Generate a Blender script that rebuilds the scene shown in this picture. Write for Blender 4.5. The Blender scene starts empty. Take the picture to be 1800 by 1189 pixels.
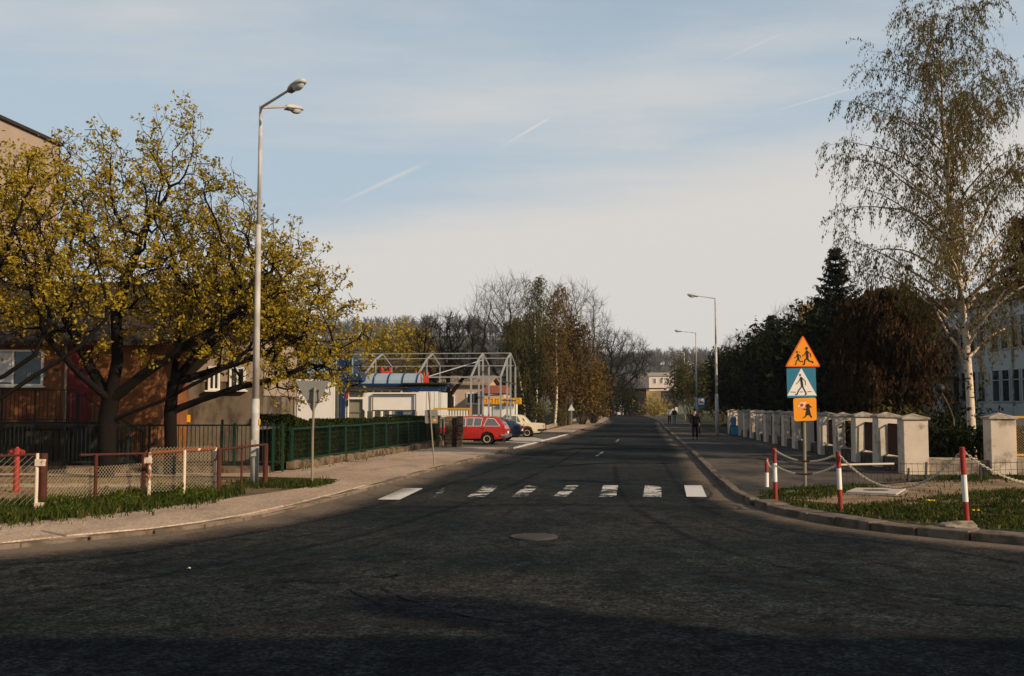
import bpy, bmesh, math, random
import numpy as np
from mathutils import Vector, Matrix, geometry

# ------------------------------------------------------------------ camera, world, sun
scene = bpy.context.scene
COL = scene.collection
R = math.radians
CAM_H = 2.0
PITCH = math.atan(120.0 / 1800.0)
SUN_AZ = 54.0      # degrees right of straight behind the camera
SUN_EL = 25.0

cam_d = bpy.data.cameras.new("camera")
cam_d.sensor_width = 36.0
cam_d.lens = 36.0
cam_d.clip_start = 0.1
cam_d.clip_end = 4000.0
cam = bpy.data.objects.new("camera", cam_d)
cam.location = (0, 0, CAM_H)
cam.rotation_euler = (math.pi / 2 + PITCH, 0, 0)
COL.objects.link(cam)
scene.camera = cam

sun_dir = Vector((math.sin(R(SUN_AZ)) * math.cos(R(SUN_EL)), -math.cos(R(SUN_AZ)) * math.cos(R(SUN_EL)), math.sin(R(SUN_EL))))
sun_d = bpy.data.lights.new("sun", 'SUN')
sun_d.energy = 5.0
sun_d.angle = R(0.5)
sun_d.color = (1.0, 0.79, 0.56)
sun = bpy.data.objects.new("sun", sun_d)
sun.rotation_euler = sun_dir.to_track_quat('Z', 'Y').to_euler()
sun.location = (40, -30, 60)
COL.objects.link(sun)

scene.view_settings.view_transform = 'Standard'
scene.view_settings.look = 'None'
scene.view_settings.exposure = 0.12
scene.view_settings.gamma = 1.0
scene.view_settings.use_curve_mapping = False
scene.cycles.max_bounces = 5
scene.cycles.transparent_max_bounces = 12

world = bpy.data.worlds.new("World")
scene.world = world
world.use_nodes = True


class NT:
    """small node helper"""
    def __init__(s, tree):
        s.t = tree
        s.t.nodes.clear()

    def n(s, typ, **kw):
        nd = s.t.nodes.new(typ)
        ins = kw.pop('ins', {})
        for k, v in kw.items():
            setattr(nd, k, v)
        for k, v in ins.items():
            s.set(nd.inputs[k], v)
        return nd

    def set(s, sock, v):
        if isinstance(v, bpy.types.NodeSocket):
            s.t.links.new(v, sock)
        else:
            sock.default_value = v

    def m(s, op, a, b=None, c=None, clamp=False):
        nd = s.t.nodes.new('ShaderNodeMath')
        nd.operation = op
        nd.use_clamp = clamp
        for i, v in enumerate((a, b, c)):
            if v is not None:
                s.set(nd.inputs[i], v)
        return nd.outputs[0]

    def smooth(s, v, lo, hi):
        nd = s.t.nodes.new('ShaderNodeMapRange')
        nd.interpolation_type = 'SMOOTHSTEP'
        s.set(nd.inputs['Value'], v)
        nd.inputs['From Min'].default_value = lo
        nd.inputs['From Max'].default_value = hi
        return nd.outputs['Result']

    def mix(s, f, a, b):
        nd = s.t.nodes.new('ShaderNodeMix')
        nd.data_type = 'RGBA'
        s.set(nd.inputs[0], f)
        for i, v in ((6, a), (7, b)):
            if isinstance(v, (tuple, list)) and len(v) == 3:
                v = (*v, 1.0)
            s.set(nd.inputs[i], v)
        return nd.outputs[2]

    def noise(s, vec, scale, detail=4, rough=0.55):
        nd = s.t.nodes.new('ShaderNodeTexNoise')
        if vec is not None:
            s.set(nd.inputs['Vector'], vec)
        nd.inputs['Scale'].default_value = scale
        nd.inputs['Detail'].default_value = detail
        nd.inputs['Roughness'].default_value = rough
        return nd.outputs[0]

    def mapping(s, vec, scale=(1, 1, 1), rot=(0, 0, 0), loc=(0, 0, 0)):
        nd = s.t.nodes.new('ShaderNodeMapping')
        s.set(nd.inputs['Vector'], vec)
        nd.inputs['Scale'].default_value = scale
        nd.inputs['Rotation'].default_value = rot
        nd.inputs['Location'].default_value = loc
        return nd.outputs[0]


def pix_dir(px, py):
    cx, cy = (px - 900.0) / 1800.0, -(py - 594.5) / 1800.0
    c, s = math.cos(PITCH), math.sin(PITCH)
    return Vector((cx, c - cy * s, s + cy * c))


def build_world():
    t = NT(world.node_tree)
    out = t.n('ShaderNodeOutputWorld')
    bg = t.n('ShaderNodeBackground')
    sky = t.n('ShaderNodeTexSky', sky_type='NISHITA')
    sky.sun_disc = False
    sky.sun_elevation = R(SUN_EL)
    sky.sun_rotation = R(180.0 - SUN_AZ)
    sky.air_density = 1.0
    sky.dust_density = 0.6
    sky.ozone_density = 1.0
    tc = t.n('ShaderNodeTexCoord')
    sep = t.n('ShaderNodeSeparateXYZ', ins={0: tc.outputs['Generated']})
    z = t.m('MAXIMUM', sep.outputs[2], 0.02)
    px = t.m('DIVIDE', sep.outputs[0], z)
    py = t.m('DIVIDE', sep.outputs[1], z)
    P = t.n('ShaderNodeCombineXYZ', ins={0: px, 1: py, 2: 0.0}).outputs[0]
    # high sheet of cirrus whose edge runs across the view, streaks above it
    n1 = t.noise(t.mapping(P, scale=(0.22, 0.5, 1), rot=(0, 0, R(14))), 1.3, 5, 0.55)
    n2 = t.noise(t.mapping(P, scale=(0.5, 0.95, 1), rot=(0, 0, R(24)), loc=(3, 1, 0)), 0.8, 6, 0.55)
    edge = t.m('ADD', py, t.m('MULTIPLY', px, 0.95))
    edge = t.m('ADD', edge, t.m('MULTIPLY', t.m('SUBTRACT', n1, 0.5), 3.0))
    sheet = t.smooth(edge, 3.9, 5.8)
    streak = t.m('MULTIPLY', t.smooth(n2, 0.44, 0.74), 0.66)
    mask = t.m('MAXIMUM', t.m('MULTIPLY', sheet, 0.92), streak)
    # condensation trails: straight lines on the cloud plane
    for (a, b, w, st) in (((872, 264), (975, 202), 0.011, 0.75), ((580, 366), (745, 288), 0.018, 0.4),
                          ((1240, 120), (1390, 52), 0.010, 0.45), ((1320, 208), (1530, 146), 0.011, 0.45)):
        A, B = pix_dir(*a), pix_dir(*b)
        A = Vector((A.x / A.z, A.y / A.z)); B = Vector((B.x / B.z, B.y / B.z))
        d = (B - A); L = d.length; d.normalize()
        qx = t.m('SUBTRACT', px, A.x); qy = t.m('SUBTRACT', py, A.y)
        al = t.m('ADD', t.m('MULTIPLY', qx, d.x), t.m('MULTIPLY', qy, d.y))
        pe = t.m('ABSOLUTE', t.m('ADD', t.m('MULTIPLY', qx, -d.y), t.m('MULTIPLY', qy, d.x)))
        k = t.m('SUBTRACT', 1.0, t.smooth(pe, 0.0, w * 1.6))
        k = t.m('MULTIPLY', k, t.smooth(al, -L * 0.3, L * 0.7))
        k = t.m('MULTIPLY', k, t.m('SUBTRACT', 1.0, t.smooth(al, L * 0.8, L * 1.1)))
        mask = t.m('MAXIMUM', mask, t.m('MULTIPLY', k, st + 0.12))
    hsv = t.n('ShaderNodeHueSaturation', ins={'Saturation': 0.95, 'Value': SKY_VAL, 'Color': sky.outputs[0]})
    rr = t.m('SQRT', t.m('ADD', t.m('MULTIPLY', px, px), t.m('MULTIPLY', py, py)))
    veil = t.m('MULTIPLY', t.smooth(t.m('ADD', rr, t.m('MULTIPLY', t.m('SUBTRACT', n2, 0.5), 2.2)), 0.0, 3.4), 0.86)
    col = t.mix(veil, hsv.outputs[0], VEIL_COL)
    col = t.mix(mask, col, CLOUD_COL)
    t.set(bg.inputs[0], col)
    bg.inputs[1].default_value = SKY_STR
    t.set(out.inputs[0], bg.outputs[0])


SKY_STR = 0.091
SKY_VAL = 1.0
VEIL_COL = (4.75, 5.75, 6.6)
CLOUD_COL = (7.2, 6.85, 6.4)
build_world()


# ------------------------------------------------------------------ pixel -> place helpers (plan laid out from the photo)
def G(px, py, z=0.0):
    d = pix_dir(px, py)
    t = (z - CAM_H) / d.z
    return Vector((d.x * t, d.y * t, z))


def P(px, py, Y):
    d = pix_dir(px, py)
    t = Y / d.y
    return Vector((d.x * t, Y, CAM_H + d.z * t))


# ------------------------------------------------------------------ mesh helpers
class MB:
    def __init__(s):
        s.v = []
        s.f = []

    def add(s, vs, fs):
        o = len(s.v)
        s.v.extend([tuple(p) for p in vs])
        s.f.extend([tuple(i + o for i in f) for f in fs])
        return s

    def box(s, c, size, rz=0.0, M=None):
        hx, hy, hz = size[0] / 2, size[1] / 2, size[2] / 2
        vs = [Vector((x, y, z)) for z in (-hz, hz) for (x, y) in ((-hx, -hy), (hx, -hy), (hx, hy), (-hx, hy))]
        if M is None:
            M = Matrix.Rotation(rz, 3, 'Z')
        c = Vector(c)
        vs = [M @ p + c for p in vs]
        return s.add(vs, [(3, 2, 1, 0), (4, 5, 6, 7), (0, 1, 5, 4), (1, 2, 6, 5), (2, 3, 7, 6), (3, 0, 4, 7)])

    def bar(s, a, b, w, h=None):
        """rectangular bar from a to b"""
        a, b = Vector(a), Vector(b)
        h = h or w
        d = b - a
        L = d.length
        if L < 1e-6:
            return s
        q = d.to_track_quat('X', 'Z').to_matrix()
        return s.box((a + b) / 2, (L, w, h), M=q)

    def tube(s, pts, r, n=6, cap=True):
        pts = [Vector(p) for p in pts]
        if not isinstance(r, (list, tuple)):
            r = [r] * len(pts)
        vs, fs = [], []
        up = None
        for i, p in enumerate(pts):
            d = (pts[min(i + 1, len(pts) - 1)] - pts[max(i - 1, 0)])
            d.normalize()
            if up is None:
                up = Vector((0, 0, 1)) if abs(d.z) < 0.9 else Vector((1, 0, 0))
            x = d.cross(up)
            if x.length < 1e-4:
                x = d.cross(Vector((0, 1, 0)))
            x.normalize()
            y = x.cross(d)
            for k in range(n):
                a = 2 * math.pi * k / n
                vs.append(p + (x * math.cos(a) + y * math.sin(a)) * r[i])
        for i in range(len(pts) - 1):
            for k in range(n):
                a, b = i * n + k, i * n + (k + 1) % n
                fs.append((a, b, b + n, a + n))
        if cap:
            fs.append(tuple(range(n - 1, -1, -1)))
            fs.append(tuple((len(pts) - 1) * n + k for k in range(n)))
        return s.add(vs, fs)

    def lathe(s, prof, c=(0, 0, 0), n=12, axis='Z'):
        vs, fs = [], []
        for (r, h) in prof:
            for k in range(n):
                a = 2 * math.pi * k / n
                x, y = r * math.cos(a), r * math.sin(a)
                if axis == 'Z':
                    p = (x, y, h)
                elif axis == 'Y':
                    p = (x, h, y)
                else:
                    p = (h, x, y)
                vs.append((p[0] + c[0], p[1] + c[1], p[2] + c[2]))
        for i in range(len(prof) - 1):
            for k in range(n):
                a, b = i * n + k, i * n + (k + 1) % n
                fs.append((a, b, b + n, a + n))
        fs.append(tuple(range(n - 1, -1, -1)))
        fs.append(tuple((len(prof) - 1) * n + k for k in range(n)))
        return s.add(vs, fs)

    def plate(s, poly, y0, y1):
        """polygon in XZ, thickness along Y"""
        n = len(poly)
        vs = [(x, y0, z) for x, z in poly] + [(x, y1, z) for x, z in poly]
        fs = [tuple(range(n)), tuple(range(2 * n - 1, n - 1, -1))]
        fs += [(i, i + n, (i + 1) % n + n, (i + 1) % n) for i in range(n)]
        return s.add(vs, fs)

    def prism(s, poly, z0, z1):
        n = len(poly)
        vs = [(p[0], p[1], z0) for p in poly] + [(p[0], p[1], z1) for p in poly]
        fs = [tuple(range(n - 1, -1, -1)), tuple(range(n, 2 * n))]
        fs += [(i, (i + 1) % n, (i + 1) % n + n, i + n) for i in range(n)]
        return s.add(vs, fs)

    def stroke(s, pts, w, y0, y1):
        """flat stroke in XZ with round-ish ends"""
        for a, b in zip(pts[:-1], pts[1:]):
            d = Vector((b[0] - a[0], b[1] - a[1]))
            if d.length < 1e-6:
                continue
            d.normalize()
            nrm = Vector((-d.y, d.x)) * w / 2
            e = d * w * 0.35
            a2, b2 = Vector(a), Vector(b)
            s.plate([tuple(a2 - nrm * .7 - e), tuple(b2 - nrm * .7 + e), tuple(b2 - nrm), tuple(b2 + nrm), tuple(b2 + nrm * .7 + e), tuple(a2 + nrm * .7 - e), tuple(a2 + nrm), tuple(a2 - nrm)][0:0] or
                    [tuple(a2 - nrm), tuple(b2 - nrm), tuple(b2 - nrm * .5 + e), tuple(b2 + nrm * .5 + e), tuple(b2 + nrm), tuple(a2 + nrm), tuple(a2 + nrm * .5 - e), tuple(a2 - nrm * .5 - e)], y0, y1)
        return s

    def disc(s, c, r, y0, y1, n=14):
        return s.plate([(c[0] + r * math.cos(2 * math.pi * k / n), c[1] + r * math.sin(2 * math.pi * k / n)) for k in range(n)], y0, y1)

    def build(s, name, mat, parent=None, smooth=False, bevel=0.0, tag=None):
        me = bpy.data.meshes.new(name)
        me.from_pydata(s.v, [], s.f)
        bm = bmesh.new()
        bm.from_mesh(me)
        bmesh.ops.recalc_face_normals(bm, faces=bm.faces)
        if bevel > 0:
            bmesh.ops.bevel(bm, geom=[e for e in bm.edges if e.is_manifold and e.calc_face_angle(0) > 0.5], offset=bevel, segments=2, affect='EDGES', profile=0.7)
        bm.to_mesh(me)
        bm.free()
        if smooth:
            me.shade_smooth() if hasattr(me, 'shade_smooth') else None
        me.materials.append(mat)
        return link(name, me, parent)


def link(name, me, parent=None):
    o = bpy.data.objects.new(name, me)
    COL.objects.link(o)
    if parent is not None:
        o.parent = parent
    return o


def np_mesh(name, verts, faces_flat, nper, mat, parent=None, attr=None, smooth=False):
    """fast mesh: verts (N,3), faces (M,nper)"""
    me = bpy.data.meshes.new(name)
    verts = np.asarray(verts, np.float32)
    f = np.asarray(faces_flat, np.int32)
    M = f.shape[0]
    me.vertices.add(len(verts))
    me.vertices.foreach_set('co', verts.ravel())
    me.loops.add(M * nper)
    me.loops.foreach_set('vertex_index', f.ravel())
    me.polygons.add(M)
    me.polygons.foreach_set('loop_start', np.arange(0, M * nper, nper, dtype=np.int32))
    me.polygons.foreach_set('loop_total', np.full(M, nper, np.int32))
    me.polygons.foreach_set('use_smooth', np.full(M, smooth, bool))
    if attr is not None:
        a = me.attributes.new('rnd', 'FLOAT', 'POINT')
        a.data.foreach_set('value', np.asarray(attr, np.float32))
    me.update(calc_edges=True)
    me.materials.append(mat)
    return link(name, me, parent)


def thing(name, label, cat, loc=(0, 0, 0), rz=0.0, group=None):
    o = bpy.data.objects.new(name, None)
    COL.objects.link(o)
    o.location = loc
    o.rotation_euler = (0, 0, rz)
    o.empty_display_size = 0.2
    return tag(o, label, cat, group)


def tag(o, label, cat, group=None):
    o['label'] = label
    o['category'] = cat
    if group:
        o['group'] = group
    return o


def struct(o, kind='structure', label=None, cat=None):
    o['kind'] = kind
    if label:
        o['label'] = label
    if cat:
        o['category'] = cat
    return o


def copy_tree(o, parent=None):
    c = o.copy()
    COL.objects.link(c)
    c.parent = parent
    for ch in list(o.children):
        copy_tree(ch, c)
    return c


def relabel(o, label, group=None):
    o['label'] = label
    if group:
        o['group'] = group
    return o


def catmull(pts, n=6):
    pts = [Vector(p) for p in pts]
    out = []
    for i in range(len(pts) - 1):
        p0, p1, p2, p3 = pts[max(i - 1, 0)], pts[i], pts[i + 1], pts[min(i + 2, len(pts) - 1)]
        d1 = (p2 - p1).length
        for k in range(n):
            t = k / n
            m1 = (p2 - p0) * (d1 / max((p2 - p1).length + (p1 - p0).length, 1e-6))
            m2 = (p3 - p1) * (d1 / max((p3 - p2).length + (p2 - p1).length, 1e-6))
            t2, t3 = t * t, t * t * t
            out.append(p1 * (2 * t3 - 3 * t2 + 1) + m1 * (t3 - 2 * t2 + t) + p2 * (-2 * t3 + 3 * t2) + m2 * (t3 - t2))
    out.append(pts[-1])
    return out


def offset_line(pts, d):
    """offset a 2D polyline to its left by d"""
    out = []
    for i, p in enumerate(pts):
        t = pts[min(i + 1, len(pts) - 1)] - pts[max(i - 1, 0)]
        t = Vector((t.x, t.y)).normalized()
        out.append(Vector((p.x - t.y * d, p.y + t.x * d)))
    return out


def sheet(name, poly, z, mat, parent=None):
    poly = [Vector((p[0], p[1], z)) for p in poly]
    tris = geometry.tessellate_polygon([poly])
    me = bpy.data.meshes.new(name)
    fs = []
    for t in tris:
        a, b, c = (poly[i] for i in t)
        fs.append(t if (b - a).cross(c - a).z > 0 else (t[0], t[2], t[1]))
    me.from_pydata([tuple(p) for p in poly], [], fs)
    me.materials.append(mat)
    return link(name, me, parent)


def ribbon(name, pts, width, z, mat, parent=None, nacross=4):
    """flat strip centred on a polyline; UV v across (0..1), u along in metres"""
    pts = [Vector((p[0], p[1])) for p in pts]
    vs, fs, uv = [], [], []
    s = 0.0
    if not isinstance(width, (list, tuple)):
        width = [width] * len(pts)
    for i, p in enumerate(pts):
        if i:
            s += (pts[i] - pts[i - 1]).length
        t = (pts[min(i + 1, len(pts) - 1)] - pts[max(i - 1, 0)]).normalized()
        nrm = Vector((-t.y, t.x))
        for k in range(nacross + 1):
            q = p + nrm * (k / nacross - 0.5) * width[i]
            vs.append((q.x, q.y, z))
            uv.append((s, k / nacross))
    m = nacross + 1
    for i in range(len(pts) - 1):
        for k in range(nacross):
            fs.append((i * m + k + 1, i * m + k, (i + 1) * m + k, (i + 1) * m + k + 1))
    me = bpy.data.meshes.new(name)
    me.from_pydata(vs, [], fs)
    lay = me.uv_layers.new(name='UVMap')
    for l in me.loops:
        lay.data[l.index].uv = uv[l.vertex_index]
    me.materials.append(mat)
    return link(name, me, parent)


def in_poly(x, y, poly):
    inside = np.zeros(len(x), bool)
    n = len(poly)
    for i in range(n):
        x0, y0 = poly[i][0], poly[i][1]
        x1, y1 = poly[(i + 1) % n][0], poly[(i + 1) % n][1]
        c = ((y0 > y) != (y1 > y)) & (x < (x1 - x0) * (y - y0) / (y1 - y0 + 1e-12) + x0)
        inside ^= c
    return inside


# ------------------------------------------------------------------ materials
MATS = {}


def mat(name, col, rough=0.8, var=0.18, scale=3.0, bump=0.0, bscale=60.0, metal=0.0, col2=None, thr=(0.45, 0.6), stretch=(1, 1, 1), spec=None, clear=0.0):
    """painted / mineral surface: base colour with noise variation, optional second colour in patches, fine bump"""
    if name in MATS:
        return MATS[name]
    m = bpy.data.materials.new(name)
    m.use_nodes = True
    t = NT(m.node_tree)
    out = t.n('ShaderNodeOutputMaterial')
    b = t.n('ShaderNodeBsdfPrincipled')
    tc = t.n('ShaderNodeTexCoord')
    v = t.n('ShaderNodeNewGeometry').outputs['Position']
    if stretch != (1, 1, 1):
        v = t.mapping(v, scale=stretch)
    n1 = t.noise(v, scale, 6, 0.6)
    c = t.mix(n1, tuple(x * (1 - var * 1.6) for x in col), tuple(min(x * (1 + var * 1.6), 0.95) for x in col))
    if col2:
        n2 = t.noise(t.mapping(v, loc=(7.3, 2.1, 4.4)), scale * 0.8, 8, 0.65)
        c = t.mix(t.smooth(n2, thr[0], thr[1]), c, col2)
    t.set(b.inputs['Base Color'], c)
    b.inputs['Roughness'].default_value = rough
    b.inputs['Metallic'].default_value = metal
    b.inputs['Specular IOR Level'].default_value = spec if spec is not None else (0.08 if rough >= .8 else 0.3)
    if clear:
        b.inputs['Coat Weight'].default_value = clear
        b.inputs['Coat Roughness'].default_value = 0.08
    if bump:
        nb = t.noise(v, bscale, 5, 0.6)
        bp = t.n('ShaderNodeBump', ins={'Strength': bump, 'Height': nb, 'Distance': 0.02})
        t.set(b.inputs['Normal'], bp.outputs[0])
    t.set(out.inputs[0], b.outputs[0])
    MATS[name] = m
    return m


def leaf_mat(name, c_lo, c_hi, trans=0.35):
    if name in MATS:
        return MATS[name]
    m = bpy.data.materials.new(name)
    m.use_nodes = True
    t = NT(m.node_tree)
    out = t.n('ShaderNodeOutputMaterial')
    at = t.n('ShaderNodeAttribute', attribute_name='rnd')
    c = t.mix(at.outputs['Fac'], c_lo, c_hi)
    d = t.n('ShaderNodeBsdfDiffuse', ins={'Color': c})
    tr = t.n('ShaderNodeBsdfTranslucent', ins={'Color': c})
    mx = t.n('ShaderNodeMixShader', ins={0: trans, 1: d.outputs[0], 2: tr.outputs[0]})
    t.set(out.inputs[0], mx.outputs[0])
    MATS[name] = m
    return m


def glass_mat(name, col=(0.03, 0.04, 0.05), rough=0.05):
    m = mat(name, col, rough=rough, var=0.05, spec=0.6)
    return m


def asphalt_mat(name, base, light, dark, mott=0.25):
    m = bpy.data.materials.new(name)
    m.use_nodes = True
    t = NT(m.node_tree)
    out = t.n('ShaderNodeOutputMaterial')
    b = t.n('ShaderNodeBsdfPrincipled')
    g = t.n('ShaderNodeNewGeometry')
    v = g.outputs['Position']
    big = t.noise(v, 0.16, 4, 0.55)
    mid = t.noise(t.mapping(v, scale=(1, 0.45, 1), rot=(0, 0, R(-35))), 0.9, 7, 0.65)
    grain = t.noise(v, 55, 3, 0.7)
    agg = t.n('ShaderNodeTexVoronoi', ins={'Vector': v, 'Scale': 85.0}).outputs['Distance']
    c = t.mix(t.smooth(big, 0.35, 0.65), base, light)
    c = t.mix(t.m('MULTIPLY', t.smooth(mid, 0.42, 0.72), 0.8), c, dark)
    gr = t.m('ADD', -0.15, t.m('MULTIPLY', t.m('ADD', grain, t.noise(v, 16, 4, 0.75)), 1.15))
    # single stones of the aggregate, some pale, some dark
    st_ = t.n('ShaderNodeTexVoronoi', ins={'Vector': v, 'Scale': 34.0})
    stc = t.n('ShaderNodeSeparateColor', ins={0: st_.outputs['Color']})
    gr = t.m('MULTIPLY', gr, t.m('ADD', 0.45 if mott > 1 else 0.86, t.m('MULTIPLY', t.m('POWER', stc.outputs[0], 2.0), 1.9 if mott > 1 else 0.5)))
    mul = t.n('ShaderNodeMix', data_type='RGBA', blend_type='MULTIPLY')
    mul.inputs[0].default_value = 1.0
    t.set(mul.inputs[6], c)
    cc = t.n('ShaderNodeCombineColor', ins={0: gr, 1: gr, 2: gr})
    t.set(mul.inputs[7], cc.outputs[0])
    c = mul.outputs[2]
    blot = t.noise(t.mapping(v, scale=(1, 1, 1), loc=(5, 3, 0)), 3.2, 9, 0.78)
    kb = t.m('ADD', 1.0 - mott * .5, t.m('MULTIPLY', t.smooth(blot, 0.30, 0.70), mott))
    cc2 = t.n('ShaderNodeCombineColor', ins={0: kb, 1: kb, 2: kb})
    mul2 = t.n('ShaderNodeMix', data_type='RGBA', blend_type='MULTIPLY')
    mul2.inputs[0].default_value = 1.0
    t.set(mul2.inputs[6], c)
    t.set(mul2.inputs[7], cc2.outputs[0])
    c = mul2.outputs[2]
    # pale worn specks
    sp = t.noise(v, 9.0, 2, 0.5)
    c = t.mix(t.m('MULTIPLY', t.smooth(sp, 0.64, 0.72), 0.6), c, light)
    if mott > 1:      # hairline cracks wandering through the old surface
        wob = t.n('ShaderNodeVectorMath', operation='ADD')
        t.set(wob.inputs[0], v)
        nv = t.n('ShaderNodeTexNoise', ins={'Vector': v, 'Scale': 1.3, 'Detail': 5.0})
        t.set(wob.inputs[1], nv.outputs['Color'])
        vo = t.n('ShaderNodeTexVoronoi', feature='DISTANCE_TO_EDGE', ins={'Vector': wob.outputs[0], 'Scale': 0.42})
        ck = t.m('SUBTRACT', 1.0, t.smooth(vo.outputs['Distance'], 0.0, 0.012))
        ck = t.m('MULTIPLY', ck, t.smooth(t.noise(v, 0.5, 3, 0.6), 0.47, 0.60))
        c = t.mix(t.m('MULTIPLY', ck, 0.85), c, (0.002, 0.003, 0.003))
    t.set(b.inputs['Base Color'], c)
    b.inputs['Roughness'].default_value = 0.95
    b.inputs['Specular IOR Level'].default_value = 0.06
    h = t.m('ADD', t.m('MULTIPLY', agg, 0.8), grain)
    bp = t.n('ShaderNodeBump', ins={'Strength': 0.55, 'Height': h, 'Distance': 0.012})
    t.set(b.inputs['Normal'], bp.outputs[0])
    t.set(out.inputs[0], b.outputs[0])
    return m


def soft_strip_mat(name, col, opacity, nscale=(0.8, 2.5), edge=(0.0, 0.5), thr=(0.3, 0.6), onesided=False, rough=0.9):
    """worn marks lying on a surface: opaque in the middle, fading through noise at the edges"""
    m = bpy.data.materials.new(name)
    m.use_nodes = True
    t = NT(m.node_tree)
    out = t.n('ShaderNodeOutputMaterial')
    b = t.n('ShaderNodeBsdfPrincipled')
    b.inputs['Roughness'].default_value = rough
    b.inputs['Specular IOR Level'].default_value = 0.05
    uv = t.n('ShaderNodeUVMap', uv_map='UVMap').outputs[0]
    sep = t.n('ShaderNodeSeparateXYZ', ins={0: uv})
    vv = sep.outputs[1]
    if onesided:
        e = t.m('SUBTRACT', 1.0, t.smooth(vv, edge[0], edge[1]))
    else:
        e = t.m('SUBTRACT', 1.0, t.smooth(t.m('MULTIPLY', t.m('ABSOLUTE', t.m('SUBTRACT', vv, 0.5)), 2.0), edge[0], edge[1]))
    g = t.n('ShaderNodeNewGeometry').outputs['Position']
    n = t.noise(g, nscale[0], 6, 0.65)
    n2 = t.noise(g, nscale[1] * 8, 4, 0.7)
    k = t.m('ADD', n, t.m('MULTIPLY', t.m('SUBTRACT', n2, 0.5), 0.5))
    a = t.smooth(t.m('ADD', k, t.m('SUBTRACT', e, 1.0)), thr[0] - 0.0, thr[1])
    a = t.m('MULTIPLY', a, opacity)
    gr = t.noise(g, 45, 3, 0.7)
    c = t.mix(gr, tuple(x * 0.6 for x in col), tuple(x * 1.35 for x in col))
    t.set(b.inputs['Base Color'], c)
    t.set(b.inputs['Alpha'], a)
    t.set(out.inputs[0], b.outputs[0])
    return m


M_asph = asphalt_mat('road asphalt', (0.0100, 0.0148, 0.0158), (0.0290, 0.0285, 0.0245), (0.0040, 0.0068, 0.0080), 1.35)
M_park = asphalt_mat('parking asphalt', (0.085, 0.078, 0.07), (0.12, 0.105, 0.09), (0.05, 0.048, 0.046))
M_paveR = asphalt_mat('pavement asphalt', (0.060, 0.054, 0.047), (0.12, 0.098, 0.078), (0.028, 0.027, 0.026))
M_paveL = asphalt_mat('pavement concrete', (0.37, 0.272, 0.192), (0.43, 0.325, 0.235), (0.25, 0.18, 0.125))
M_kerb = mat('kerb concrete', (0.17, 0.135, 0.10), 0.9, 0.25, 3, 0.6, 50, col2=(0.095, 0.072, 0.05))
M_kerbw = mat('kerb white concrete', (0.55, 0.50, 0.43), 0.9, 0.15, 5, 0.4, 50)
M_soil = mat('soil', (0.15, 0.105, 0.065), 0.95, 0.35, 1.2, 0.8, 30, col2=(0.10, 0.075, 0.045))
M_sand = mat('sandy soil', (0.27, 0.185, 0.11), 0.95, 0.25, 2.0, 0.8, 40, col2=(0.17, 0.115, 0.07))
M_turf = mat('turf', (0.022, 0.030, 0.009), 0.95, 0.35, 1.5, 0.7, 30, col2=(0.06, 0.05, 0.025))
M_grass = leaf_mat('grass blades', (0.010, 0.022, 0.004), (0.075, 0.088, 0.020), 0.25)
M_drygrass = leaf_mat('dry grass', (0.10, 0.08, 0.03), (0.22, 0.17, 0.08), 0.3)
M_bark = mat('dark bark', (0.0095, 0.0075, 0.0065), 0.95, 0.3, 9, 0.7, 35)
M_barkgrey = mat('grey twig bark', (0.075, 0.063, 0.053), 0.95, 0.25, 8, 0.0)
M_barkbrown = mat('brown twig bark', (0.06, 0.042, 0.028), 0.95, 0.25, 8, 0.0)
M_birch = mat('birch bark', (0.56, 0.45, 0.33), 0.8, 0.15, 6, 0.3, 40, col2=(0.035, 0.028, 0.024), thr=(0.54, 0.57), stretch=(0.9, 0.9, 1.6))
M_birchtwig = mat('birch twig', (0.14, 0.10, 0.065), 0.9, 0.2, 8)
M_maple = leaf_mat('maple blossom', (0.17, 0.132, 0.015), (0.52, 0.365, 0.040), 0.42)
M_birchleaf = leaf_mat('birch leaf', (0.07, 0.065, 0.018), (0.20, 0.15, 0.045), 0.4)
M_brownleaf = leaf_mat('hanging brown catkins', (0.008, 0.005, 0.003), (0.085, 0.048, 0.024), 0.12)
M_hedge = leaf_mat('hedge leaf', (0.004, 0.008, 0.003), (0.045, 0.058, 0.014), 0.15)
M_needle = leaf_mat('spruce needles', (0.008, 0.012, 0.008), (0.028, 0.034, 0.02), 0.05)
M_olive = leaf_mat('olive leaf', (0.03, 0.032, 0.010), (0.14, 0.12, 0.035), 0.3)
M_gold = leaf_mat('golden leaf', (0.09, 0.06, 0.015), (0.25, 0.16, 0.04), 0.35)
M_brownbush = leaf_mat('russet leaf', (0.035, 0.022, 0.010), (0.13, 0.085, 0.03), 0.25)
M_yellowbush = leaf_mat('forsythia', (0.16, 0.14, 0.05), (0.45, 0.33, 0.06), 0.3)
M_darkleaf = leaf_mat('evergreen leaf', (0.006, 0.009, 0.005), (0.025, 0.030, 0.012), 0.1)

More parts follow.
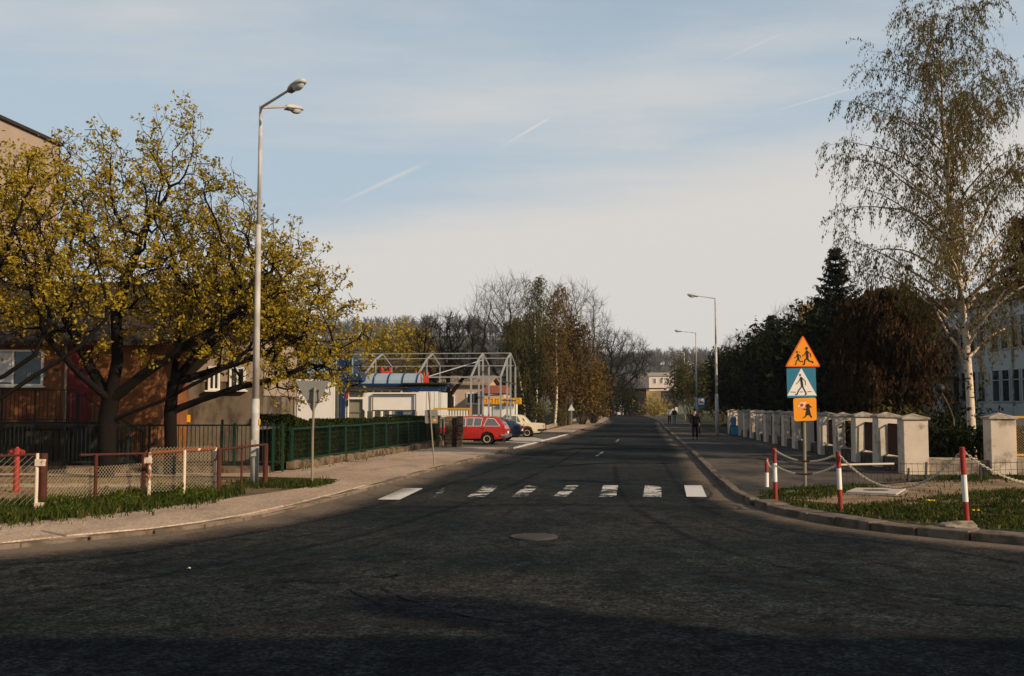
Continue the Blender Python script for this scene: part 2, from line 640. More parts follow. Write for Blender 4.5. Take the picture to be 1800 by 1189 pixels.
M_pole = mat('lamp pole paint', (0.44, 0.42, 0.385), 0.6, 0.12, 2.0, 0.1, 60, col2=(0.32, 0.295, 0.26))
M_lampglass = mat('lamp bowl', (0.45, 0.47, 0.48), 0.2, 0.05)
M_lampgrey = mat('lamp housing', (0.42, 0.42, 0.38), 0.5, 0.1)
M_lampdark = mat('lamp underside', (0.07, 0.08, 0.07), 0.5, 0.1)
M_steel = mat('galvanised steel', (0.33, 0.34, 0.33), 0.5, 0.15, 4, metal=0.3)
M_postgrey = mat('sign post', (0.20, 0.17, 0.12), 0.7, 0.25, 6, 0.2, 60, stretch=(1, 1, .3))
M_signback = mat('sign back grey', (0.19, 0.185, 0.165), 0.6, 0.12, 5)
M_black = mat('black paint', (0.012, 0.012, 0.013), 0.6, 0.1)
M_sorange = mat('sign orange', (0.78, 0.27, 0.015), 0.45, 0.06, 5)
M_sredor = mat('sign red border', (0.62, 0.085, 0.012), 0.45, 0.08, 5)
M_sblue = mat('sign blue', (0.025, 0.155, 0.24), 0.45, 0.08, 5)
M_swhite = mat('sign white', (0.72, 0.68, 0.62), 0.45, 0.05, 5)
M_sred = mat('sign red', (0.42, 0.035, 0.02), 0.5, 0.08)
M_bred = mat('bollard red', (0.34, 0.028, 0.018), 0.5, 0.15, 8, col2=(0.22, 0.03, 0.02))
M_bwhite = mat('bollard white', (0.74, 0.70, 0.63), 0.55, 0.08, 8)
M_rope = mat('chain white', (0.50, 0.44, 0.34), 0.7, 0.2, 20)
M_chaindk = mat('chain rust', (0.10, 0.05, 0.035), 0.8, 0.2, 20)
M_rust = mat('rusty steel', (0.075, 0.026, 0.017), 0.85, 0.35, 9, 0.4, 60, col2=(0.06, 0.025, 0.02))
M_peel = mat('peeling white paint', (0.58, 0.47, 0.36), 0.75, 0.12, 7, 0.3, 50, col2=(0.22, 0.075, 0.03), thr=(0.52, 0.57))
M_wire = mat('fence wire', (0.46, 0.38, 0.25), 0.6, 0.2, 5, metal=0.2)
M_green = mat('green fence paint', (0.004, 0.028, 0.014), 0.55, 0.2, 5)
M_dkgreen = mat('dark green fence paint', (0.005, 0.014, 0.009), 0.6, 0.2, 5)
M_stone = mat('field stone', (0.15, 0.11, 0.07), 0.95, 0.35, 4, 0.9, 25, col2=(0.06, 0.045, 0.03))
M_pillar = mat('pillar plaster', (0.60, 0.50, 0.39), 0.9, 0.16, 2.2, 0.4, 40, col2=(0.30, 0.235, 0.17), thr=(0.52, 0.68))
M_cap = mat('pillar cap concrete', (0.42, 0.35, 0.27), 0.95, 0.2, 4, 0.5, 40, col2=(0.22, 0.18, 0.13))
M_plinth = mat('plinth concrete', (0.30, 0.25, 0.19), 0.95, 0.25, 2.5, 0.5, 35, col2=(0.15, 0.12, 0.09))
M_panelrust = mat('rusty fence panel', (0.016, 0.007, 0.006), 0.85, 0.35, 10)
M_yframe = mat('yellow frame', (0.55, 0.30, 0.04), 0.6, 0.15, 6)
M_hyd = mat('hydrant red', (0.27, 0.03, 0.02), 0.5, 0.2, 8)
M_orangewall = mat('orange plaster', (0.19, 0.080, 0.034), 0.9, 0.3, 1.2, 0.3, 40, col2=(0.13, 0.042, 0.030), thr=(0.5, 0.62))
M_redwall = mat('dark red plaster', (0.16, 0.030, 0.032), 0.9, 0.2, 1.5, 0.3, 40, col2=(0.20, 0.07, 0.035), thr=(0.52, 0.66))
M_greyplaster = mat('dirty grey plaster', (0.16, 0.125, 0.09), 0.95, 0.3, 1.1, 0.6, 30, col2=(0.055, 0.043, 0.034), thr=(0.44, 0.62), stretch=(1, 1, .5))
M_beige = mat('beige plaster', (0.31, 0.24, 0.18), 0.9, 0.12, 1.0, 0.3, 40)
M_roofdk = mat('dark roof', (0.035, 0.028, 0.026), 0.8, 0.2, 3, 0.3, 20)
M_wood = mat('shaded skirt boards', (0.045, 0.036, 0.028), 0.9, 0.25, 3, stretch=(3, 3, .4))  # dark tone carries the shade under the porch
M_win = glass_mat('window glass', (0.02, 0.025, 0.03), 0.08)
M_white = mat('white paint', (0.75, 0.71, 0.65), 0.5, 0.06, 2)
M_curtain = mat('curtain', (0.50, 0.50, 0.48), 0.9, 0.15, 3, stretch=(6, 1, .4))
M_blue = mat('blue paint', (0.008, 0.030, 0.085), 0.45, 0.12, 3)
M_bluelt = mat('light blue panel', (0.22, 0.36, 0.46), 0.4, 0.1, 3)
M_polycarb = mat('polycarbonate vault', (0.26, 0.33, 0.38), 0.3, 0.12, 2)
M_redpl = mat('red plastic', (0.55, 0.045, 0.02), 0.45, 0.1, 3)
M_creamdoor = mat('greenish glazing', (0.22, 0.22, 0.14), 0.25, 0.1, 1)
M_pinkwall = mat('pink plaster', (0.46, 0.34, 0.26), 0.9, 0.15, 0.8, 0.3, 30, col2=(0.30, 0.20, 0.13), thr=(0.58, 0.70))
M_brickroof = mat('red roof', (0.24, 0.075, 0.045), 0.9, 0.25, 3, 0.4, 20)
M_ysign = mat('yellow sign', (0.75, 0.36, 0.015), 0.5, 0.08, 3)
M_ysignd = mat('sign orange letters', (0.50, 0.16, 0.01), 0.5, 0.08, 3)
M_carred = mat('car red', (0.40, 0.022, 0.014), 0.3, 0.08, 2, clear=0.5)
M_carblue = mat('car dark blue', (0.012, 0.035, 0.07), 0.3, 0.08, 2, clear=0.5)
M_carcream = mat('car cream', (0.66, 0.57, 0.40), 0.3, 0.06, 2, clear=0.4)
M_tyre = mat('tyre', (0.015, 0.015, 0.015), 0.9, 0.1, 5)
M_rim = mat('wheel rim', (0.45, 0.36, 0.22), 0.45, 0.12, 8)
M_chrome = mat('chrome', (0.55, 0.53, 0.50), 0.2, 0.05, 5, metal=0.9)
M_bumper = mat('black bumper', (0.02, 0.02, 0.02), 0.6, 0.1)
M_carglass = glass_mat('car glass', (0.10, 0.12, 0.125), 0.06)
M_tail = mat('tail lamp', (0.30, 0.05, 0.02), 0.3, 0.1, 5)
M_rustarch = mat('arch rust', (0.18, 0.055, 0.025), 0.9, 0.25, 12)
M_skin = mat('skin', (0.42, 0.24, 0.16), 0.6, 0.06, 5)
M_hair = mat('dark hair', (0.02, 0.015, 0.012), 0.8, 0.15, 30)
M_darkcoat = mat('dark coat', (0.012, 0.012, 0.014), 0.9, 0.2, 6)
M_whiteshirt = mat('white shirt', (0.70, 0.67, 0.63), 0.9, 0.06, 6)
M_jeans = mat('pale jeans', (0.22, 0.27, 0.30), 0.9, 0.12, 6)
M_bluegate = mat('gate blue', (0.03, 0.20, 0.33), 0.5, 0.12, 3)
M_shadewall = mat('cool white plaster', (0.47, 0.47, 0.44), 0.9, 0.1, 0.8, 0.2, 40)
M_iron = mat('cast iron', (0.045, 0.040, 0.034), 0.7, 0.2, 20, 0.4, 60)
M_slab = mat('concrete slab', (0.42, 0.36, 0.29), 0.9, 0.12, 3, 0.3, 50)
M_house = mat('far house plaster', (0.58, 0.48, 0.40), 0.9, 0.08, 0.8)
M_tan = mat('tan plaster', (0.38, 0.25, 0.11), 0.9, 0.15, 1.0)
M_paint = mat('road paint', (0.55, 0.52, 0.47), 0.8, 0.1, 10, 0.3, 60)
M_blackrail = mat('black railing paint', (0.012, 0.010, 0.010), 0.6, 0.2, 5)

# ------------------------------------------------------------------ terrain, roads, pavements
def hill(x, y):
    a = 35 * np.exp(-(((x + 72) / 108) ** 4) - ((y - 520) / 150) ** 2)
    b = 31 * np.exp(-((x - 110) / 130) ** 2 - ((y - 720) / 200) ** 2)
    k = np.clip((y - 235) / 120, 0, 1)
    return (a + b) * k * k * (3 - 2 * k)


def build_terrain():
    ys = np.concatenate([np.arange(-120, 230, 35.0), np.arange(230, 900, 14.0), np.array([1000, 1300, 1800.0])])
    xs = np.concatenate([np.array([-1500, -1000, -700, -500.0]), np.arange(-380, 400, 20.0), np.array([500, 700, 1000, 1500.0])])
    X, Y = np.meshgrid(xs, ys)
    Z = hill(X, Y) - 0.06
    v = np.stack([X.ravel(), Y.ravel(), Z.ravel()], 1)
    nx = len(xs)
    i = np.arange(len(v)).reshape(X.shape)
    f = np.stack([i[:-1, :-1].ravel(), i[:-1, 1:].ravel(), i[1:, 1:].ravel(), i[1:, :-1].ravel()], 1)
    m = bpy.data.materials.new('hill ground')
    m.use_nodes = True
    t = NT(m.node_tree)
    out = t.n('ShaderNodeOutputMaterial')
    b = t.n('ShaderNodeBsdfPrincipled')
    b.inputs['Roughness'].default_value = 0.95
    g = t.n('ShaderNodeNewGeometry').outputs['Position']
    n = t.noise(g, 0.02, 5, 0.6)
    n2 = t.noise(g, 0.3, 5, 0.6)
    c = t.mix(n2, (0.035, 0.05, 0.018), (0.085, 0.09, 0.04))
    # ploughed field: a strip across the far slope
    sp = t.n('ShaderNodeSeparateXYZ', ins={0: g})
    fy = t.m('ADD', sp.outputs[1], t.m('MULTIPLY', t.m('SUBTRACT', n, 0.5), 40.0))
    fld = t.m('MULTIPLY', t.smooth(fy, 505, 512), t.m('SUBTRACT', 1.0, t.smooth(fy, 585, 592)))
    fld = t.m('MULTIPLY', fld, t.smooth(sp.outputs[0], 15, 25))
    c = t.mix(fld, c, t.mix(n2, (0.20, 0.13, 0.085), (0.27, 0.18, 0.12)))
    t.set(b.inputs['Base Color'], c)
    t.set(out.inputs[0], b.outputs[0])
    o = np_mesh('terrain', v, f, 4, m, smooth=True)
    struct(o)


build_terrain()

LK = [Vector(p) for p in [(-60, 8), (-30, 8.6), (-18, 9.4), (-12, 10.9), (-9, 12.4), (-7, 14.0), (-6.25, 14.9), (-5.3, 16.0), (-4.5, 17.7), (-3.98, 20.0),
                          (-3.55, 22.6), (-2.4, 30.8), (-1.14, 38.7), (0.1, 47.4), (4.0, 72), (7.7, 98), (10.7, 120), (15.2, 160), (16.6, 185), (14.5, 205), (8, 218), (-5, 226), (-40, 232)]]
RK = [Vector(p) for p in [(60, 7.3), (25, 8.0), (14, 9.9), (9.6, 12.6), (7.4, 14.8), (5.9, 16.5), (5.2, 18.2), (4.85, 20.4), (5.0, 23.6), (7.56, 43.6), (12.6, 83.7), (19.8, 140), (25.0, 195), (25.4, 218), (21, 233), (8, 241), (-8, 246), (-40, 250)]]
LKs = [p.xy for p in catmull([(p.x, p.y, 0) for p in LK], 8)]
RKs = [p.xy for p in catmull([(p.x, p.y, 0) for p in RK], 8)]
KH = 0.12      # kerb height

# one road sheet: the street ahead with the bell mouth and the cross street the camera stands on
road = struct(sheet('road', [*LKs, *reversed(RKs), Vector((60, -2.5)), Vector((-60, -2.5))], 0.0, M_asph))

# ground on both sides of the street, one step above the road
park_a = 47.0
left_land = sheet('verge', [*[p for p in LKs if p.y < 48.5], Vector((-3.5, 49.6)), Vector((-20, 51)), Vector((-70, 51)), Vector((-70, 8))], KH - 0.03, M_soil)
struct(left_land)
struct(sheet('verge', [Vector((3.4, 74)), *[p for p in LKs if p.y > 71], Vector((-70, 232)), Vector((-70, 76)), Vector((-20, 76))], KH - 0.03, M_soil))
struct(sheet('verge', [*RKs, Vector((-40, 262)), Vector((30, 262)), Vector((90, 262)), Vector((90, 7.3))], KH - 0.03, M_turf))
PU, PVv = Vector((0.1266, 0.992)), Vector((0.992, -0.1266))   # along the street / across it
LKp = [p for p in LKs if 46.6 < p.y < 73]
struct(sheet('parking_lot', [*LKp, Vector((3.3, 75.8)), Vector((-24, 79)), Vector((-24, 52)), Vector((-3.4, 49.8))], 0.06, M_park))

# left pavement
LI = [(-60, 11), (-14.5, 12.1), (-11.2, 13.9), (-9.3, 15.6), (-8.0, 16.9), (-7.0, 18.2), (-6.2, 20.2), (-5.4, 22.3), (-4.4, 25.2), (-4.55, 26.8), (-6.6, 27.6), (-9.5, 28.0), (-16, 28.3), (-16, 29.2), (-6.9, 29.6), (-6.6, 31.2), (-5.2, 41.0), (-3.9, 48.6)]
LKa = [p for p in LKs if p.y < 47.6]
struct(sheet('pavement', [*LKa, *[Vector(p) for p in reversed(LI)]], KH - 0.006, M_paveL))
LKb = [p for p in LKs if p.y > 73.5]
LIb = offset_line(LKb, 2.6)
struct(sheet('pavement', [*LKb, *reversed(LIb)], KH - 0.006, M_paveL))
# right pavement
RKa = [p for p in RKs if 21.5 < p.y < 246]
FENCE0, FDIR = Vector((11.3, 29.0)), Vector((0.0966, 0.9953))
RIb = [Vector((5.35, 21.9)), Vector((6.2, 23.8)), Vector((7.6, 24.6)), Vector((9.6, 25.6)), Vector((10.9, 27.0)), FENCE0 + Vector((-0.3, -0.2)), FENCE0 + FDIR * 42 + Vector((-.3, 0)), Vector((14.7, 74)), Vector((16.5, 90)), Vector((23.5, 140)), Vector((29.5, 195)), Vector((30, 219)), Vector((24, 237)), Vector((9, 245.5))]
struct(sheet('pavement', [*[p for p in RKs if 21.0 < p.y and p.x > 9 or 21.0 < p.y < 100], *reversed(RIb)], KH - 0.006, M_paveR))
# bare sandy ground beside the corner on the right
sand_poly = [(5.6, 21.3), (6.3, 20.2), (7.8, 19.6), (9.5, 19.9), (11.5, 21.3), (14, 23.0), (22, 25), (22, 27.2), (14.0, 27.3), (11.0, 26.6), (9.2, 25.3), (7.6, 24.3), (6.2, 23.3)]
struct(sheet('bare_ground', [Vector(p) for p in sand_poly], KH - 0.022, M_sand))
# bare ground and path in front of the house on the left
struct(sheet('bare_ground', [Vector(p) for p in [(-40, 19), (-12, 19.5), (-9.2, 20.6), (-7.2, 23.5), (-6.7, 26.2), (-9, 27.4), (-16, 27.8), (-40, 28)]], KH - 0.022, M_sand))
struct(sheet('footpath', [Vector(p) for p in [(-40, 23.9), (-8.2, 24.2), (-7.4, 25.4), (-40, 25.2)]], KH - 0.016, M_paveL))
# white concrete apron on the parking lot
struct(sheet('concrete_apron', [G(888, 777, .07).xy, G(925, 779, .07).xy, G(962, 774, .07).xy, G(935, 768, .07).xy, G(903, 768, .07).xy], 0.066, M_slab))


# kerb stones: one mesh, copied along both kerbs while they can be told apart, plain strips farther off
def kerb_mesh(name, L, W, H, m, seed):
    rng = random.Random(seed)
    bm = bmesh.new()
    bmesh.ops.create_cube(bm, size=1.0)
    for v in bm.verts:
        v.co = Vector((v.co.x * L + rng.uniform(-.012, .012), v.co.y * W, v.co.z * (H + .1) + (H - .1) / 2 + rng.uniform(-.008, .008)))
    bmesh.ops.bevel(bm, geom=list(bm.edges), offset=0.014, segments=1, affect='EDGES')
    me = bpy.data.meshes.new(name)
    bm.to_mesh(me)
    bm.free()
    me.materials.append(m)
    return me


def walk(pts, step, y0, y1, lo=None):
    """points and headings spaced evenly along a polyline"""
    out = []
    acc = 0.0
    for a, b in zip(pts[:-1], pts[1:]):
        d = b - a
        L = d.length
        while acc < L:
            p = a + d * (acc / L)
            if y0 <= p.y <= y1 and (lo is None or lo(p)):
                out.append((p, math.atan2(d.y, d.x)))
            acc += step
        acc -= L
    return out


KROOT_L = struct(bpy.data.objects.new('kerb', None)); COL.objects.link(KROOT_L)
KROOT_R = struct(bpy.data.objects.new('kerb', None)); COL.objects.link(KROOT_R)
k_meshes = [kerb_mesh('kerb_stone', 0.97, 0.20, KH, M_kerb, s) for s in range(4)]
k_wide = [kerb_mesh('kerb_stone', 0.80, 0.42, KH + 0.01, M_kerb, s + 9) for s in range(4)]
k_low = [kerb_mesh('kerb_stone', 0.97, 0.26, 0.075, M_kerbw, s + 20) for s in range(3)]
rng = random.Random(5)
for (p, a) in walk(LKs, 1.0, 9.0, 75):
    o = link('kerb_stone', rng.choice(k_low if park_a < p.y < 72 else k_meshes), KROOT_L)
    n = Vector((-math.sin(a), math.cos(a)))
    o.location = (p.x + n.x * 0.10, p.y + n.y * 0.10, rng.uniform(-.012, .006))
    o.rotation_euler = (rng.uniform(-.03, .03), 0, a + rng.uniform(-.012, .012))
for (p, a) in walk(RKs, 0.82, 9.0, 20.6):
    o = link('kerb_stone', rng.choice(k_wide), KROOT_R)
    n = Vector((math.sin(a), -math.cos(a)))
    o.location = (p.x + n.x * 0.21, p.y + n.y * 0.21, rng.uniform(-.015, .015))
    o.rotation_euler = (rng.uniform(-.03, .03), rng.uniform(-.015, .015), a + rng.uniform(-.03, .03))
for (p, a) in walk(RKs, 1.0, 21.5, 75):
    o = link('kerb_stone', rng.choice(k_meshes), KROOT_R)
    n = Vector((math.sin(a), -math.cos(a)))
    o.location = (p.x + n.x * 0.10, p.y + n.y * 0.10, rng.uniform(-.01, .02))
    o.rotation_euler = (rng.uniform(-.05, .05), 0, a + rng.uniform(-.02, .02))


def kerb_strip(pts, side):
    b = MB()
    q = offset_line(pts, side * 0.2)
    for i in range(len(pts) - 1):
        z = KH
        vs = [(pts[i].x, pts[i].y, -.05), (pts[i + 1].x, pts[i + 1].y, -.05), (pts[i + 1].x, pts[i + 1].y, z), (pts[i].x, pts[i].y, z), (q[i].x, q[i].y, z), (q[i + 1].x, q[i + 1].y, z)]
        b.add(vs, [(0, 1, 2, 3), (3, 2, 5, 4)])
    return b


struct(kerb_strip([p for p in LKs if p.y > 75.5], 1).build('kerb_strip', M_kerb, KROOT_L), 'stuff')
struct(kerb_strip([p for p in RKs if p.y > 75.5 or (p.x < 20 and p.y > 238)], -1).build('kerb_strip', M_kerb, KROOT_R), 'stuff')

# paving slabs beside the kerb on the left corner
slab_root = struct(bpy.data.objects.new('slab_pavement', None)); COL.objects.link(slab_root)
sl_me = []
for s in range(3):
    me = kerb_mesh('paving_slab', 1.265, 0.95, 0.03, M_paveL, 40 + s)
    sl_me.append(me)
for (p, a) in walk(LKs, 1.3, 9.2, 24, lambda q: q.x > -16):
    n = Vector((-math.sin(a), math.cos(a)))
    o = link('paving_slab', rng.choice(sl_me), slab_root)
    o.location = (p.x + n.x * 0.70, p.y + n.y * 0.70, KH - 0.014 + rng.uniform(-.004, .006))
    o.rotation_euler = (rng.uniform(-.010, .010), rng.uniform(-.010, .010), a + rng.uniform(-.008, .008))

# zebra crossing: eight bars, most of them half worn away
M_barw = [soft_strip_mat('crossing paint fresh', (0.60, 0.57, 0.52), 0.95, (0.7, 1.5), (0.9, 1.0), (0.05, 0.3), rough=0.8),
          soft_strip_mat('crossing paint worn', (0.58, 0.55, 0.50), 0.9, (1.4, 1.8), (0.8, 1.02), (0.44, 0.60), rough=0.8),
          soft_strip_mat('crossing paint faint', (0.50, 0.47, 0.43), 0.8, (1.5, 2.0), (0.6, 1.0), (0.54, 0.74), rough=0.8)]
bars = [(662, 711, 742, 704, 0), (746, 774, 792, 766, 2), (818, 848, 882, 856, 1), (896, 923, 952, 928, 1), (969, 994, 1020, 998, 1), (1050, 1058, 1089, 1086, 1), (1127, 1130, 1166, 1166, 1), (1206, 1200, 1236, 1243, 0)]
for i, (bl, tl, tr, br, w) in enumerate(bars):
    y0, y1 = (879, 859) if i < 2 else (874, 854)
    q = [G(bl, y0).xy, G(br, y0).xy, G(tr, y1).xy, G(tl, y1).xy]
    a, b = (q[0] + q[1]) / 2, (q[2] + q[3]) / 2
    wd = (q[1] - q[0]).length
    o = ribbon('crossing_bar', [a + (b - a) * t for t in (0, .25, .5, .75, 1.0)], wd, 0.008, M_barw[w], road, 4)

# sand washed along both kerbs, polished wheel tracks, a patched trench and tar seams
M_dirt = soft_strip_mat('gutter sand', (0.17, 0.132, 0.098), 0.9, (0.5, 1.2), (0.05, 1.0), (-0.1, 0.7), onesided=True)
M_track = soft_strip_mat('wheel track', (0.0055, 0.0065, 0.0072), 0.6, (0.35, 0.8), (0.0, 1.0), (0.05, 0.95))
M_seam = soft_strip_mat('trench seam', (0.008, 0.008, 0.008), 0.9, (1.5, 2.5), (0.5, 1.0), (0.25, 0.55))
M_seambrown = soft_strip_mat('trench sand', (0.026, 0.018, 0.014), 0.7, (1.5, 2.5), (0.3, 1.0), (0.25, 0.6))
M_tar = soft_strip_mat('tar stain', (0.004, 0.0045, 0.005), 0.95, (1.6, 2.0), (0.2, 1.0), (0.42, 0.6), rough=0.6)
M_pale = soft_strip_mat('pale scuff', (0.030, 0.027, 0.023), 0.6, (0.7, 1.6), (0.0, 1.0), (0.15, 0.75))


def gutter(line, side, width, z=0.004):
    c = offset_line(line, -side * width / 2)
    if side < 0:
        c = list(reversed(c))
    # v = 0 lies at the kerb
    pts = c if side > 0 else c
    o = ribbon('gutter_sand', list(reversed(pts)) if side > 0 else list(reversed(pts)), width, z, M_dirt, None, 5)
    uvl = o.data.uv_layers[0].data
    if side > 0:      # sand piled up against the low left kerb
        for l in o.data.loops:
            v_ = uvl[l.index].uv[1]
            o.data.vertices[l.vertex_index].co.z = z + .055 * (1 - v_) ** 3
    return struct(o, 'stuff', 'washed sand lying in the gutter along the kerb', 'sand')


gutter([p for p in LKs if 9.2 < p.y < 140], 1, 1.7)
gutter([p for p in RKs if 9.2 < p.y < 140], -1, 1.5)


def track(px_pts, w, m, name='wheel_track', z=0.004):
    pts = [G(*p).xy for p in px_pts]
    pts = [p.xy for p in catmull([(p.x, p.y, 0) for p in pts], 8)]
    return ribbon(name, pts, w, z, m, road, 4)


track([(-60, 998), (180, 980), (380, 948), (560, 915), (760, 860), (900, 815), (1010, 775)], 0.55, M_track)
track([(-60, 1050), (200, 1025), (420, 985), (640, 940), (860, 870), (980, 815), (1060, 770)], 0.6, M_track)
track([(1850, 1000), (1600, 960), (1400, 935), (1250, 900), (1190, 850), (1160, 800)], 0.6, M_track)
track([(1850, 1075), (1700, 1058), (1500, 1025), (1330, 985), (1200, 940), (1100, 880), (1080, 820)], 0.5, M_track)
track([(595, 889), (760, 890), (950, 887), (1150, 889), (1290, 893)], 0.38, M_seambrown, 'trench_seam', 0.0085)
track([(600, 893), (760, 893), (950, 890), (1150, 892), (1290, 896)], 0.10, M_seam, 'trench_seam', 0.012)
track([(560, 1018), (640, 1006), (700, 982), (745, 952), (800, 905)], 0.10, M_tar, 'tar_seam', 0.012)
track([(430, 1035), (520, 1020), (600, 1022), (690, 1010)], 0.9, M_tar, 'tar_stain', 0.0085)
track([(470, 1000), (600, 985), (720, 972)], 0.35, M_tar, 'tar_stain', 0.0085)
track([(640, 1005), (665, 1030), (720, 1055), (830, 1085), (900, 1095)], 0.14, M_tar, 'tar_seam', 0.012)
track([(590, 1025), (640, 1050), (700, 1075)], 0.12, M_tar, 'tar_seam', 0.012)
track([(690, 1020), (720, 990), (790, 960)], 0.12, M_tar, 'tar_seam', 0.0085)
track([(1680, 1062), (1760, 1066), (1850, 1068)], 0.35, M_tar, 'tar_stain', 0.0085)
track([(846, 938), (890, 905), (930, 880)], 0.35, M_pale, 'pale_scuff', 0.0085)
track([(380, 1115), (520, 1100), (700, 1095), (860, 1100)], 1.0, M_pale, 'pale_scuff', 0.0085)
track([(1250, 1010), (1450, 1040), (1650, 1075), (1850, 1100)], 0.8, M_pale, 'pale_scuff', 0.0085)
track([(455, 975), (480, 968), (500, 967)], 0.25, M_pale, 'pale_scuff', 0.0085)
track([(-60, 1078), (180, 1060), (430, 1010), (680, 950), (860, 885)], 0.5, M_pale, 'pale_scuff', 0.0085)
track([(-60, 1020), (200, 1000), (420, 965), (620, 925)], 0.4, M_pale, 'pale_scuff', 0.0085)
track([(1850, 1040), (1600, 1000), (1380, 955), (1250, 915)], 0.5, M_pale, 'pale_scuff', 0.0085)
track([(930, 1085), (1200, 1090), (1500, 1110), (1800, 1130)], 1.1, M_pale, 'pale_scuff', 0.0085)
track([(930, 800), (1000, 790), (1100, 788), (1200, 792)], 1.2, M_seam, 'shadow_band', 0.0085)  # tree shadows across the road laid in as dark strips
track([(960, 822), (1060, 815), (1180, 815)], 0.7, M_seam, 'shadow_band', 0.0085)
# faded centre dashes
for a, b in (((1048, 803), (1060, 795)), ((1082, 778), (1088, 773))):
    track([a, ((a[0] + b[0]) / 2, (a[1] + b[1]) / 2), b], 0.12, M_barw[1], 'centre_dash', 0.0125)

# manhole in the road
b = MB().lathe([(0.36, 0.0), (0.36, 0.022), (0.30, 0.024)], n=28)
mh = thing('manhole_cover', 'round iron manhole cover set in the dark road', 'manhole cover', G(939, 945).to_tuple())
b.build('frame', M_iron, mh)
MB().lathe([(0.295, 0.0), (0.295, 0.03)], n=28).build('lid', M_iron, mh)
b = MB()
for i in range(-3, 4):
    w = math.sqrt(max(0.27 ** 2 - (i * .075) ** 2, 0))
    b.box((0, i * .075, .032), (2 * w, .02, .008))
b.build('tread', M_iron, mh)

# ------------------------------------------------------------------ trees
def tubes_mesh(name, segs, mat_, parent, n=3, nbig=7, big=0.035):
    """segs: list of (p0, p1, r0, r1); thin ones get 3 sides"""
    A = np.array([(*s[0], *s[1], s[2], s[3]) for s in segs], np.float64)
    V, F, base = [], [], 0
    for sel, k in ((A[:, 6] < big, n), (A[:, 6] >= big, nbig)):
        S = A[sel]
        if not len(S):
            continue
        p0, p1, r0, r1 = S[:, :3], S[:, 3:6], S[:, 6], S[:, 7]
        d = p1 - p0
        L = np.linalg.norm(d, axis=1, keepdims=True) + 1e-9
        d = d / L
        p1 = p1 + d * np.minimum(r1, 0.06)[:, None] * 0.6     # overlap so joints close
        ref = np.where(np.abs(d[:, 2:3]) < 0.9, np.array([[0, 0, 1.0]]), np.array([[1.0, 0, 0]]))
        x = np.cross(d, ref); x /= np.linalg.norm(x, axis=1, keepdims=True) + 1e-9
        y = np.cross(d, x)
        ang = 2 * np.pi * np.arange(k) / k
        ring = np.cos(ang)[None, :, None] * x[:, None, :] + np.sin(ang)[None, :, None] * y[:, None, :]
        v0 = p0[:, None, :] + ring * r0[:, None, None]
        v1 = p1[:, None, :] + ring * r1[:, None, None]
        v = np.concatenate([v0, v1], 1).reshape(-1, 3)
        m = len(S)
        o = base + np.arange(m)[:, None] * 2 * k
        a = np.arange(k)[None, :]
        b = (a + 1) % k
        f = np.stack([o + a, o + a + k, o + b + k, o + b], 2).reshape(-1, 4)
        V.append(v); F.append(f); base += len(v)
    return np_mesh(name, np.concatenate(V), np.concatenate(F), 4, mat_, parent, smooth=True)


def leaf_quads(C, size, rng, aspect=1.0, droop=None, sj=0.5):
    """one diamond quad per centre; droop: direction the long axis leans to"""
    n = len(C)
    u = rng.normal(size=(n, 3))
    if droop is not None:
        u = u * 0.35 + np.asarray(droop)[None, :]
    u /= np.linalg.norm(u, axis=1, keepdims=True) + 1e-9
    w = rng.normal(size=(n, 3))
    w -= (w * u).sum(1, keepdims=True) * u
    w /= np.linalg.norm(w, axis=1, keepdims=True) + 1e-9
    s = size * (1 + sj * rng.uniform(-1, 1.3, (n, 1)))
    nrm = np.cross(u, w) * s * 0.18
    v = np.stack([C - u * s, C + w * s / aspect * 0.55 + nrm, C + u * s, C - w * s / aspect * 0.55 + nrm], 1).reshape(-1, 3)
    f = np.arange(n * 4, dtype=np.int32).reshape(-1, 4)
    r = np.repeat(np.clip(rng.normal(0.5, 0.25, n), 0, 1), 4)
    return v, f, r


def leaf_mesh(name, C, size, rng, m, parent, aspect=1.0, droop=None):
    v, f, r = leaf_quads(np.asarray(C), size, rng, aspect, droop)
    return np_mesh(name, v, f, 4, m, parent, attr=r)


def colonize(pts, start, step, influence, kill, rng, max_nodes=4000, up=0.08, iters=220):
    """space colonisation: branches grow towards points that fill the crown"""
    nodes = [np.array(p, float) for p in start['nodes']]
    parent = list(start['parent'])
    A = np.array(pts, float)
    N = np.array(nodes)
    D = np.linalg.norm(A[:, None, :] - N[None], axis=2)
    near = D.argmin(1)
    dist = D.min(1)
    kids = {}
    for it in range(iters):
        act = dist < influence
        if not act.any() or len(nodes) > max_nodes:
            break
        idx = near[act]
        Nn = np.array(nodes)
        d = A[act] - Nn[idx]
        d /= np.linalg.norm(d, axis=1, keepdims=True) + 1e-9
        acc = np.zeros((len(nodes), 3))
        np.add.at(acc, idx, d)
        new = []
        for i in np.unique(idx):
            if kids.get(i, 0) >= 3:
                continue
            v = acc[i]
            L = np.linalg.norm(v)
            if L < 1e-6:
                v = rng.normal(size=3); L = np.linalg.norm(v)
            v = v / L + np.array([0, 0, up]) + rng.normal(size=3) * 0.22
            v /= np.linalg.norm(v)
            new.append((i, nodes[i] + v * step))
            kids[i] = kids.get(i, 0) + 1
        if not new:
            break
        o = len(nodes)
        for (i, p) in new:
            nodes.append(p); parent.append(int(i))
        NN = np.array([p for _, p in new])
        Dn = np.linalg.norm(A[:, None, :] - NN[None], axis=2)
        j = Dn.argmin(1); dm = Dn.min(1)
        better = dm < dist
        near[better] = o + j[better]; dist[better] = dm[better]
        keep = dist > kill
        A, near, dist = A[keep], near[keep], dist[keep]
        if not len(A):
            break
    return np.array(nodes), np.array(parent)


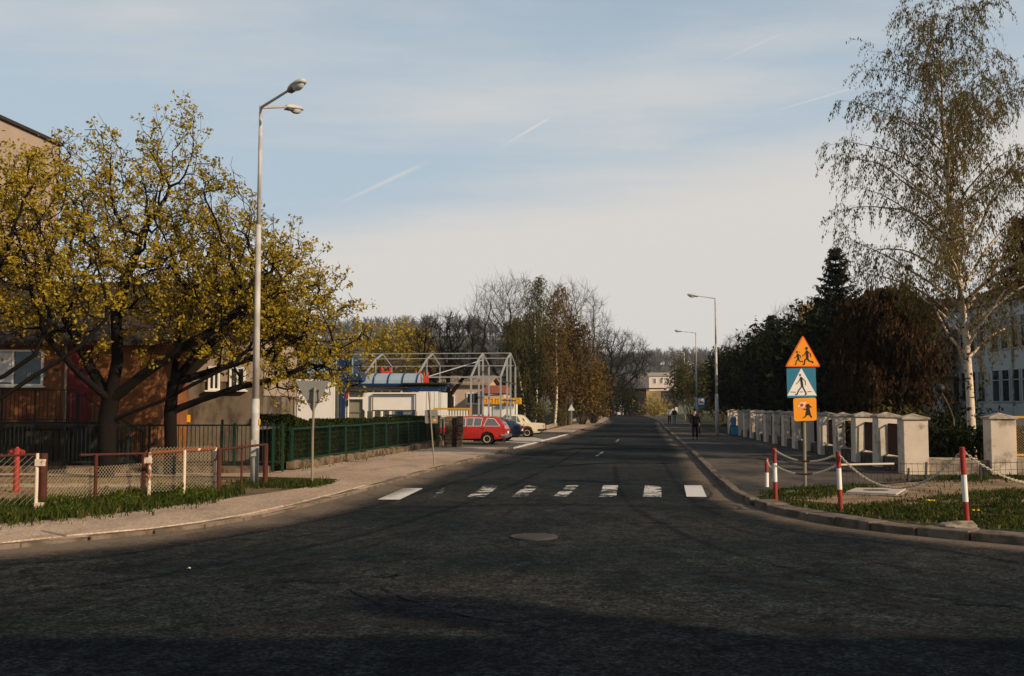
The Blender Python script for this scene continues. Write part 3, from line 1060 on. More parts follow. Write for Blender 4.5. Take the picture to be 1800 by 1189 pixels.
def radii(parent, r_tip, expo, r_max):
    n = len(parent)
    s = np.zeros(n)
    nch = np.zeros(n, int)
    for i in range(n - 1, 0, -1):
        if nch[i] == 0:
            s[i] = r_tip ** expo
        s[parent[i]] += s[i]
        nch[parent[i]] += 1
    if nch[0] == 0:
        s[0] = r_tip ** expo
    r = s ** (1 / expo)
    return r * min(1.0, r_max / r.max()) if r_max else r, nch


def limb(nodes, parent, start, pts):
    """append a polyline as a limb; returns index of last"""
    last = start
    for p in pts:
        parent.append(last)
        nodes.append(np.array(p, float))
        last = len(nodes) - 1
    return last


def crown_points(rng, n, ells, lo=0.0):
    """random points inside a union of ellipsoids (cx,cy,cz,rx,ry,rz), denser outside"""
    out = []
    w = np.array([e[3] * e[4] * e[5] for e in ells]); w = w / w.sum()
    for e, k in zip(ells, rng.multinomial(n, w)):
        d = rng.normal(size=(k, 3)); d /= np.linalg.norm(d, axis=1, keepdims=True)
        rr = (lo + (1 - lo) * rng.uniform(size=(k, 1))) ** (1 / 2.4)
        out.append(np.array(e[:3]) + d * rr * np.array(e[3:]))
    return np.concatenate(out)


def grow_tree(root, seed, trunk, limbs, ells, n_pts, step, bark, leaf=None, r_max=0.3, r_tip=0.006, expo=2.3, infl=3.0, kill=0.5,
              twig=(2, 0.35), cl=5, leaf_size=0.05, cl_r=0.08, leaf_level=0.02, droop=None, zmin=1.0, max_nodes=4000, twig_up=0.3, leaf_prob=1.0, aspect=1.0, up=.08, leaf_name='crown'):
    rng = np.random.default_rng(seed)
    nodes, parent = [np.array(trunk[0], float)], [-1]
    last = limb(nodes, parent, 0, trunk[1:])
    for (at, pts) in limbs:
        limb(nodes, parent, at, pts)
    pts = crown_points(rng, n_pts, ells)
    pts = pts[pts[:, 2] > zmin]
    N, par = colonize(pts, {'nodes': nodes, 'parent': parent}, step, infl, kill, rng, max_nodes, up)
    r, nch = radii(par, r_tip, expo, None)
    sc = r_max / r[0]
    r = np.where(r > r_tip * 2, r_tip + (r - r_tip) * sc, r) if sc < 1 or True else r
    r = np.maximum(r, r_tip)
    segs = [(N[par[i]], N[i], r[par[i]] if nch[par[i]] < 2 else min(r[par[i]], r[i] * 1.25), r[i]) for i in range(1, len(N))]
    # twigs on the thin outer branches
    C = []
    tips = np.where(r < leaf_level)[0]
    cen = N.mean(0)
    for i in tips:
        if i == 0:
            continue
        dirp = N[i] - N[par[i]]
        dirp = dirp / (np.linalg.norm(dirp) + 1e-9)
        for k in range(twig[0]):
            d = dirp * 0.7 + rng.normal(size=3) * 0.6 + np.array([0, 0, twig_up])
            d /= np.linalg.norm(d)
            L = twig[1] * rng.uniform(0.5, 1.3)
            p0 = N[par[i]] + (N[i] - N[par[i]]) * rng.uniform(0, 1)
            mid = p0 + d * L * 0.5 + rng.normal(size=3) * L * 0.06
            e = mid + (d + rng.normal(size=3) * 0.25 + np.array([0, 0, twig_up * .5])) * L * 0.5
            segs.append((p0, mid, r_tip * 0.8, r_tip * 0.6))
            segs.append((mid, e, r_tip * 0.6, r_tip * 0.35))
            dens_ = 0.62 + 0.55 * math.sin(e[0] * 1.9 + math.sin(e[1] * 1.3)) * math.sin(e[2] * 2.3 + e[1]) + 0.35 * math.sin(e[0] * 4.7 + e[2] * 3.9)
            if leaf is not None and rng.uniform() < leaf_prob * min(1.15, max(.12, dens_ + .28)):
                C.append(e)
                if rng.uniform() < 0.5:
                    C.append(mid)
    tubes_mesh('trunk', segs, bark, root)
    if leaf is not None:
        C = np.array(C)
        C = np.repeat(C, cl, 0) + rng.normal(size=(len(C) * cl, 3)) * cl_r
        leaf_mesh(leaf_name, C, leaf_size, rng, leaf, root, aspect, droop)
    return root


# --- three maples in yellow blossom in front of the house on the left
t1 = thing('maple_tree', 'dark forked maple with yellow-green blossom standing before the orange house, left of the lamp', 'tree', (-10.9, 27.6, 0.05), group='maples in yellow blossom by the house')
grow_tree(t1, 11, [(0, 0, 0), (.05, 0, .8), (.0, .05, 1.5), (.1, .0, 2.1)],
          [(3, [(-.5, .2, 2.9), (-1.1, .4, 3.9), (-1.7, .6, 4.9)]), (3, [(.3, -.1, 3.2), (.2, 0, 4.4), (.4, .2, 5.6)]), (3, [(.9, -.2, 2.7), (2.0, -.5, 3.4), (3.1, -.7, 4.0), (4.0, -.8, 4.7)]),
           (2, [(.6, -.1, 1.75), (1.6, -.3, 2.1), (2.6, -.5, 2.6), (3.6, -.6, 3.1)]), (3, [(-.4, -.9, 2.8), (-.8, -1.9, 3.7)])],
          [(0.1, 0, 6.3, 4.6, 3.8, 3.1), (1.7, 0, 8.1, 1.2, 1.2, 2.2), (-0.7, 0, 7.6, 1.0, 1.1, 1.5), (3.3, -.3, 5.0, 2.6, 2.4, 2.0), (-2.6, 0, 5.2, 2.6, 2.4, 1.9)], 3000, 0.27, M_bark, M_maple,
          r_max=0.25, r_tip=0.010, infl=2.6, kill=0.34, twig=(1, 0.46), cl=14, leaf_size=0.044, cl_r=0.075, leaf_level=0.024, zmin=2.3, max_nodes=6200, leaf_prob=0.97)
t2 = thing('maple_tree', 'low spreading yellow-green maple whose branches reach right behind the lamp pole', 'tree', (-9.5, 28.6, 0.05), group='maples in yellow blossom by the house')
grow_tree(t2, 23, [(0, 0, 0), (.02, 0, .9), (-.03, .05, 1.8), (.05, .0, 2.6)],
          [(3, [(.6, 0, 3.3), (1.5, .1, 4.1), (2.4, .2, 5.0)]), (2, [(.9, -.1, 2.15), (2.0, -.2, 2.5), (3.0, -.3, 2.7), (3.9, -.3, 3.1)]), (3, [(.1, .2, 3.8), (.2, .3, 5.0)]), (3, [(1.1, .2, 2.95), (2.4, .3, 3.4), (3.6, .3, 3.9)])],
          [(1.9, 0, 4.9, 2.9, 2.9, 2.2), (3.7, 0, 3.9, 2.0, 2.2, 2.0), (3.2, 0, 5.6, 0.8, 1.0, 1.4), (3.7, .2, 2.9, 1.7, 1.7, 0.9), (.6, 0, 6.4, 1.2, 1.4, 1.3)], 2500, 0.26, M_bark, M_maple,
          r_max=0.18, r_tip=0.010, infl=2.4, kill=0.33, twig=(1, 0.44), cl=14, leaf_size=0.044, cl_r=0.07, leaf_level=0.024, zmin=1.9, max_nodes=5200, leaf_prob=0.95)
t3 = thing('maple_tree', 'yellow-green maple cut by the left edge, its limb rising from the corner', 'tree', (-13.6, 23.5, 0.05), group='maples in yellow blossom by the house')
grow_tree(t3, 37, [(0, 0, 0), (.05, 0, 1.0), (.1, .0, 1.9)],
          [(1, [(.9, 0, 1.6), (1.85, .1, 2.15), (2.7, .2, 2.75), (3.5, .3, 3.3), (4.1, .4, 4.0)]), (2, [(1.0, .1, 2.25), (1.9, .1, 2.65), (2.6, .1, 3.15), (2.9, .1, 3.9)]), (2, [(.4, 0, 2.9), (1.0, 0, 3.9), (1.6, .1, 5.0)]), (2, [(-.1, 0, 3.2), (-.1, .1, 5.0), (0.1, .1, 6.8)]), (2, [(-.7, 0, 2.7), (-1.8, 0, 3.9)])],
          [(0.6, 0, 5.6, 2.2, 2.6, 2.4), (0.1, 0, 8.3, 0.9, 1.4, 1.5), (2.3, .1, 6.7, 1.5, 1.8, 1.3), (3.2, .2, 4.9, 1.6, 1.8, 1.4), (-2.0, 0, 5.8, 2.4, 2.6, 2.5)], 2600, 0.27, M_bark, M_maple,
          r_max=0.19, r_tip=0.010, infl=2.6, kill=0.34, twig=(1, 0.44), cl=14, leaf_size=0.044, cl_r=0.065, leaf_level=0.024, zmin=2.6, max_nodes=5200, leaf_prob=0.82)


def birch(root, seed, H, lean, zlow, len_fn, nbr, bark, twigm, leafm, r0, droop_len, leaves_per, leaf_size, side=None, nsub=11, kick=1.0, limb_white=0.030):
    """slender leader with ascending limbs and long hanging twigs"""
    rng = np.random.default_rng(seed)
    trunk, thin, C = [], [], []

    def leader(z):
        t = z / H
        return np.array([lean[0] * t + 0.12 * math.sin(t * 7), lean[1] * t + 0.10 * math.sin(t * 5 + 1), z])

    zs = np.linspace(0, H, 34)
    for a, b in zip(zs[:-1], zs[1:]):
        ra, rb = r0 * (1 - a / H) ** 0.9 + 0.008, r0 * (1 - b / H) ** 0.9 + 0.008
        trunk.append((leader(a), leader(b), ra, rb))
    hang = []
    for i in range(nbr):
        z = zlow + (H * 0.985 - zlow) * ((i + rng.uniform(0, .8)) / nbr) ** 0.95
        az = i * 2.4 + rng.uniform(-.5, .5)
        L = len_fn(z) * rng.uniform(0.75, 1.12)
        up = rng.uniform(0.75, 1.25) * kick
        p = leader(z)
        d = np.array([math.cos(az), math.sin(az), up]); d /= np.linalg.norm(d)
        n = max(5, int(L / 0.32))
        rb = min(r0 * (1 - z / H) ** 0.9 * 0.55 + 0.004, 0.011 * L + .006)
        path = [p]
        for k in range(n):
            d = d + np.array([0, 0, -0.055 * (k / n) * 2.2]) + rng.normal(size=3) * 0.07
            d /= np.linalg.norm(d)
            p = p + d * L / n
            path.append(p)
        for k in range(n):
            ra, rc = rb * (1 - k / n) + .004, rb * (1 - (k + 1) / n) + .004
            (trunk if ra > limb_white else thin).append((path[k], path[k + 1], ra, rc))
        for k in range(1, n + 1):
            for s in range(max(1, int(nsub * 0.32 / 1.0))):
                if rng.uniform() < 0.12:
                    continue
                dd = d * 0.5 + rng.normal(size=3) * 0.55 + np.array([0, 0, .15]); dd /= np.linalg.norm(dd)
                l2 = rng.uniform(.25, .75) * (0.5 + 0.5 * (1 - k / n)) * min(1, L / 2.0)
                q = path[k] + dd * l2
                thin.append((path[k], q, .005, .004))
                hang.append((q, dd))
                hang.append((path[k] + dd * l2 * .5, dd))
    for q, dd in hang:
        Lh = droop_len * rng.uniform(0.35, 1.2)
        n = 4
        d = dd * 0.8 + np.array([0, 0, -0.1])
        p = q
        for k in range(n):
            d = d + np.array([0.0, 0, -0.55]) + rng.normal(size=3) * 0.16
            d /= np.linalg.norm(d)
            p2 = p + d * Lh / n
            thin.append((p, p2, .0042 - .0005 * k, .0038 - .0005 * k))
            for j in range(leaves_per):
                if rng.uniform() < 0.85:
                    C.append(p + (p2 - p) * rng.uniform() + rng.normal(size=3) * 0.03)
            p = p2
    tr = tubes_mesh('trunk', trunk, bark, root, n=5, nbig=9)
    tubes_mesh('twigs', thin, twigm, root, n=3)
    leaf_mesh('crown', np.array(C), leaf_size, rng, leafm, root, aspect=1.7, droop=(0, 0, -1.0))
    return root


b1 = thing('birch_tree', 'tall white-barked birch with sparse hanging twigs behind the pillar fence', 'tree', (14.75, 32.9, 0.1))


def blen(z):
    return np.interp(z, [3, 4.5, 6.5, 9, 11.5, 13.5, 15], [3.2, 5.0, 5.2, 4.2, 3.2, 2.0, 0.7])


birch(b1, 5, 14.75, (-0.75, 0.1), 3.3, blen, 66, M_birch, M_birchtwig, M_birchleaf, 0.135, 0.95, 4, 0.045, nsub=10)


def brown_tree(x, y, H, label, seed, w, zl=1.4, ns=14):
    b = thing('weeping_tree', label, 'tree', (x, y, 0.1), group='trees hung with brown catkins')
    birch(b, seed, H, (0.2, 0.1), zl, lambda z: np.interp(z, [1.5, H * .4, H * .75, H], [w * .8, w, w * .6, .5]), 64, M_barkbrown, M_barkbrown, M_brownleaf, 0.15, 1.2, 5 if ns > 10 else 3, 0.085, nsub=ns, kick=.8)
    return b


brown_tree(15.0, 41.0, 6.5, 'dense weeping tree with brown catkins left of the birch trunk', 71, 2.8)
brown_tree(20.6, 40.5, 9.6, 'taller weeping brown tree at the right edge behind the birch', 72, 2.4, 6.0, 4)


def spruce(root, seed, H, rbase, m=M_needle, zlow=0.4, dens=1.0):
    rng = np.random.default_rng(seed)
    segs, C, U = [], [], []
    zs = np.linspace(0, H, 12)
    for a, b in zip(zs[:-1], zs[1:]):
        segs.append(((0, 0, a), (0, 0, b), .16 * (1 - a / H) + .01, .16 * (1 - b / H) + .01))
    z = zlow
    while z < H - 0.15:
        t = (z - zlow) / (H - zlow)
        L = rbase * (1 - t) ** 0.85 + 0.12
        nb = 6 if t < .85 else 4
        a0 = rng.uniform(0, 6.28)
        for k in range(nb):
            az = a0 + k * 2 * math.pi / nb + rng.uniform(-.25, .25)
            l = L * rng.uniform(.6, 1.15)
            d = np.array([math.cos(az), math.sin(az), 0.25 - 0.35 * (1 - t)])
            p = np.array([0, 0, z])
            n = max(3, int(l / .28))
            for i in range(n):
                d2 = d + np.array([0, 0, 0.30 * (i / n)])
                q = p + d2 * l / n
                segs.append((p, q, .02 * (1 - i / n) + .005, .02 * (1 - (i + 1) / n) + .004))
                for j in range(int(16 * dens)):
                    w = (0.10 + 0.30 * (1 - i / n) * min(1, l)) * rng.uniform(-1, 1)
                    c = p + (q - p) * rng.uniform() + np.array([-d[1], d[0], 0]) * w + np.array([0, 0, -abs(w) * .35 + rng.normal() * .05])
                    C.append(c)
                p = q
        z += rng.uniform(.22, .36)
    tubes_mesh('trunk', segs, M_bark, root)
    leaf_mesh('crown', np.array(C), 0.11, rng, m, root, aspect=2.2)
    return root


spruce(thing('spruce_tree', 'dark spruce with spiky top rising above the brown trees', 'tree', (14.8, 46.5, 0.1)), 3, 9.3, 2.6, zlow=2.3)
spruce(thing('spruce_tree', 'broad dark conifer left of the children warning sign', 'tree', (19.4, 76.5, 0.1)), 4, 8.8, 3.3)
spruce(thing('spruce_tree', 'short dark conifer between the chimney house and the tall spruce', 'tree', (19.4, 58.0, 0.1)), 6, 6.3, 3.3)


def bush(root, seed, r, h, m, n=2500, size=0.10, stems=9, bark=M_barkbrown, z0=0.0, part='foliage', shape=0.7):
    """multi-stemmed shrub: stems fan out, leaves in clumps around many sub-centres"""
    rng = np.random.default_rng(seed)
    segs = []
    cents = []
    for k in range(stems * 3):
        a = rng.uniform(0, 6.28); rr = math.sqrt(rng.uniform()) * r * .85
        zt = z0 + h * rng.uniform(.35, 1.0) * (1 - shape * (rr / r) ** 2 * .6)
        e = np.array([math.cos(a) * rr, math.sin(a) * rr, zt])
        b = np.array([math.cos(a) * rr * .15, math.sin(a) * rr * .15, 0])
        m1 = (b + e) / 2 + rng.normal(size=3) * .12 * r * np.array([1, 1, .3])
        segs += [(b, m1, .035 * min(h / 3, 1.2), .02), (m1, e, .02, .008)]
        cents += [e, (m1 + e) / 2, m1 * .5 + e * .5 + rng.normal(size=3) * .2 * r * np.array([1, 1, .4])]
        for j in range(3):
            q = e + rng.normal(size=3) * .22 * min(r, 2.5) + np.array([0, 0, .1 * h])
            segs.append((e - (e - m1) * rng.uniform(0, .6), q, .009, .005))
            cents.append(q)
    cents = np.array(cents)
    pick = rng.integers(0, len(cents), n)
    spread = 0.16 * min(r, h) + 0.08
    C = cents[pick] + np.clip(rng.normal(size=(n, 3)), -1.5, 1.5) * spread
    C[:, 2] = np.maximum(C[:, 2], 0.05 + rng.uniform(0, .2, n))
    tubes_mesh('stems', segs, bark, root)
    leaf_mesh(part, C, size, rng, m, root, aspect=1.3)
    return root


def bare_tree(root, seed, H, rad, bark=M_barkgrey, trunk_h=0.25, r_max=0.3, n=900, step=None, leaf=None, leaf_size=.09, cl=2, leaf_prob=.5, rt=0.013, tw=4):
    n = int(n * 1.5)
    s = step or H * 0.030
    th = H * trunk_h
    c = (0, 0, th + (H - th) * .55)
    grow_tree(root, seed, [(0, 0, 0), (.03 * H * .2, 0, th * .5), (0, .02 * H * .2, th), (0, 0, th + (H - th) * .3)],
              [(2, [(rad * .3, 0, th + H * .14), (rad * .55, .1, th + H * .27)]), (2, [(-rad * .3, .2, th + H * .13), (-rad * .5, .2, th + H * .28)]), (3, [(0.1, rad * .3, th + H * .36)]), (2, [(.1, -rad * .35, th + H * .2)])],
              [(*c, rad, rad, (H - th) * .47)], n, s, bark, leaf, r_max=r_max, r_tip=rt, infl=H * .3, kill=s * 1.5, twig=(tw, s * 2.4), leaf_level=rt * 2.8,
              zmin=th * .7, max_nodes=2800, leaf_size=leaf_size, cl=cl, leaf_prob=leaf_prob, cl_r=.22, twig_up=.45)
    return root


# --- the clump of trees beyond the parked cars
bare_tree(thing('bare_tree', 'big round leafless tree at the left of the clump beyond the cars', 'tree', (-0.4, 97, 0), group='leafless trees along the street'), 101, 14.3, 4.3, M_barkgrey, .24, .30, 1500)
bt = thing('bare_tree', 'leafless round tree at the right of the clump beyond the cars', 'tree', (5.8, 104, 0), group='leafless trees along the street')
bare_tree(bt, 102, 14.6, 4.4, M_barkgrey, .24, .30, 1400)


def far_birch(x, y, H, label, seed, w, lean, leaf=M_olive):
    b = thing('birch_tree', label, 'tree', (x, y, 0), group='pale-stemmed birches beyond the cars')
    birch(b, seed, H, lean, H * .25, lambda z: np.interp(z, [H * .2, H * .5, H], [w * .8, w, w * .25]), 46, M_birch, M_barkbrown, leaf, 0.13, 1.3, 2, 0.085, nsub=8, kick=1.3, limb_white=.05)
    return b


far_birch(2.05, 92, 13.6, 'tall narrow birch with pale stem in front of the round bare trees', 201, 2.1, (.2, .2))
far_birch(1.1, 90, 9.6, 'leaning pale birch stem at the left front of the tree clump', 202, 1.7, (-.9, .2))
far_birch(4.0, 97, 13.2, 'birch with hazy golden twigs at the right of the clump', 203, 2.4, (.5, .1), M_gold)


def shrub(x, y, r, h, m, label, seed, n=2200, size=.13, grp=None, cat='shrub', nm='shrub', **kw):
    o = thing(nm, label, cat, (x, y, 0.05), group=grp)
    return bush(o, seed, r, h, m, n, size, **kw)


GR = 'russet hornbeams behind the dark fence'
shrub(2.2, 95.5, 2.3, 9.8, M_brownbush, 'tall russet hornbeam under the narrow birch', 301, 6500, .16, GR, shape=.2)
shrub(4.9, 101, 2.5, 9.6, M_brownbush, 'tall russet hornbeam in the middle of the clump', 302, 6500, .16, GR, shape=.2)
shrub(7.4, 108, 2.3, 7.9, M_gold, 'golden willow bush right of the russet hornbeams', 303, 6000, .15, GR, shape=.4)
shrub(9.2, 116, 2.2, 6.6, M_brownbush, 'russet bush at the street end of the clump', 304, 5000, .17, GR, shape=.5)
shrub(9.9, 123, 2.0, 4.2, M_gold, 'low golden bush at the street end of the clump', 305, 2200, .15, GR, shape=.6)
shrub(-.3, 87.5, 1.9, 3.4, M_darkleaf, 'dark evergreen bush behind the cream car', 306, 2600, .13)
shrub(1.3, 91.0, 1.5, 7.2, M_darkleaf, 'black-green column of ivy left of the pale birch stems', 307, 3000, .14, shape=.1)
shrub(2.5, 90.3, 1.0, 2.2, M_olive, 'small yellow-green bush at the fence behind the cars', 308, 900, .09)
shrub(4.3, 99, 1.0, 1.9, M_olive, 'low olive bush along the dark fence', 309, 900, .09)
shrub(-.9, 90.0, 1.2, 3.6, M_olive, 'thin olive shrub beside the yellow lettered kiosk', 310, 900, .10)

# --- end of the street
bare_tree(thing('bare_tree', 'big dark leafless tree at the bend where the street ends', 'tree', (19.0, 196, 0), group='leafless trees along the street'), 103, 16.8, 8.4, M_bark, .2, .5, 1100, rt=.022)
shrub(18.2, 206, 5.0, 6.2, M_darkleaf, 'black-green bush mass under the big tree at the bend', 311, 7000, .30)
shrub(12.0, 186, 4.5, 5.6, M_darkleaf, 'dark bush left of the bend', 312, 7000, .30)
shrub(27.5, 199, 3.0, 2.9, M_yellowbush, 'yellow forsythia bush at the bend beside the shed', 313, 1800, .16)
shrub(24.0, 208, 2.0, 5.0, M_darkleaf, 'dark narrow bush beside the brown shed', 316, 1500, .22)

# --- the right side beyond the pillar fence
bare_tree(thing('bare_tree', 'leafless tree behind the third lamp on the right', 'tree', (35.0, 150, 0), group='leafless trees along the street'), 104, 13.2, 5.6, M_barkgrey, .25, .3, 800, rt=.018)
bare_tree(thing('bare_tree', 'leafless tree standing between the second lamp and the conifer', 'tree', (27.5, 101, 0), group='leafless trees along the street'), 105, 10.6, 4.6, M_barkgrey, .25, .25, 800)
bare_tree(thing('bare_tree', 'thin leafless tree left of the chimney', 'tree', (25.4, 92, 0), group='leafless trees along the street'), 106, 11.4, 2.6, M_barkgrey, .25, .2, 600)
GR2 = 'dark green trees along the right pavement'
for i, (x, y, r, h, m, lab) in enumerate([(24.9, 142, 3.6, 8.0, M_olive, 'olive leafy tree behind the walking couple'), (24.6, 122, 3.2, 7.6, M_olive, 'olive leafy tree just behind the bus stop sign'),
                                        (22.6, 104, 3.2, 7.0, M_darkleaf, 'dark leafy tree right of the bus stop sign'), (21.8, 92, 3.2, 6.2, M_darkleaf, 'dark leafy tree behind the second lamp on the right'),
                                        (21.5, 82, 3.0, 5.4, M_darkleaf, 'dark bushy tree behind the blue gate'), (20.6, 72.5, 2.8, 4.8, M_darkleaf, 'dark bush behind the far pillars of the fence'),
                                        (17.0, 55.5, 1.9, 3.6, M_darkleaf, 'dark bush behind the middle pillars of the fence'), (16.0, 37.6, 1.6, 1.6, M_darkleaf, 'low dark bush beside the birch trunk'),
                                        (13.3, 35.5, 1.2, 1.4, M_olive, 'low olive bush behind the corner pillars'),
    (17.2, 51.0, 2.4, 4.6, M_darkleaf, 'big black-green yew behind the weeping brown tree'), (18.2, 61.0, 2.7, 6.6, M_darkleaf, 'black-green yew behind the stacked signs'), (16.9, 46.5, 1.8, 3.4, M_darkleaf, 'dark yew under the tall spruce'), (19.6, 74.0, 3.0, 7.0, M_darkleaf, 'black-green tree beside the lamp at the far pillars')]):
    shrub(x, y, r, h, m, lab, 330 + i, 7500 if h > 4 else 2200, .17 if h > 4 else .09, GR2, cat='tree' if h > 4 else 'shrub', nm='leafy_tree' if h > 4 else 'shrub', shape=.4)

# --- trees behind the kiosks
bare_tree(thing('bare_tree', 'dark leafless tree standing before the pink house', 'tree', (-4.6, 74, 0), group='leafless trees behind the kiosks'), 107, 8.8, 3.2, M_bark, .3, .26, 700)
bare_tree(thing('bare_tree', 'leafless tree behind the left kiosk', 'tree', (-15.8, 88, 0), group='leafless trees behind the kiosks'), 108, 7.6, 3.0, M_bark, .25, .28, 700)
bare_tree(thing('bare_tree', 'leafless tree right of the yellow tree behind the steel frame', 'tree', (-6.0, 110, 0), group='leafless trees behind the kiosks'), 109, 6.8, 3.6, M_barkbrown, .2, .28, 800)
yt = thing('leafy_tree', 'round yellow-green tree below the wooded hill behind the steel frame', 'tree', (-15.2, 142, 0))
bare_tree(yt, 110, 13.2, 5.0, M_barkbrown, .2, .3, 900, leaf=M_maple, leaf_size=.17, cl=3, leaf_prob=.6)


def dupe(src, loc, rz, sc, label, group=None):
    c = copy_tree(src)
    c.location = loc
    c.rotation_euler = (0, 0, rz)
    c.scale = (sc, sc, sc)
    relabel(c, label, group or src.get('group'))
    return c


for (x, y, rz, sc, lab) in [(-26, 118, 1.0, .62, 'leafless tree left of the yellow tree, farthest left behind the kiosk'), (-22, 128, 2.2, .58, 'leafless tree just left of the yellow tree'),
                            (-9.5, 135, 3.0, .62, 'leafless tree just right of the yellow tree'), (-3.5, 128, 4.2, .62, 'leafless tree behind the right end of the steel frame'),
                            (-12, 108, 5.0, .5, 'small leafless tree in front of the yellow tree')]:
    dupe(bt, (x, y, 0), rz, sc, lab, 'leafless trees behind the kiosks')
for (x, y, rz, sc, lab) in [(32, 128, .4, .8, 'leafless tree behind the olive trees on the right'), (29.5, 112, 2.4, .72, 'leafless tree just left of the conifer by the warning sign'), (44, 205, 1.9, .9, 'far leafless tree behind the bus stop')]:
    dupe(bt, (x, y, 0), rz, sc, lab, 'leafless trees along the street')


# --- wooded hills: one mass of small bare trees
def forest(name, label, seed, n, region, hsc, leaf_c):
    rng = np.random.default_rng(seed)
    protos = []
    for k in range(4):
        segs = [((0, 0, 0), (0, 0, .35), .02, .014), ((0, 0, .35), (.02, 0, .75), .014, .007)]
        for i in range(58):
            z = rng.uniform(.22, .95)
            a = rng.uniform(0, 6.28)
            l = rng.uniform(.10, .30) * (1.15 - z * .6)
            d = np.array([math.cos(a), math.sin(a), rng.uniform(.5, 1.6)]); d /= np.linalg.norm(d)
            p = np.array([0, 0, z * .8]); q = p + d * l
            segs.append((p, q, .006, .004))
            for j in range(2):
                d2 = d + rng.normal(size=3) * .5 + np.array([0, 0, .3]); d2 /= np.linalg.norm(d2)
                segs.append((p + (q - p) * rng.uniform(.3, 1), q + d2 * l * .6, .004, .003))
        S = np.array([(*s[0], *s[1], s[2], s[3]) for s in segs])
        protos.append(S)
    allS = []
    x0, x1, y0, y1, zlo = region
    cnt = 0
    while cnt < n:
        x, y = rng.uniform(x0, x1), rng.uniform(y0, y1)
        z = float(hill(np.array(x), np.array(y)))
        if z < zlo:
            continue
        S = protos[rng.integers(4)].copy()
        h = hsc * rng.uniform(.7, 1.2)
        a = rng.uniform(0, 6.28)
        c, s = math.cos(a), math.sin(a)
        for o in (0, 3):
            X, Y = S[:, o].copy(), S[:, o + 1].copy()
            S[:, o] = (X * c - Y * s) * h + x
            S[:, o + 1] = (X * s + Y * c) * h + y
            S[:, o + 2] = S[:, o + 2] * h + z - .3
        S[:, 6:] *= h * 1.5
        allS.append(S)
        cnt += 1
    S = np.concatenate(allS)
    o = tubes_mesh(name, [((r[0], r[1], r[2]), (r[3], r[4], r[5]), r[6], r[7]) for r in S], leaf_c, None, n=3, big=9e9)
    struct(o, 'stuff', label, 'forest')
    return o


M_forest = mat('forest twigs', (0.10, 0.095, 0.095), 0.95, 0.3, .05)
forest('forest', 'bare grey wood covering the hill behind the kiosks', 1, 560, (-200, 45, 330, 540, 3), 11, M_forest)
forest('forest', 'dark wood on the far hill above the brown field', 2, 420, (25, 250, 592, 720, 8), 12, M_forest)

# ------------------------------------------------------------------ buildings
def window_part(root, x, y, z, w, h, name='window', frame=M_white, pane=M_win, bars=1, depth=.10, sill=True, fw=.07, face=-1, curtain=False):
    """window in a wall facing -Y (face=-1): dark reveal pane set back, frame, sill"""
    b = MB()
    y0 = y
    b.box((x, y0, z + h / 2 - fw / 2 + 0), (w, depth, fw)).box((x, y0, z - h / 2 + fw / 2), (w, depth, fw))
    b.box((x - w / 2 + fw / 2, y0, z), (fw, depth, h - 2 * fw)).box((x + w / 2 - fw / 2, y0, z), (fw, depth, h - 2 * fw))
    for k in range(bars):
        b.box((x - w / 2 + w * (k + 1) / (bars + 1), y0 - .002, z), (fw * .8, depth * .8, h - 2 * fw))
    f = b.build(name, frame, root)
    MB().box((x, y0 + .015, z), (w - 2 * fw + .01, .012, h - 2 * fw + .01)).build('pane', pane, f)
    if curtain:
        MB().box((x, y0 + .035, z), (w - 2 * fw - .02, .008, h - 2 * fw - .02)).build('curtain', M_curtain, f)
    if sill:
        MB().box((x, y0 - depth * .7, z - h / 2 - .03), (w + .16, depth * 1.8, .05)).build('sill', frame, f)
    return f


def gable_roof(x0, x1, y0, y1, ze, zr, over=.35, axis='X', t=.16):
    """solid gable roof shell with ridge along axis"""
    b = MB()
    if axis == 'X':
        ym = (y0 + y1) / 2
        sl = (zr - ze) / ((y1 - y0) / 2)
        poly = [(y0 - over, ze - over * sl), (ym, zr), (y1 + over, ze - over * sl), (y1 + over, ze - over * sl + t), (ym, zr + t * 1.15), (y0 - over, ze - over * sl + t)]
        n = len(poly)
        vs = [(x0 - over, a, c) for a, c in poly] + [(x1 + over, a, c) for a, c in poly]
    else:
        xm = (x0 + x1) / 2
        sl = (zr - ze) / ((x1 - x0) / 2)
        poly = [(x0 - over, ze - over * sl), (xm, zr), (x1 + over, ze - over * sl), (x1 + over, ze - over * sl + t), (xm, zr + t * 1.15), (x0 - over, ze - over * sl + t)]
        n = len(poly)
        vs = [(a, y0 - over, c) for a, c in poly] + [(a, y1 + over, c) for a, c in poly]
    fs = [(0, 1, 4, 5), (1, 2, 3, 4), (n, n + 5, n + 4, n + 1), (n + 1, n + 4, n + 3, n + 2)]
    fs += [(i, i + n, (i + 1) % n + n, (i + 1) % n) for i in range(n)]
    return b.add(vs, fs)


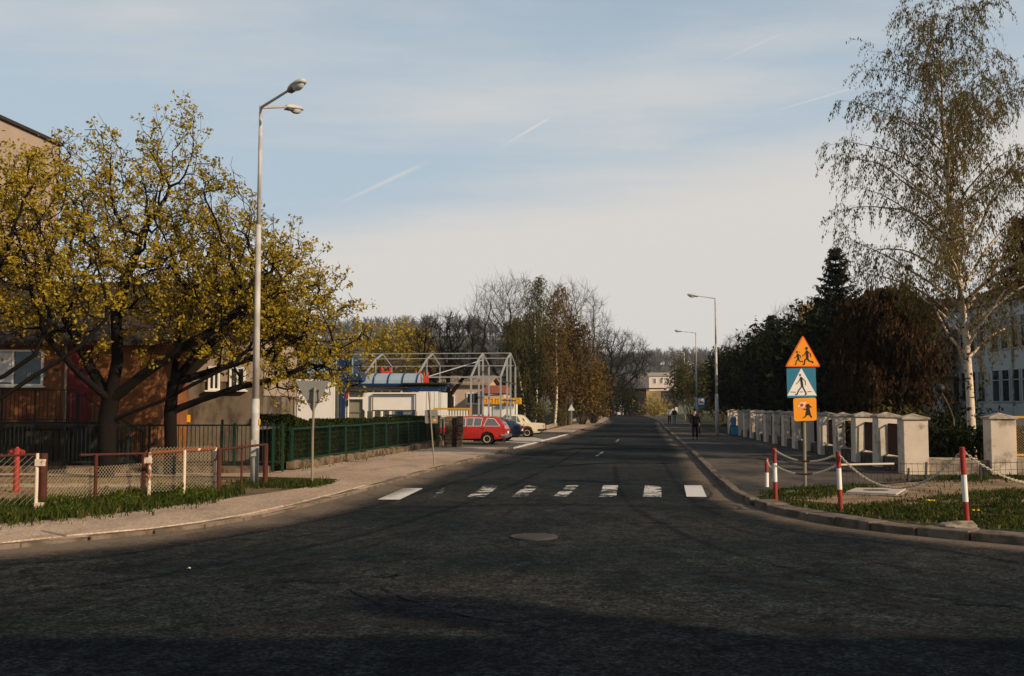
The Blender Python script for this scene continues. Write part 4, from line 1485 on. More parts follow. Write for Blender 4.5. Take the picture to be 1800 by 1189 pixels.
def house_shell(x0, x1, y0, y1, z0, ze, zr=None, axis='X'):
    b = MB()
    if zr is None:
        b.box(((x0 + x1) / 2, (y0 + y1) / 2, (z0 + ze) / 2), (x1 - x0, y1 - y0, ze - z0))
    elif axis == 'X':
        ym = (y0 + y1) / 2
        poly = [(y0, z0), (y1, z0), (y1, ze), (ym, zr), (y0, ze)]
        vs = [(x0, a, c) for a, c in poly] + [(x1, a, c) for a, c in poly]
        b.add(vs, [(0, 1, 2, 3, 4), (9, 8, 7, 6, 5)] + [(i, i + 5, (i + 1) % 5 + 5, (i + 1) % 5) for i in range(5)])
    else:
        xm = (x0 + x1) / 2
        poly = [(x0, z0), (x1, z0), (x1, ze), (xm, zr), (x0, ze)]
        vs = [(a, y0, c) for a, c in poly] + [(a, y1, c) for a, c in poly]
        b.add(vs, [(0, 1, 2, 3, 4), (9, 8, 7, 6, 5)] + [(i, i + 5, (i + 1) % 5 + 5, (i + 1) % 5) for i in range(5)])
    return b


# --- the house on the left: orange plaster wing with a raised porch, grey plaster wing
HY = 33.4
hs = thing('house', 'low orange and grey plaster house with dark roof behind the maples', 'house', (-13.0, HY, 0.08))
ox = -13.0
xl, xr = -26.0, P(276, 700, HY).x
house_shell(xl - ox, xr - ox, 0, 7.6, 0, 4.0).build('wall', M_orangewall, hs)
GY = 3.2                                   # grey wing stands back
gx1 = P(463, 700, HY + GY).x
house_shell(xr - ox + .01, gx1 - ox, GY, 8.4, 0, 4.35).build('wall', M_greyplaster, hs)
MB().box((((xr + gx1) / 2 - ox), GY - .02, 3.55), (gx1 - xr - .03, .04, 1.5)).build('upper_wall', M_beige, hs)
MB().box((gx1 - ox + .02, (GY + 8.4) / 2, 3.3), (.04, 8.4 - GY - .04, 2.0)).build('upper_wall', M_beige, hs)
gable_roof(xl - ox, gx1 - ox + .02, -.05, 8.4, 4.05, 6.3, .3).build('roof', M_roofdk, hs)
# dark red entrance bay with its small dark window
rx0, rx1 = P(120, 680, HY).x - ox, P(160, 680, HY).x - ox
MB().box(((rx0 + rx1) / 2, -.03, 2.65), (rx1 - rx0, .06, 2.6)).build('entrance_panel', M_redwall, hs)
d = MB().box(((rx0 + rx1) / 2, -.075, 2.45), ((rx1 - rx0) * .86, .03, 2.05)).build('door', M_redwall, hs)
p = P(142, 657, HY)
MB().box((p.x - ox, -.105, p.z - .08), (.2, .03, .27)).build('door_window', M_black, d)
MB().box((rx1 - .14, -.11, 2.3), (.04, .05, .14)).build('handle', M_black, d)
# white frame with curtained left light and dark right light
p0, p1 = P(-30, 676, HY), P(78, 618, HY)
f = window_part(hs, (p0.x + p1.x) / 2 - ox, -.03, (p0.z + p1.z) / 2 - .08, p1.x - p0.x, p1.z - p0.z + .1, fw=.06, bars=1)
q = P(12, 646, HY)
MB().box((q.x - ox - .1, -.035, q.z - .08), (.72, .012, .98)).build('curtain', M_curtain, f)
q = P(60, 668, HY)
b = MB()
for i in range(9):
    b.tube([(q.x - ox - .32 + i * .08, -.036, q.z - .08 + .10 * abs(math.sin(i * 1.2))), (q.x - ox - .24 + i * .08, -.036, q.z - .08 + .10 * abs(math.sin((i + 1) * 1.2)))], .018, 4)
    b.box((q.x - ox - .28 + i * .08, -.031, q.z - .08 + .17), (.05, .01, .16))
b.build('lace_curtain', mat('lace', (.10, .13, .12), .9, .2, 8), f)
# downpipe and wall bits
q = P(117, 680, HY)
MB().tube([(q.x - ox, -.08, .6), (q.x - ox, -.08, 4.0)], .045, 8).build('downpipe', M_beige, hs)
q = P(100, 650, HY)
MB().lathe([(.045, -.06), (.05, 0)], (q.x - ox, 0, q.z - .08), 10, 'Y').build('wall_vent', M_black, hs)
# grey wing windows
for (a, bb, z0_, z1_) in ((368, 386, 690, 648), (404, 432, 690, 650)):
    p0, p1 = P(a, z0_, HY + GY), P(bb, z1_, HY + GY)
    window_part(hs, (p0.x + p1.x) / 2 - ox, GY - .05, (p0.z + p1.z) / 2, max(p1.x - p0.x, .4), p1.z - p0.z, bars=1, fw=.06, curtain=True)
MB().tube([(gx1 - ox + .07, 8.2, .1), (gx1 - ox + .07, 8.2, 4.2)], .05, 8).build('downpipe', M_beige, hs)
# plate with the street name (blue, white lettering too small to read)
q = P(475, 646, HY + GY)
pl = MB().box((gx1 - ox + .06, GY + 1.4, q.z - .08 - .1), (.02, .95, .24)).build('street_plate', mat('enamel blue', (.03, .05, .16), .35, .05), hs)
b = MB()
for i, w in enumerate((.03, .045, .03, .05, .03)):
    b.box((gx1 - ox + .073, GY + 1.05 + i * .17, q.z - .18), (.006, w * 2.4, .09))
b.build('lettering', M_swhite, pl)
# yellow gas notice and meter box on the grey wing
q = P(331, 736, HY + GY)
MB().box((q.x - ox, GY - .06, q.z - .08), (.17, .05, .26)).build('yellow_notice', M_ysign, hs)
q = P(302, 723, HY + GY)
MB().box((q.x - ox, GY - .06, q.z), (.26, .06, .22)).build('meter_box', M_slab, hs)

# raised porch with slatted skirt, railing and stairs
porch = thing('porch', 'raised porch with black barred railing and side stairs on the orange house', 'porch', (-13.0, HY - .1, 0.08))
py0 = -1.75
pz = 1.42
pxr = P(134, 742, HY - 1.85).x - ox
pxl = xl - ox + .3
MB().box(((pxl + pxr) / 2, py0 / 2 - .04, pz - .09), (pxr - pxl, -py0 - .1, .18)).build('floor', M_roofdk, porch)
b = None
n = 0
x = pxr - .1
rngp = random.Random(3)
board_me = MB().box((0, 0, 0), (.155, .03, pz - .26)).build('skirt_board', M_wood, porch)
board_me.location = (x, py0 + .12, (pz - .2) / 2)
while x > -9.0 - 0 and n < 46:
    x -= .18
    n += 1
    o = link('skirt_board', board_me.data, porch)
    o.location = (x, py0 + .12 + rngp.uniform(-.012, .012), (pz - .2) / 2 + rngp.uniform(-.02, .02))


def railing(parent, a, bq, za, zb, h, step=.128, r=.011, post_every=8, m=M_blackrail):
    """barred railing from a to b following a slope"""
    a, bq = Vector((*a, za)), Vector((*bq, zb))
    L = (bq - a).length
    n = max(2, int(L / step))
    rail = MB().bar(a + Vector((0, 0, h)), bq + Vector((0, 0, h)), .05, .035).bar(a + Vector((0, 0, .09)), bq + Vector((0, 0, .09)), .03, .03)
    rail.build('handrail', m, parent)
    thin = MB().tube([(0, 0, .09), (0, 0, h)], r, 5).build('baluster', m, parent)
    thick = MB().bar((0, 0, 0), (0, 0, h + .01), .045).build('railing_post', m, parent)
    thin.location, thick.location = a, a + (bq - a) / n * .001
    for i in range(1, n + 1):
        o = link('railing_post' if (i % post_every == 0 or i == n) else 'baluster', thick.data if (i % post_every == 0 or i == n) else thin.data, parent)
        o.location = a + (bq - a) * (i / n)


railing(porch, (pxr - 6.4, py0), (pxr, py0), pz, pz, 1.0)
sx1 = P(250, 790, HY - 1.9).x - ox
steps = 8
st_w = (sx1 - pxr) / steps
st = MB()
for i in range(steps):
    z = pz - (i + 1) * pz / (steps + 1)
    st.box((pxr + st_w * (i + .5), (py0 + .75) - .3, z / 2), (st_w + .02, 1.1 - i * .002, z))
st.build('stairs', M_roofdk, porch)
railing(porch, (pxr + .06, py0 - .02), (sx1, py0 - .02), pz - .1, .15, .98, .14)

# --- tall block far left, only its upper storeys show over the maples
tx, ty = -19.9 * 1.16 - .3, 45 * 1.16
blk = thing('apartment_block', 'tall beige apartment block at the left edge seen above the maples', 'building', (tx, ty, 0.05))
bh = P(105, 258, ty).z
bdir = math.atan2(PU.y, PU.x) - math.pi / 2
blk.rotation_euler.z = bdir
house_shell(-14, 0, -30, 0, 0, bh).build('wall', M_beige, blk)
MB().box((-7, -15, bh + .06), (14.3, 30.3, .16)).build('roof', M_roofdk, blk)
for k in range(4):
    for j in range(5):
        zz = 2.2 + k * 3.0
        if zz < bh - 1.2:
            yy = -3.5 - j * 6
            fr = MB().box((.03, yy, zz), (.06, 1.5, 1.4)).build('window', M_white, blk)
            MB().box((.065, yy, zz), (.012, 1.32, 1.22)).build('pane', M_win, fr)
MB().tube([(.12, -6.4, bh - 2.2), (.12, -6.4, bh + 1.6)], .10, 8).build('vent_pipe', M_white, blk)

# --- green barred fence and gate in front of the house
FY = 29.3
gfence = thing('barred_fence', 'dark green barred fence with gate in front of the orange house', 'fence', (-12.0, FY, 0.1))
MB().box((-1.2, 0.02, .10), (12.6, .26, .22)).build('plinth', M_stone, gfence)
gxr = P(497, 800, FY).x + 12.0
b_bar = MB().tube([(0, 0, .28), (0, 0, 1.38)], .012, 5).build('bar', M_dkgreen, gfence)
b_bar.location = (gxr - .1, 0, 0)
x = gxr - .22
while x > -6.5:
    o = link('bar', b_bar.data, gfence)
    o.location = (x, 0, 0)
    x -= .12
r_ = MB().bar((-7.5, 0, 1.36), (gxr, 0, 1.36), .045).bar((-7.5, 0, .32), (gxr, 0, .32), .045)
r_.build('rail', M_dkgreen, gfence)
for i, px in enumerate((225, 262, 390, 412, 497, 480)):
    X = P(px, 800, FY).x + 12.0
    MB().bar((X, -.01, .05), (X, -.01, 1.52 if i == 2 else 1.42), .06).build('post', M_green if i > 2 else M_dkgreen, gfence)

# --- hedge behind green framed panels on a low stone wall
h0, h1 = Vector((-6.55, 30.6)), Vector((-3.35, 50.2))
hl = (h1 - h0).length
hd = (h1 - h0).normalized()
ha = math.atan2(hd.y, hd.x)
hf = thing('panel_fence', 'green metal panel fence on a low stone wall in front of the hedge', 'fence', (*h0, 0.1), ha)
# stone plinth built stone by stone
rngs = random.Random(8)
st_me = []
for k in range(4):
    bm = bmesh.new()
    bmesh.ops.create_cube(bm, size=1)
    for v in bm.verts:
        v.co = Vector((v.co.x * .52 + rngs.uniform(-.05, .05), v.co.y * .30 + rngs.uniform(-.03, .03), v.co.z * .26 + rngs.uniform(-.035, .035)))
    bmesh.ops.bevel(bm, geom=list(bm.edges), offset=.025, segments=1, affect='EDGES')
    me = bpy.data.meshes.new('stone'); bm.to_mesh(me); bm.free(); me.materials.append(M_stone); st_me.append(me)
x = .2
while x < hl - .3:
    o = link('stone', st_me[rngs.randrange(4)], hf)
    o.location = (x, rngs.uniform(-.03, .03), .11 + rngs.uniform(-.02, .04))
    o.rotation_euler = (rngs.uniform(-.08, .08), rngs.uniform(-.06, .06), rngs.uniform(-.12, .12))
    x += .50 + rngs.uniform(-.04, .04)
npan = 12
pw = hl / npan
zb, zt = .30, 1.23


def panel(w):
    return MB().bar((.04, 0, zb), (w - .04, 0, zb), .05).bar((.04, 0, zt), (w - .04, 0, zt), .05).bar((.05, 0, zb), (.05, 0, zt), .045).bar((w - .05, 0, zb), (w - .05, 0, zt), .045)


pn = panel(pw).build('panel_frame', M_green, hf)
wm = MB()
for i in range(int(pw / .075)):
    wm.bar((.06 + i * .075, 0.0, zb), (.06 + i * .075, 0.0, zt), .006)
for i in range(int((zt - zb) / .15)):
    wm.bar((.05, .004, zb + i * .15), (pw - .05, .004, zb + i * .15), .006)
wm.build('panel_mesh', M_dkgreen, pn)
po = MB().bar((0, .03, 0), (0, .03, zt + .06), .07).build('post', M_green, hf)
for i in range(1, npan):
    o = copy_tree(pn, hf)
    o.location = (i * pw, 0, (i % 3) * .008)
    o = link('post', po.data, hf)
    o.location = (i * pw, 0, 0)
o = link('post', po.data, hf); o.location = (hl, 0, 0)

hedge = thing('hedge', 'clipped dark green hedge behind the green panel fence', 'hedge', (*h0, 0.1), ha)
rg = np.random.default_rng(12)
n = 52000
hx = rg.uniform(-.6, hl + .05, n)
wz = 1.0 - np.abs(rg.normal(0, .16, n))
face = rg.uniform(size=n)
hw = .55
hh = 1.37 + .05 * np.sin(hx * 1.7) + .04 * np.sin(hx * 4.1 + 1) + np.where(hx < 1.6, .22 * (1 - (hx - .3) ** 2 / 1.7), 0)
hy = np.where(face < .55, .18 + np.abs(rg.normal(0, .07, n)), rg.uniform(.16, 1.2, n))
hz = np.where(face < .55, rg.uniform(.1, 1, n) * hh, hh - np.abs(rg.normal(0, .05, n)))
C = np.stack([hx, hy, hz], 1) + rg.normal(size=(n, 3)) * .015
leaf_mesh('foliage', C, .042, rg, M_hedge, hedge, 1.3)
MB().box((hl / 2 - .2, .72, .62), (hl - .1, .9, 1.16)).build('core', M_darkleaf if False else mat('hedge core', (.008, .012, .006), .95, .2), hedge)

# two rubble stone gate posts at the end of the hedge
for i, (pxa, pxb, lab) in enumerate(((782, 794, 'left rubble stone gate post beside the hedge end'), (803, 814, 'right rubble stone gate post with the dark gap beside the red car'))):
    gpos = G((pxa + pxb) / 2, 788, .07)
    gp = thing('gate_post', lab, 'gate post', gpos.to_tuple(), group='stone gate posts at the car park')
    w = .32 if i == 0 else .30
    y = .0
    z = 0
    k = 0
    while z < 1.42:
        hgt = rngs.uniform(.16, .26)
        bm = bmesh.new(); bmesh.ops.create_cube(bm, size=1)
        for v in bm.verts:
            v.co = Vector((v.co.x * (w + rngs.uniform(-.04, .04)), v.co.y * (w + rngs.uniform(-.04, .04)), v.co.z * hgt + rngs.uniform(-.015, .015)))
        bmesh.ops.bevel(bm, geom=list(bm.edges), offset=.03, segments=1, affect='EDGES')
        me = bpy.data.meshes.new('stone'); bm.to_mesh(me); bm.free(); me.materials.append(M_stone)
        o = link('stone', me, gp); o.location = (rngs.uniform(-.02, .02), 0, z + hgt / 2)
        z += hgt + .004
gq = G(798.5, 788, .07)
gate = thing('board_gate', 'narrow black gate leaf between the two stone gate posts', 'gate', (gq.x - .0, gq.y + .1, .08))
for k in range(4):
    MB().box((-.12 + k * .08, 0, .72), (.075, .03, 1.35)).build('board', M_black, gate)
MB().box((0, .03, .35), (.3, .03, .08)).box((0, .03, 1.1), (.3, .03, .08)).build('rail', M_black, gate)

# ------------------------------------------------------------------ kiosks, steel frame and what stands round them
KO = Vector((-2.4, 60.0, .06))
KA = math.atan2(PVv.y, PVv.x)          # local X runs across the street (right), local Y along it


def L(px, py, v_depth):
    """pixel -> local kiosk coordinates on the plane local y = v_depth"""
    d = pix_dir(px, py)
    o = Vector((0, 0, CAM_H)) - KO
    c, s = math.cos(-KA), math.sin(-KA)
    dl = Vector((d.x * c - d.y * s, d.x * s + d.y * c, d.z))
    ol = Vector((o.x * c - o.y * s, o.x * s + o.y * c, o.z))
    t = (v_depth - ol.y) / dl.y
    return ol + dl * t


sf = thing('steel_frame', 'unfinished grey steel frame of gabled portals above the kiosks', 'frame structure', KO.to_tuple(), KA)
AP, KN, EV, FKN = (4.5, 5.25), (2.9, 4.85), (0.0, 3.65), (7.0, 4.55)
fx = [-13.0, -9.75, -6.5, -3.25, 0.0, 1.75]
for i, x in enumerate(fx):
    r = .075
    b = MB().bar((x, EV[0], EV[1]), (x, KN[0], KN[1]), .10, .08).bar((x, KN[0], KN[1]), (x, AP[0], AP[1]), .09, .08).bar((x, AP[0], AP[1]), (x, FKN[0], FKN[1]), .075, .075)
    b.build('rafter', M_steel, sf)
    for (yy, zt_) in ((FKN[0], FKN[1]), (KN[0], KN[1] - .05)) + (((EV[0], EV[1]), (AP[0], AP[1] - .05)) if i >= 4 else ()):
        z0_ = 0 if i >= 4 or yy == FKN[0] else 3.0
        MB().bar((x, yy, z0_), (x, yy, zt_), .10 if i >= 4 else .06).build('column', M_steel, sf)
for (yy, z) in (AP, KN, FKN):
    MB().bar((fx[0], yy, z + .03), (fx[-1], yy, z + .03), .05).build('purlin', M_steel, sf)
MB().bar((fx[2] + .6, EV[0], EV[1] + .0), (fx[-1], EV[0], EV[1]), .08).build('purlin', M_steel, sf)
MB().bar((fx[3] - .3, EV[0] + .5, 3.3), (fx[4], EV[0] + .5, 3.3), .07).build('purlin', M_steel, sf)
MB().bar((fx[3], EV[0] + .2, 3.5), (fx[4], KN[0] + 1.5, 4.85), .05).build('brace', M_steel, sf)
MB().bar((-4.2, EV[0] - .3, 0), (-4.2 + .0, EV[0] - .3, 3.45), .1).build('column', M_steel, sf)
for zz in (3.4, 2.3, 1.2):
    MB().bar((fx[-1], 0, zz), (fx[-1], FKN[0], zz), .07).build('girt', M_bumper if zz > 2 else M_steel, sf)

# left white kiosk
k1 = thing('kiosk', 'bright white kiosk with blue fascia at the left behind the hedge', 'kiosk', KO.to_tuple(), KA)
a, c = L(500, 745, -2.0), L(586, 668, -2.0)
MB().box(((a.x + c.x) / 2, -.4, 1.75), (c.x - a.x, 3.2, 3.5)).build('wall', M_white, k1)
w0, w1 = L(586.5, 740, -2.0), L(602, 668, -2.0)
wf = MB()
for x in (w0.x, (w0.x + w1.x) / 2, w1.x - .04):
    wf.box((x, -1.95, 1.75), (.07, .1, 3.3))
for z in (.35, .95, 3.25):
    wf.box(((w0.x + w1.x) / 2, -1.945, z), (w1.x - w0.x - .1, .08, .09))
wfo = wf.build('window', M_white, k1)
MB().box(((w0.x + w1.x) / 2, -1.88, 1.75), (w1.x - w0.x - .12, .02, 3.2)).build('pane', M_creamdoor, wfo)
bp = L(603.8, 740, -2.0)
MB().box((bp.x, -2.05, 1.75), (.20, .20, 3.5)).build('corner_post', M_blue, k1)
e0, e1 = L(588, 690, -2.0), L(634, 665, -2.0)
MB().box(((a.x + e1.x) / 2 + 1.2, -.3, 3.62), (e1.x - a.x - 2.2, 3.6, .42)).build('fascia', M_blue, k1)
e0, e1 = L(590, 668, -1.2), L(620, 642, -1.2)
MB().box(((e0.x + e1.x) / 2, -.6, 4.3), (e1.x - e0.x, 1.2, .95)).build('roof_box', M_blue, k1)
MB().box(((e0.x + e1.x) / 2 + .5, -1.22, 4.3), (.08, .03, .9)).build('roof_box_edge', M_bluelt, k1)
e0, e1 = L(540, 665, -2.0), L(591, 642, -2.0)
MB().box(((e0.x + e1.x) / 2, -1.9, 4.28), (e1.x - e0.x, .12, .85)).build('sign_board', M_bluelt, k1)
e0 = L(514, 740, -2.2)
MB().box((e0.x, -2.12, 1.6), (.4, .2, 3.0)).build('side_panel', M_blue, k1)
MB().box((e0.x - .42, -2.12, 1.6), (.3, .2, 3.0)).build('side_panel', M_sred, k1)

# glazed white kiosk with the barrel vault awning
k2 = thing('kiosk', 'glazed white kiosk under a translucent barrel vault awning', 'kiosk', KO.to_tuple(), KA)
a, c = L(606, 740, -1.8), L(706, 684, -1.8)
hgt = c.z
W = c.x - a.x
MB().box(((a.x + c.x) / 2, .1, hgt / 2), (W - .1, 3.4, hgt - .05)).build('wall', M_creamdoor, k2)
wf = MB()
for i, fxx in enumerate((0, .055, .37, .50, .65, .80, 1.0)):
    wf.box((a.x + W * fxx, -1.75, hgt / 2), (.11 if i not in (1,) else .06, .12, hgt))
for z in (.06, .55, hgt * .82, hgt - .04):
    wf.box(((a.x + c.x) / 2, -1.745, z), (W - .1, .10, .11))
wf.build('window_frame', M_white, k2)
MB().box((a.x + W * .20, -1.66, hgt * .55), (W * .30, .02, .06)).box((a.x + W * .20, -1.66, hgt * .28), (W * .30, .02, .06)).build('shelf', M_postgrey, k2)
q = L(610, 699, -1.9)
MB().box((q.x, -1.83, q.z + .15), (.13, .04, .42)).build('poster', M_sred, k2)
MB().box((q.x, -1.83, q.z - .32), (.11, .04, .36)).build('poster', M_bumper, k2)
# sloping roof edge
b = MB()
r0, r1 = L(618, 681, -2.1), L(712, 688, -2.1)
b.add([(a.x - .1, -2.1, hgt + .03), (c.x + .3, -2.1, hgt + .03), (c.x + .3, 1.8, hgt + .28), (a.x + .2, 1.8, hgt + .38), (a.x - .1, -2.1, hgt + .12), (c.x + .3, -2.1, hgt + .09), (c.x + .3, 1.8, hgt + .36), (a.x + .2, 1.8, hgt + .5)],
      [(3, 2, 1, 0), (4, 5, 6, 7), (0, 1, 5, 4), (1, 2, 6, 5), (2, 3, 7, 6), (3, 0, 4, 7)])
b.build('roof', M_roofdk, k2)
v0, v1 = L(633, 675, -1.0), L(736, 675, -1.0)
vault = MB()
nv, r = 9, .72
for s in range(2):
    pass
vs, fs = [], []
for i, x in enumerate((v0.x, v1.x)):
    for k in range(nv + 1):
        an = math.pi * k / nv
        vs.append((x, -.4 - math.cos(an) * .95, v0.z + math.sin(an) * .62))
for k in range(nv):
    fs.append((k, k + 1, k + nv + 2, k + nv + 1))
fs.append(tuple(range(nv, -1, -1))); fs.append(tuple(range(nv + 1, 2 * nv + 2)))
vault.add(vs, fs)
vo = vault.build('vault_awning', M_polycarb, k2)
for j in range(5):
    x = v0.x + .04 + (v1.x - v0.x - .08) * j / 4
    MB().tube([(x, -.4 - math.cos(math.pi * k / nv) * .97, v0.z + math.sin(math.pi * k / nv) * .64) for k in range(nv + 1)], .04, 5).build('rib', M_blue, vo)
MB().box(((v0.x + v1.x) / 2, -1.37, v0.z - .06), (v1.x - v0.x + .1, .08, .14)).build('gutter', M_blue, vo)
MB().box(((v0.x + v1.x) / 2 + .8, -1.2, v0.z - .32), (v1.x - v0.x - 1.4, .06, .30)).build('fascia', M_bluelt, k2)
# small counter kiosk with the dark blue awning
k3 = thing('kiosk', 'small white counter kiosk under a dark blue ribbed awning', 'kiosk', KO.to_tuple(), KA)
a, c = L(706, 688, -2.2), L(777, 676, -2.2)
zc = (a.z + c.z) / 2
aw = MB()
for i in range(3):
    aw.box(((a.x + c.x) / 2 + .06 * i, -1.6 + i * .35, zc + (i - 1) * .14), (c.x - a.x, .5, .11))
aw.build('awning', M_blue, k3)
MB().box(((a.x + c.x) / 2, -.6, zc + .26), (c.x - a.x + .3, 2.2, .08)).build('roof', M_roofdk, k3)
a2, c2 = L(735, 735, -2.0), L(770, 690, -2.0)
for i in range(5):
    x = a2.x + (c2.x - a2.x) * (i + .5) / 5
    MB().box((x, -1.95, c2.z / 2 + .3), ((c2.x - a2.x) / 5 - .03, .06, c2.z - .5)).build('panel', M_white, k3)
MB().box(((a2.x + c2.x) / 2, -.9, c2.z / 2), (c2.x - a2.x + .3, 1.9, c2.z)).build('wall', M_shadewall, k3)

# red cut-out roof signs: a board with two upright prongs
for i, (pa, pb, pt, pbm, lab) in enumerate(((665, 685, 645, 663, 'wide red two-pronged sign board on the kiosk roof'), (731, 741.5, 652, 670, 'left of the two narrow red pronged boards beside the vault'), (745, 755, 654, 673, 'right of the two narrow red pronged boards beside the vault'))):
    a, c = L(pa, pbm, -.3), L(pb, pt, -.3)
    Wd, Hh = c.x - a.x, c.z - a.z
    base = KO + Matrix.Rotation(KA, 3, 'Z') @ Vector((a.x, -.3 + (.5 if i == 0 else -.2), a.z))
    o = thing('roof_sign', lab, 'sign', base.to_tuple(), KA, 'red boards on the kiosk roofs')
    MB().plate([(0, 0), (Wd, 0), (Wd * .97, Hh * .55), (Wd, Hh * .95), (Wd * .84, Hh), (Wd * .80, Hh * .62), (Wd * .25, Hh * .58), (Wd * .2, Hh), (Wd * .05, Hh * .96), (Wd * .07, Hh * .5)], -.03, .03).build('board', M_redpl, o)
    MB().bar((Wd * .2, .06, -.5), (Wd * .2, .06, Hh * .9), .04).bar((Wd * .8, .06, -.5), (Wd * .8, .06, Hh * .9), .04).build('stay', M_steel, o)

# blank white hoarding on posts in front of the kiosks
bb = thing('hoarding', 'long blank white hoarding framed on posts behind the hedge', 'billboard', KO.to_tuple(), KA)
D = -5.0
a, c = L(637, 723, D), L(745, 690, D)
rr = .12
MB().plate([(a.x, a.z + rr), (a.x + rr, a.z), (c.x, a.z), (c.x, c.z), (a.x + rr, c.z), (a.x, c.z - rr)], D + .05, D + .10).build('board', M_white, bb)
a, c = L(654, 722, D - .15), L(730, 693.5, D - .15)
MB().bar((a.x, D - .05, 0), (a.x, D - .05, c.z), .06).bar((c.x, D - .05, 0), (c.x, D - .05, c.z), .06).build('post', M_postgrey, bb)
MB().bar((a.x, D - .05, c.z), (c.x, D - .05, c.z), .06).bar((a.x, D - .05, a.z), (c.x, D - .05, a.z), .06).build('rail', M_bumper, bb)
# blue folding tables in front of the glazed kiosk
for i, px in enumerate((692, 718)):
    q = L(px, 731, -3.2)
    base = KO + Matrix.Rotation(KA, 3, 'Z') @ Vector((q.x, -3.2, .02))
    o = thing('folding_table', ('left' if i == 0 else 'right') + ' blue folding table in front of the glazed kiosk', 'table', base.to_tuple(), KA, 'blue folding tables at the kiosk')
    MB().box((0, 0, q.z), (.85, .5, .09)).build('top', M_blue, o)
    for s in (-1, 1):
        MB().bar((-.32 * s, -.15, 0), (.32 * s, .15, q.z - .05), .05).build('leg', M_blue, o)
    MB().box((.35, .1, q.z + .1), (.32, .06, .75)).build('back_panel', M_blue, o)

# orange-railed parapet with white balusters
pr = thing('parapet_railing', 'orange-topped railing with white balusters right of the kiosks', 'railing', KO.to_tuple(), KA)
a, c = L(768, 735, -3.0), L(826, 719, -3.0)
MB().bar((a.x - .2, -3, c.z), (c.x, -3, c.z), .1).bar((a.x - .2, -3, a.z + .12), (c.x, -3, a.z + .12), .07).bar((c.x, -3, 0), (c.x, -3, c.z), .09).build('rail', M_yframe, pr)
bl = MB().bar((0, 0, a.z + .1), (0, 0, a.z + .42), .09).build('baluster', M_white, pr)
bl.location = (a.x, -3.0, 0)
nb = 12
for i in range(1, nb):
    o = link('baluster', bl.data, pr); o.location = (a.x + (c.x - a.x) * i / nb, -3.0, 0)
MB().box(((a.x + c.x) / 2, -2.9, (a.z + .05) / 2), (c.x - a.x + .3, .25, a.z + .05)).build('base_wall', M_plinth, pr)
# white picket strip right of the hoarding
pk = thing('picket_fence', 'short white picket fence between the hoarding and the sign back', 'fence', KO.to_tuple(), KA)
a, c = L(731, 738, -3.4), L(748, 721, -3.4)
for i in range(6):
    MB().box((a.x + (c.x - a.x) * i / 5, -3.4, c.z / 2), (.07, .03, c.z)).build('picket', M_white, pk)
MB().box(((a.x + c.x) / 2, -3.37, c.z * .75), (c.x - a.x + .1, .03, .07)).build('rail', M_white, pk)

# pink house behind, with red-roofed annex, and the kiosk with the yellow lettered sign
ph = thing('house', 'pale pink rendered house behind the bare dark tree', 'house', (-4.0, 84, 0.05), KA)
p0, p1 = P(768, 736, 84), P(829, 672, 84)
house_shell(p0.x + 4, p1.x + 4 + 1.2, 0, 7, 0, p1.z - .3, p1.z + .3).build('wall', M_pinkwall, ph)
gable_roof(p0.x + 4, p1.x + 4 + 1.2, 0, 7, p1.z - .25, p1.z + .4).build('roof', mat('tan roof', (.26, .19, .13), .9, .2, 3), ph)
window_part(ph, p0.x + 4 + 1.0, -.02, 2.3, .9, 1.1, bars=1)
window_part(ph, p1.x + 4 + .2, -.02, 2.6, 1.2, .9, bars=1)
yk = thing('kiosk', 'white kiosk with yellow-orange lettered sign board behind the steel columns', 'kiosk', (-1.2, 76, 0.05), KA)
p0, p1 = P(847, 736, 76), P(917, 700, 76)
MB().box(((p0.x + p1.x) / 2 + 1.2 - .3, 1.3, 1.15), (p1.x - p0.x - .6, 2.4, 2.3)).build('wall', M_white, yk)
q = P(872, 735, 76)
MB().box((q.x + 1.2, .07, 1.05), (.5, .05, 2.1)).build('door', M_shadewall, yk)
z0_, z1_ = P(880, 712, 76).z, P(880, 701, 76).z
sb = MB().box(((p0.x + p1.x) / 2 + 1.2, -.02, (z0_ + z1_) / 2), (p1.x - p0.x, .14, z1_ - z0_)).build('sign_board', M_ysign, yk)
lt = MB()
zc = (z0_ + z1_) / 2
def glyph(kind, x, w=.2, h=.3):
    if kind == 'n':
        lt.box((x - w / 2, -.10, zc), (.05, .02, h)).box((x + w / 2, -.10, zc), (.05, .02, h)).box((x, -.10, zc + h / 2), (w + .05, .02, .05))
    elif kind == 'o':
        lt.box((x - w / 2, -.10, zc), (.05, .02, h)).box((x + w / 2, -.10, zc), (.05, .02, h)).box((x, -.10, zc + h / 2), (w + .05, .02, .05)).box((x, -.10, zc - h / 2), (w + .05, .02, .05))
    else:
        lt.box((x, -.10, zc), (.06, .02, h))
for kind, px in (('n', 853.5), ('o', 863.5), ('n', 874), ('i', 881), ('o', 890), ('n', 899), ('o', 911)):
    glyph(kind, P(px, 706, 76).x + 1.2)
lt.build('lettering', M_ysignd, sb)
ra = thing('annex', 'low annex with rust red roof above the yellow lettered sign', 'building', (-1.6, 81, 0.05), KA)
p0, p1 = P(850, 705, 81), P(886, 678, 81)
house_shell(p0.x + 1.6, p1.x + 1.6, 0, 4, 0, P(850, 695, 81).z).build('wall', M_pinkwall, ra)
b = MB()
ze_, zr_ = P(850, 693, 81).z, P(850, 678, 81).z
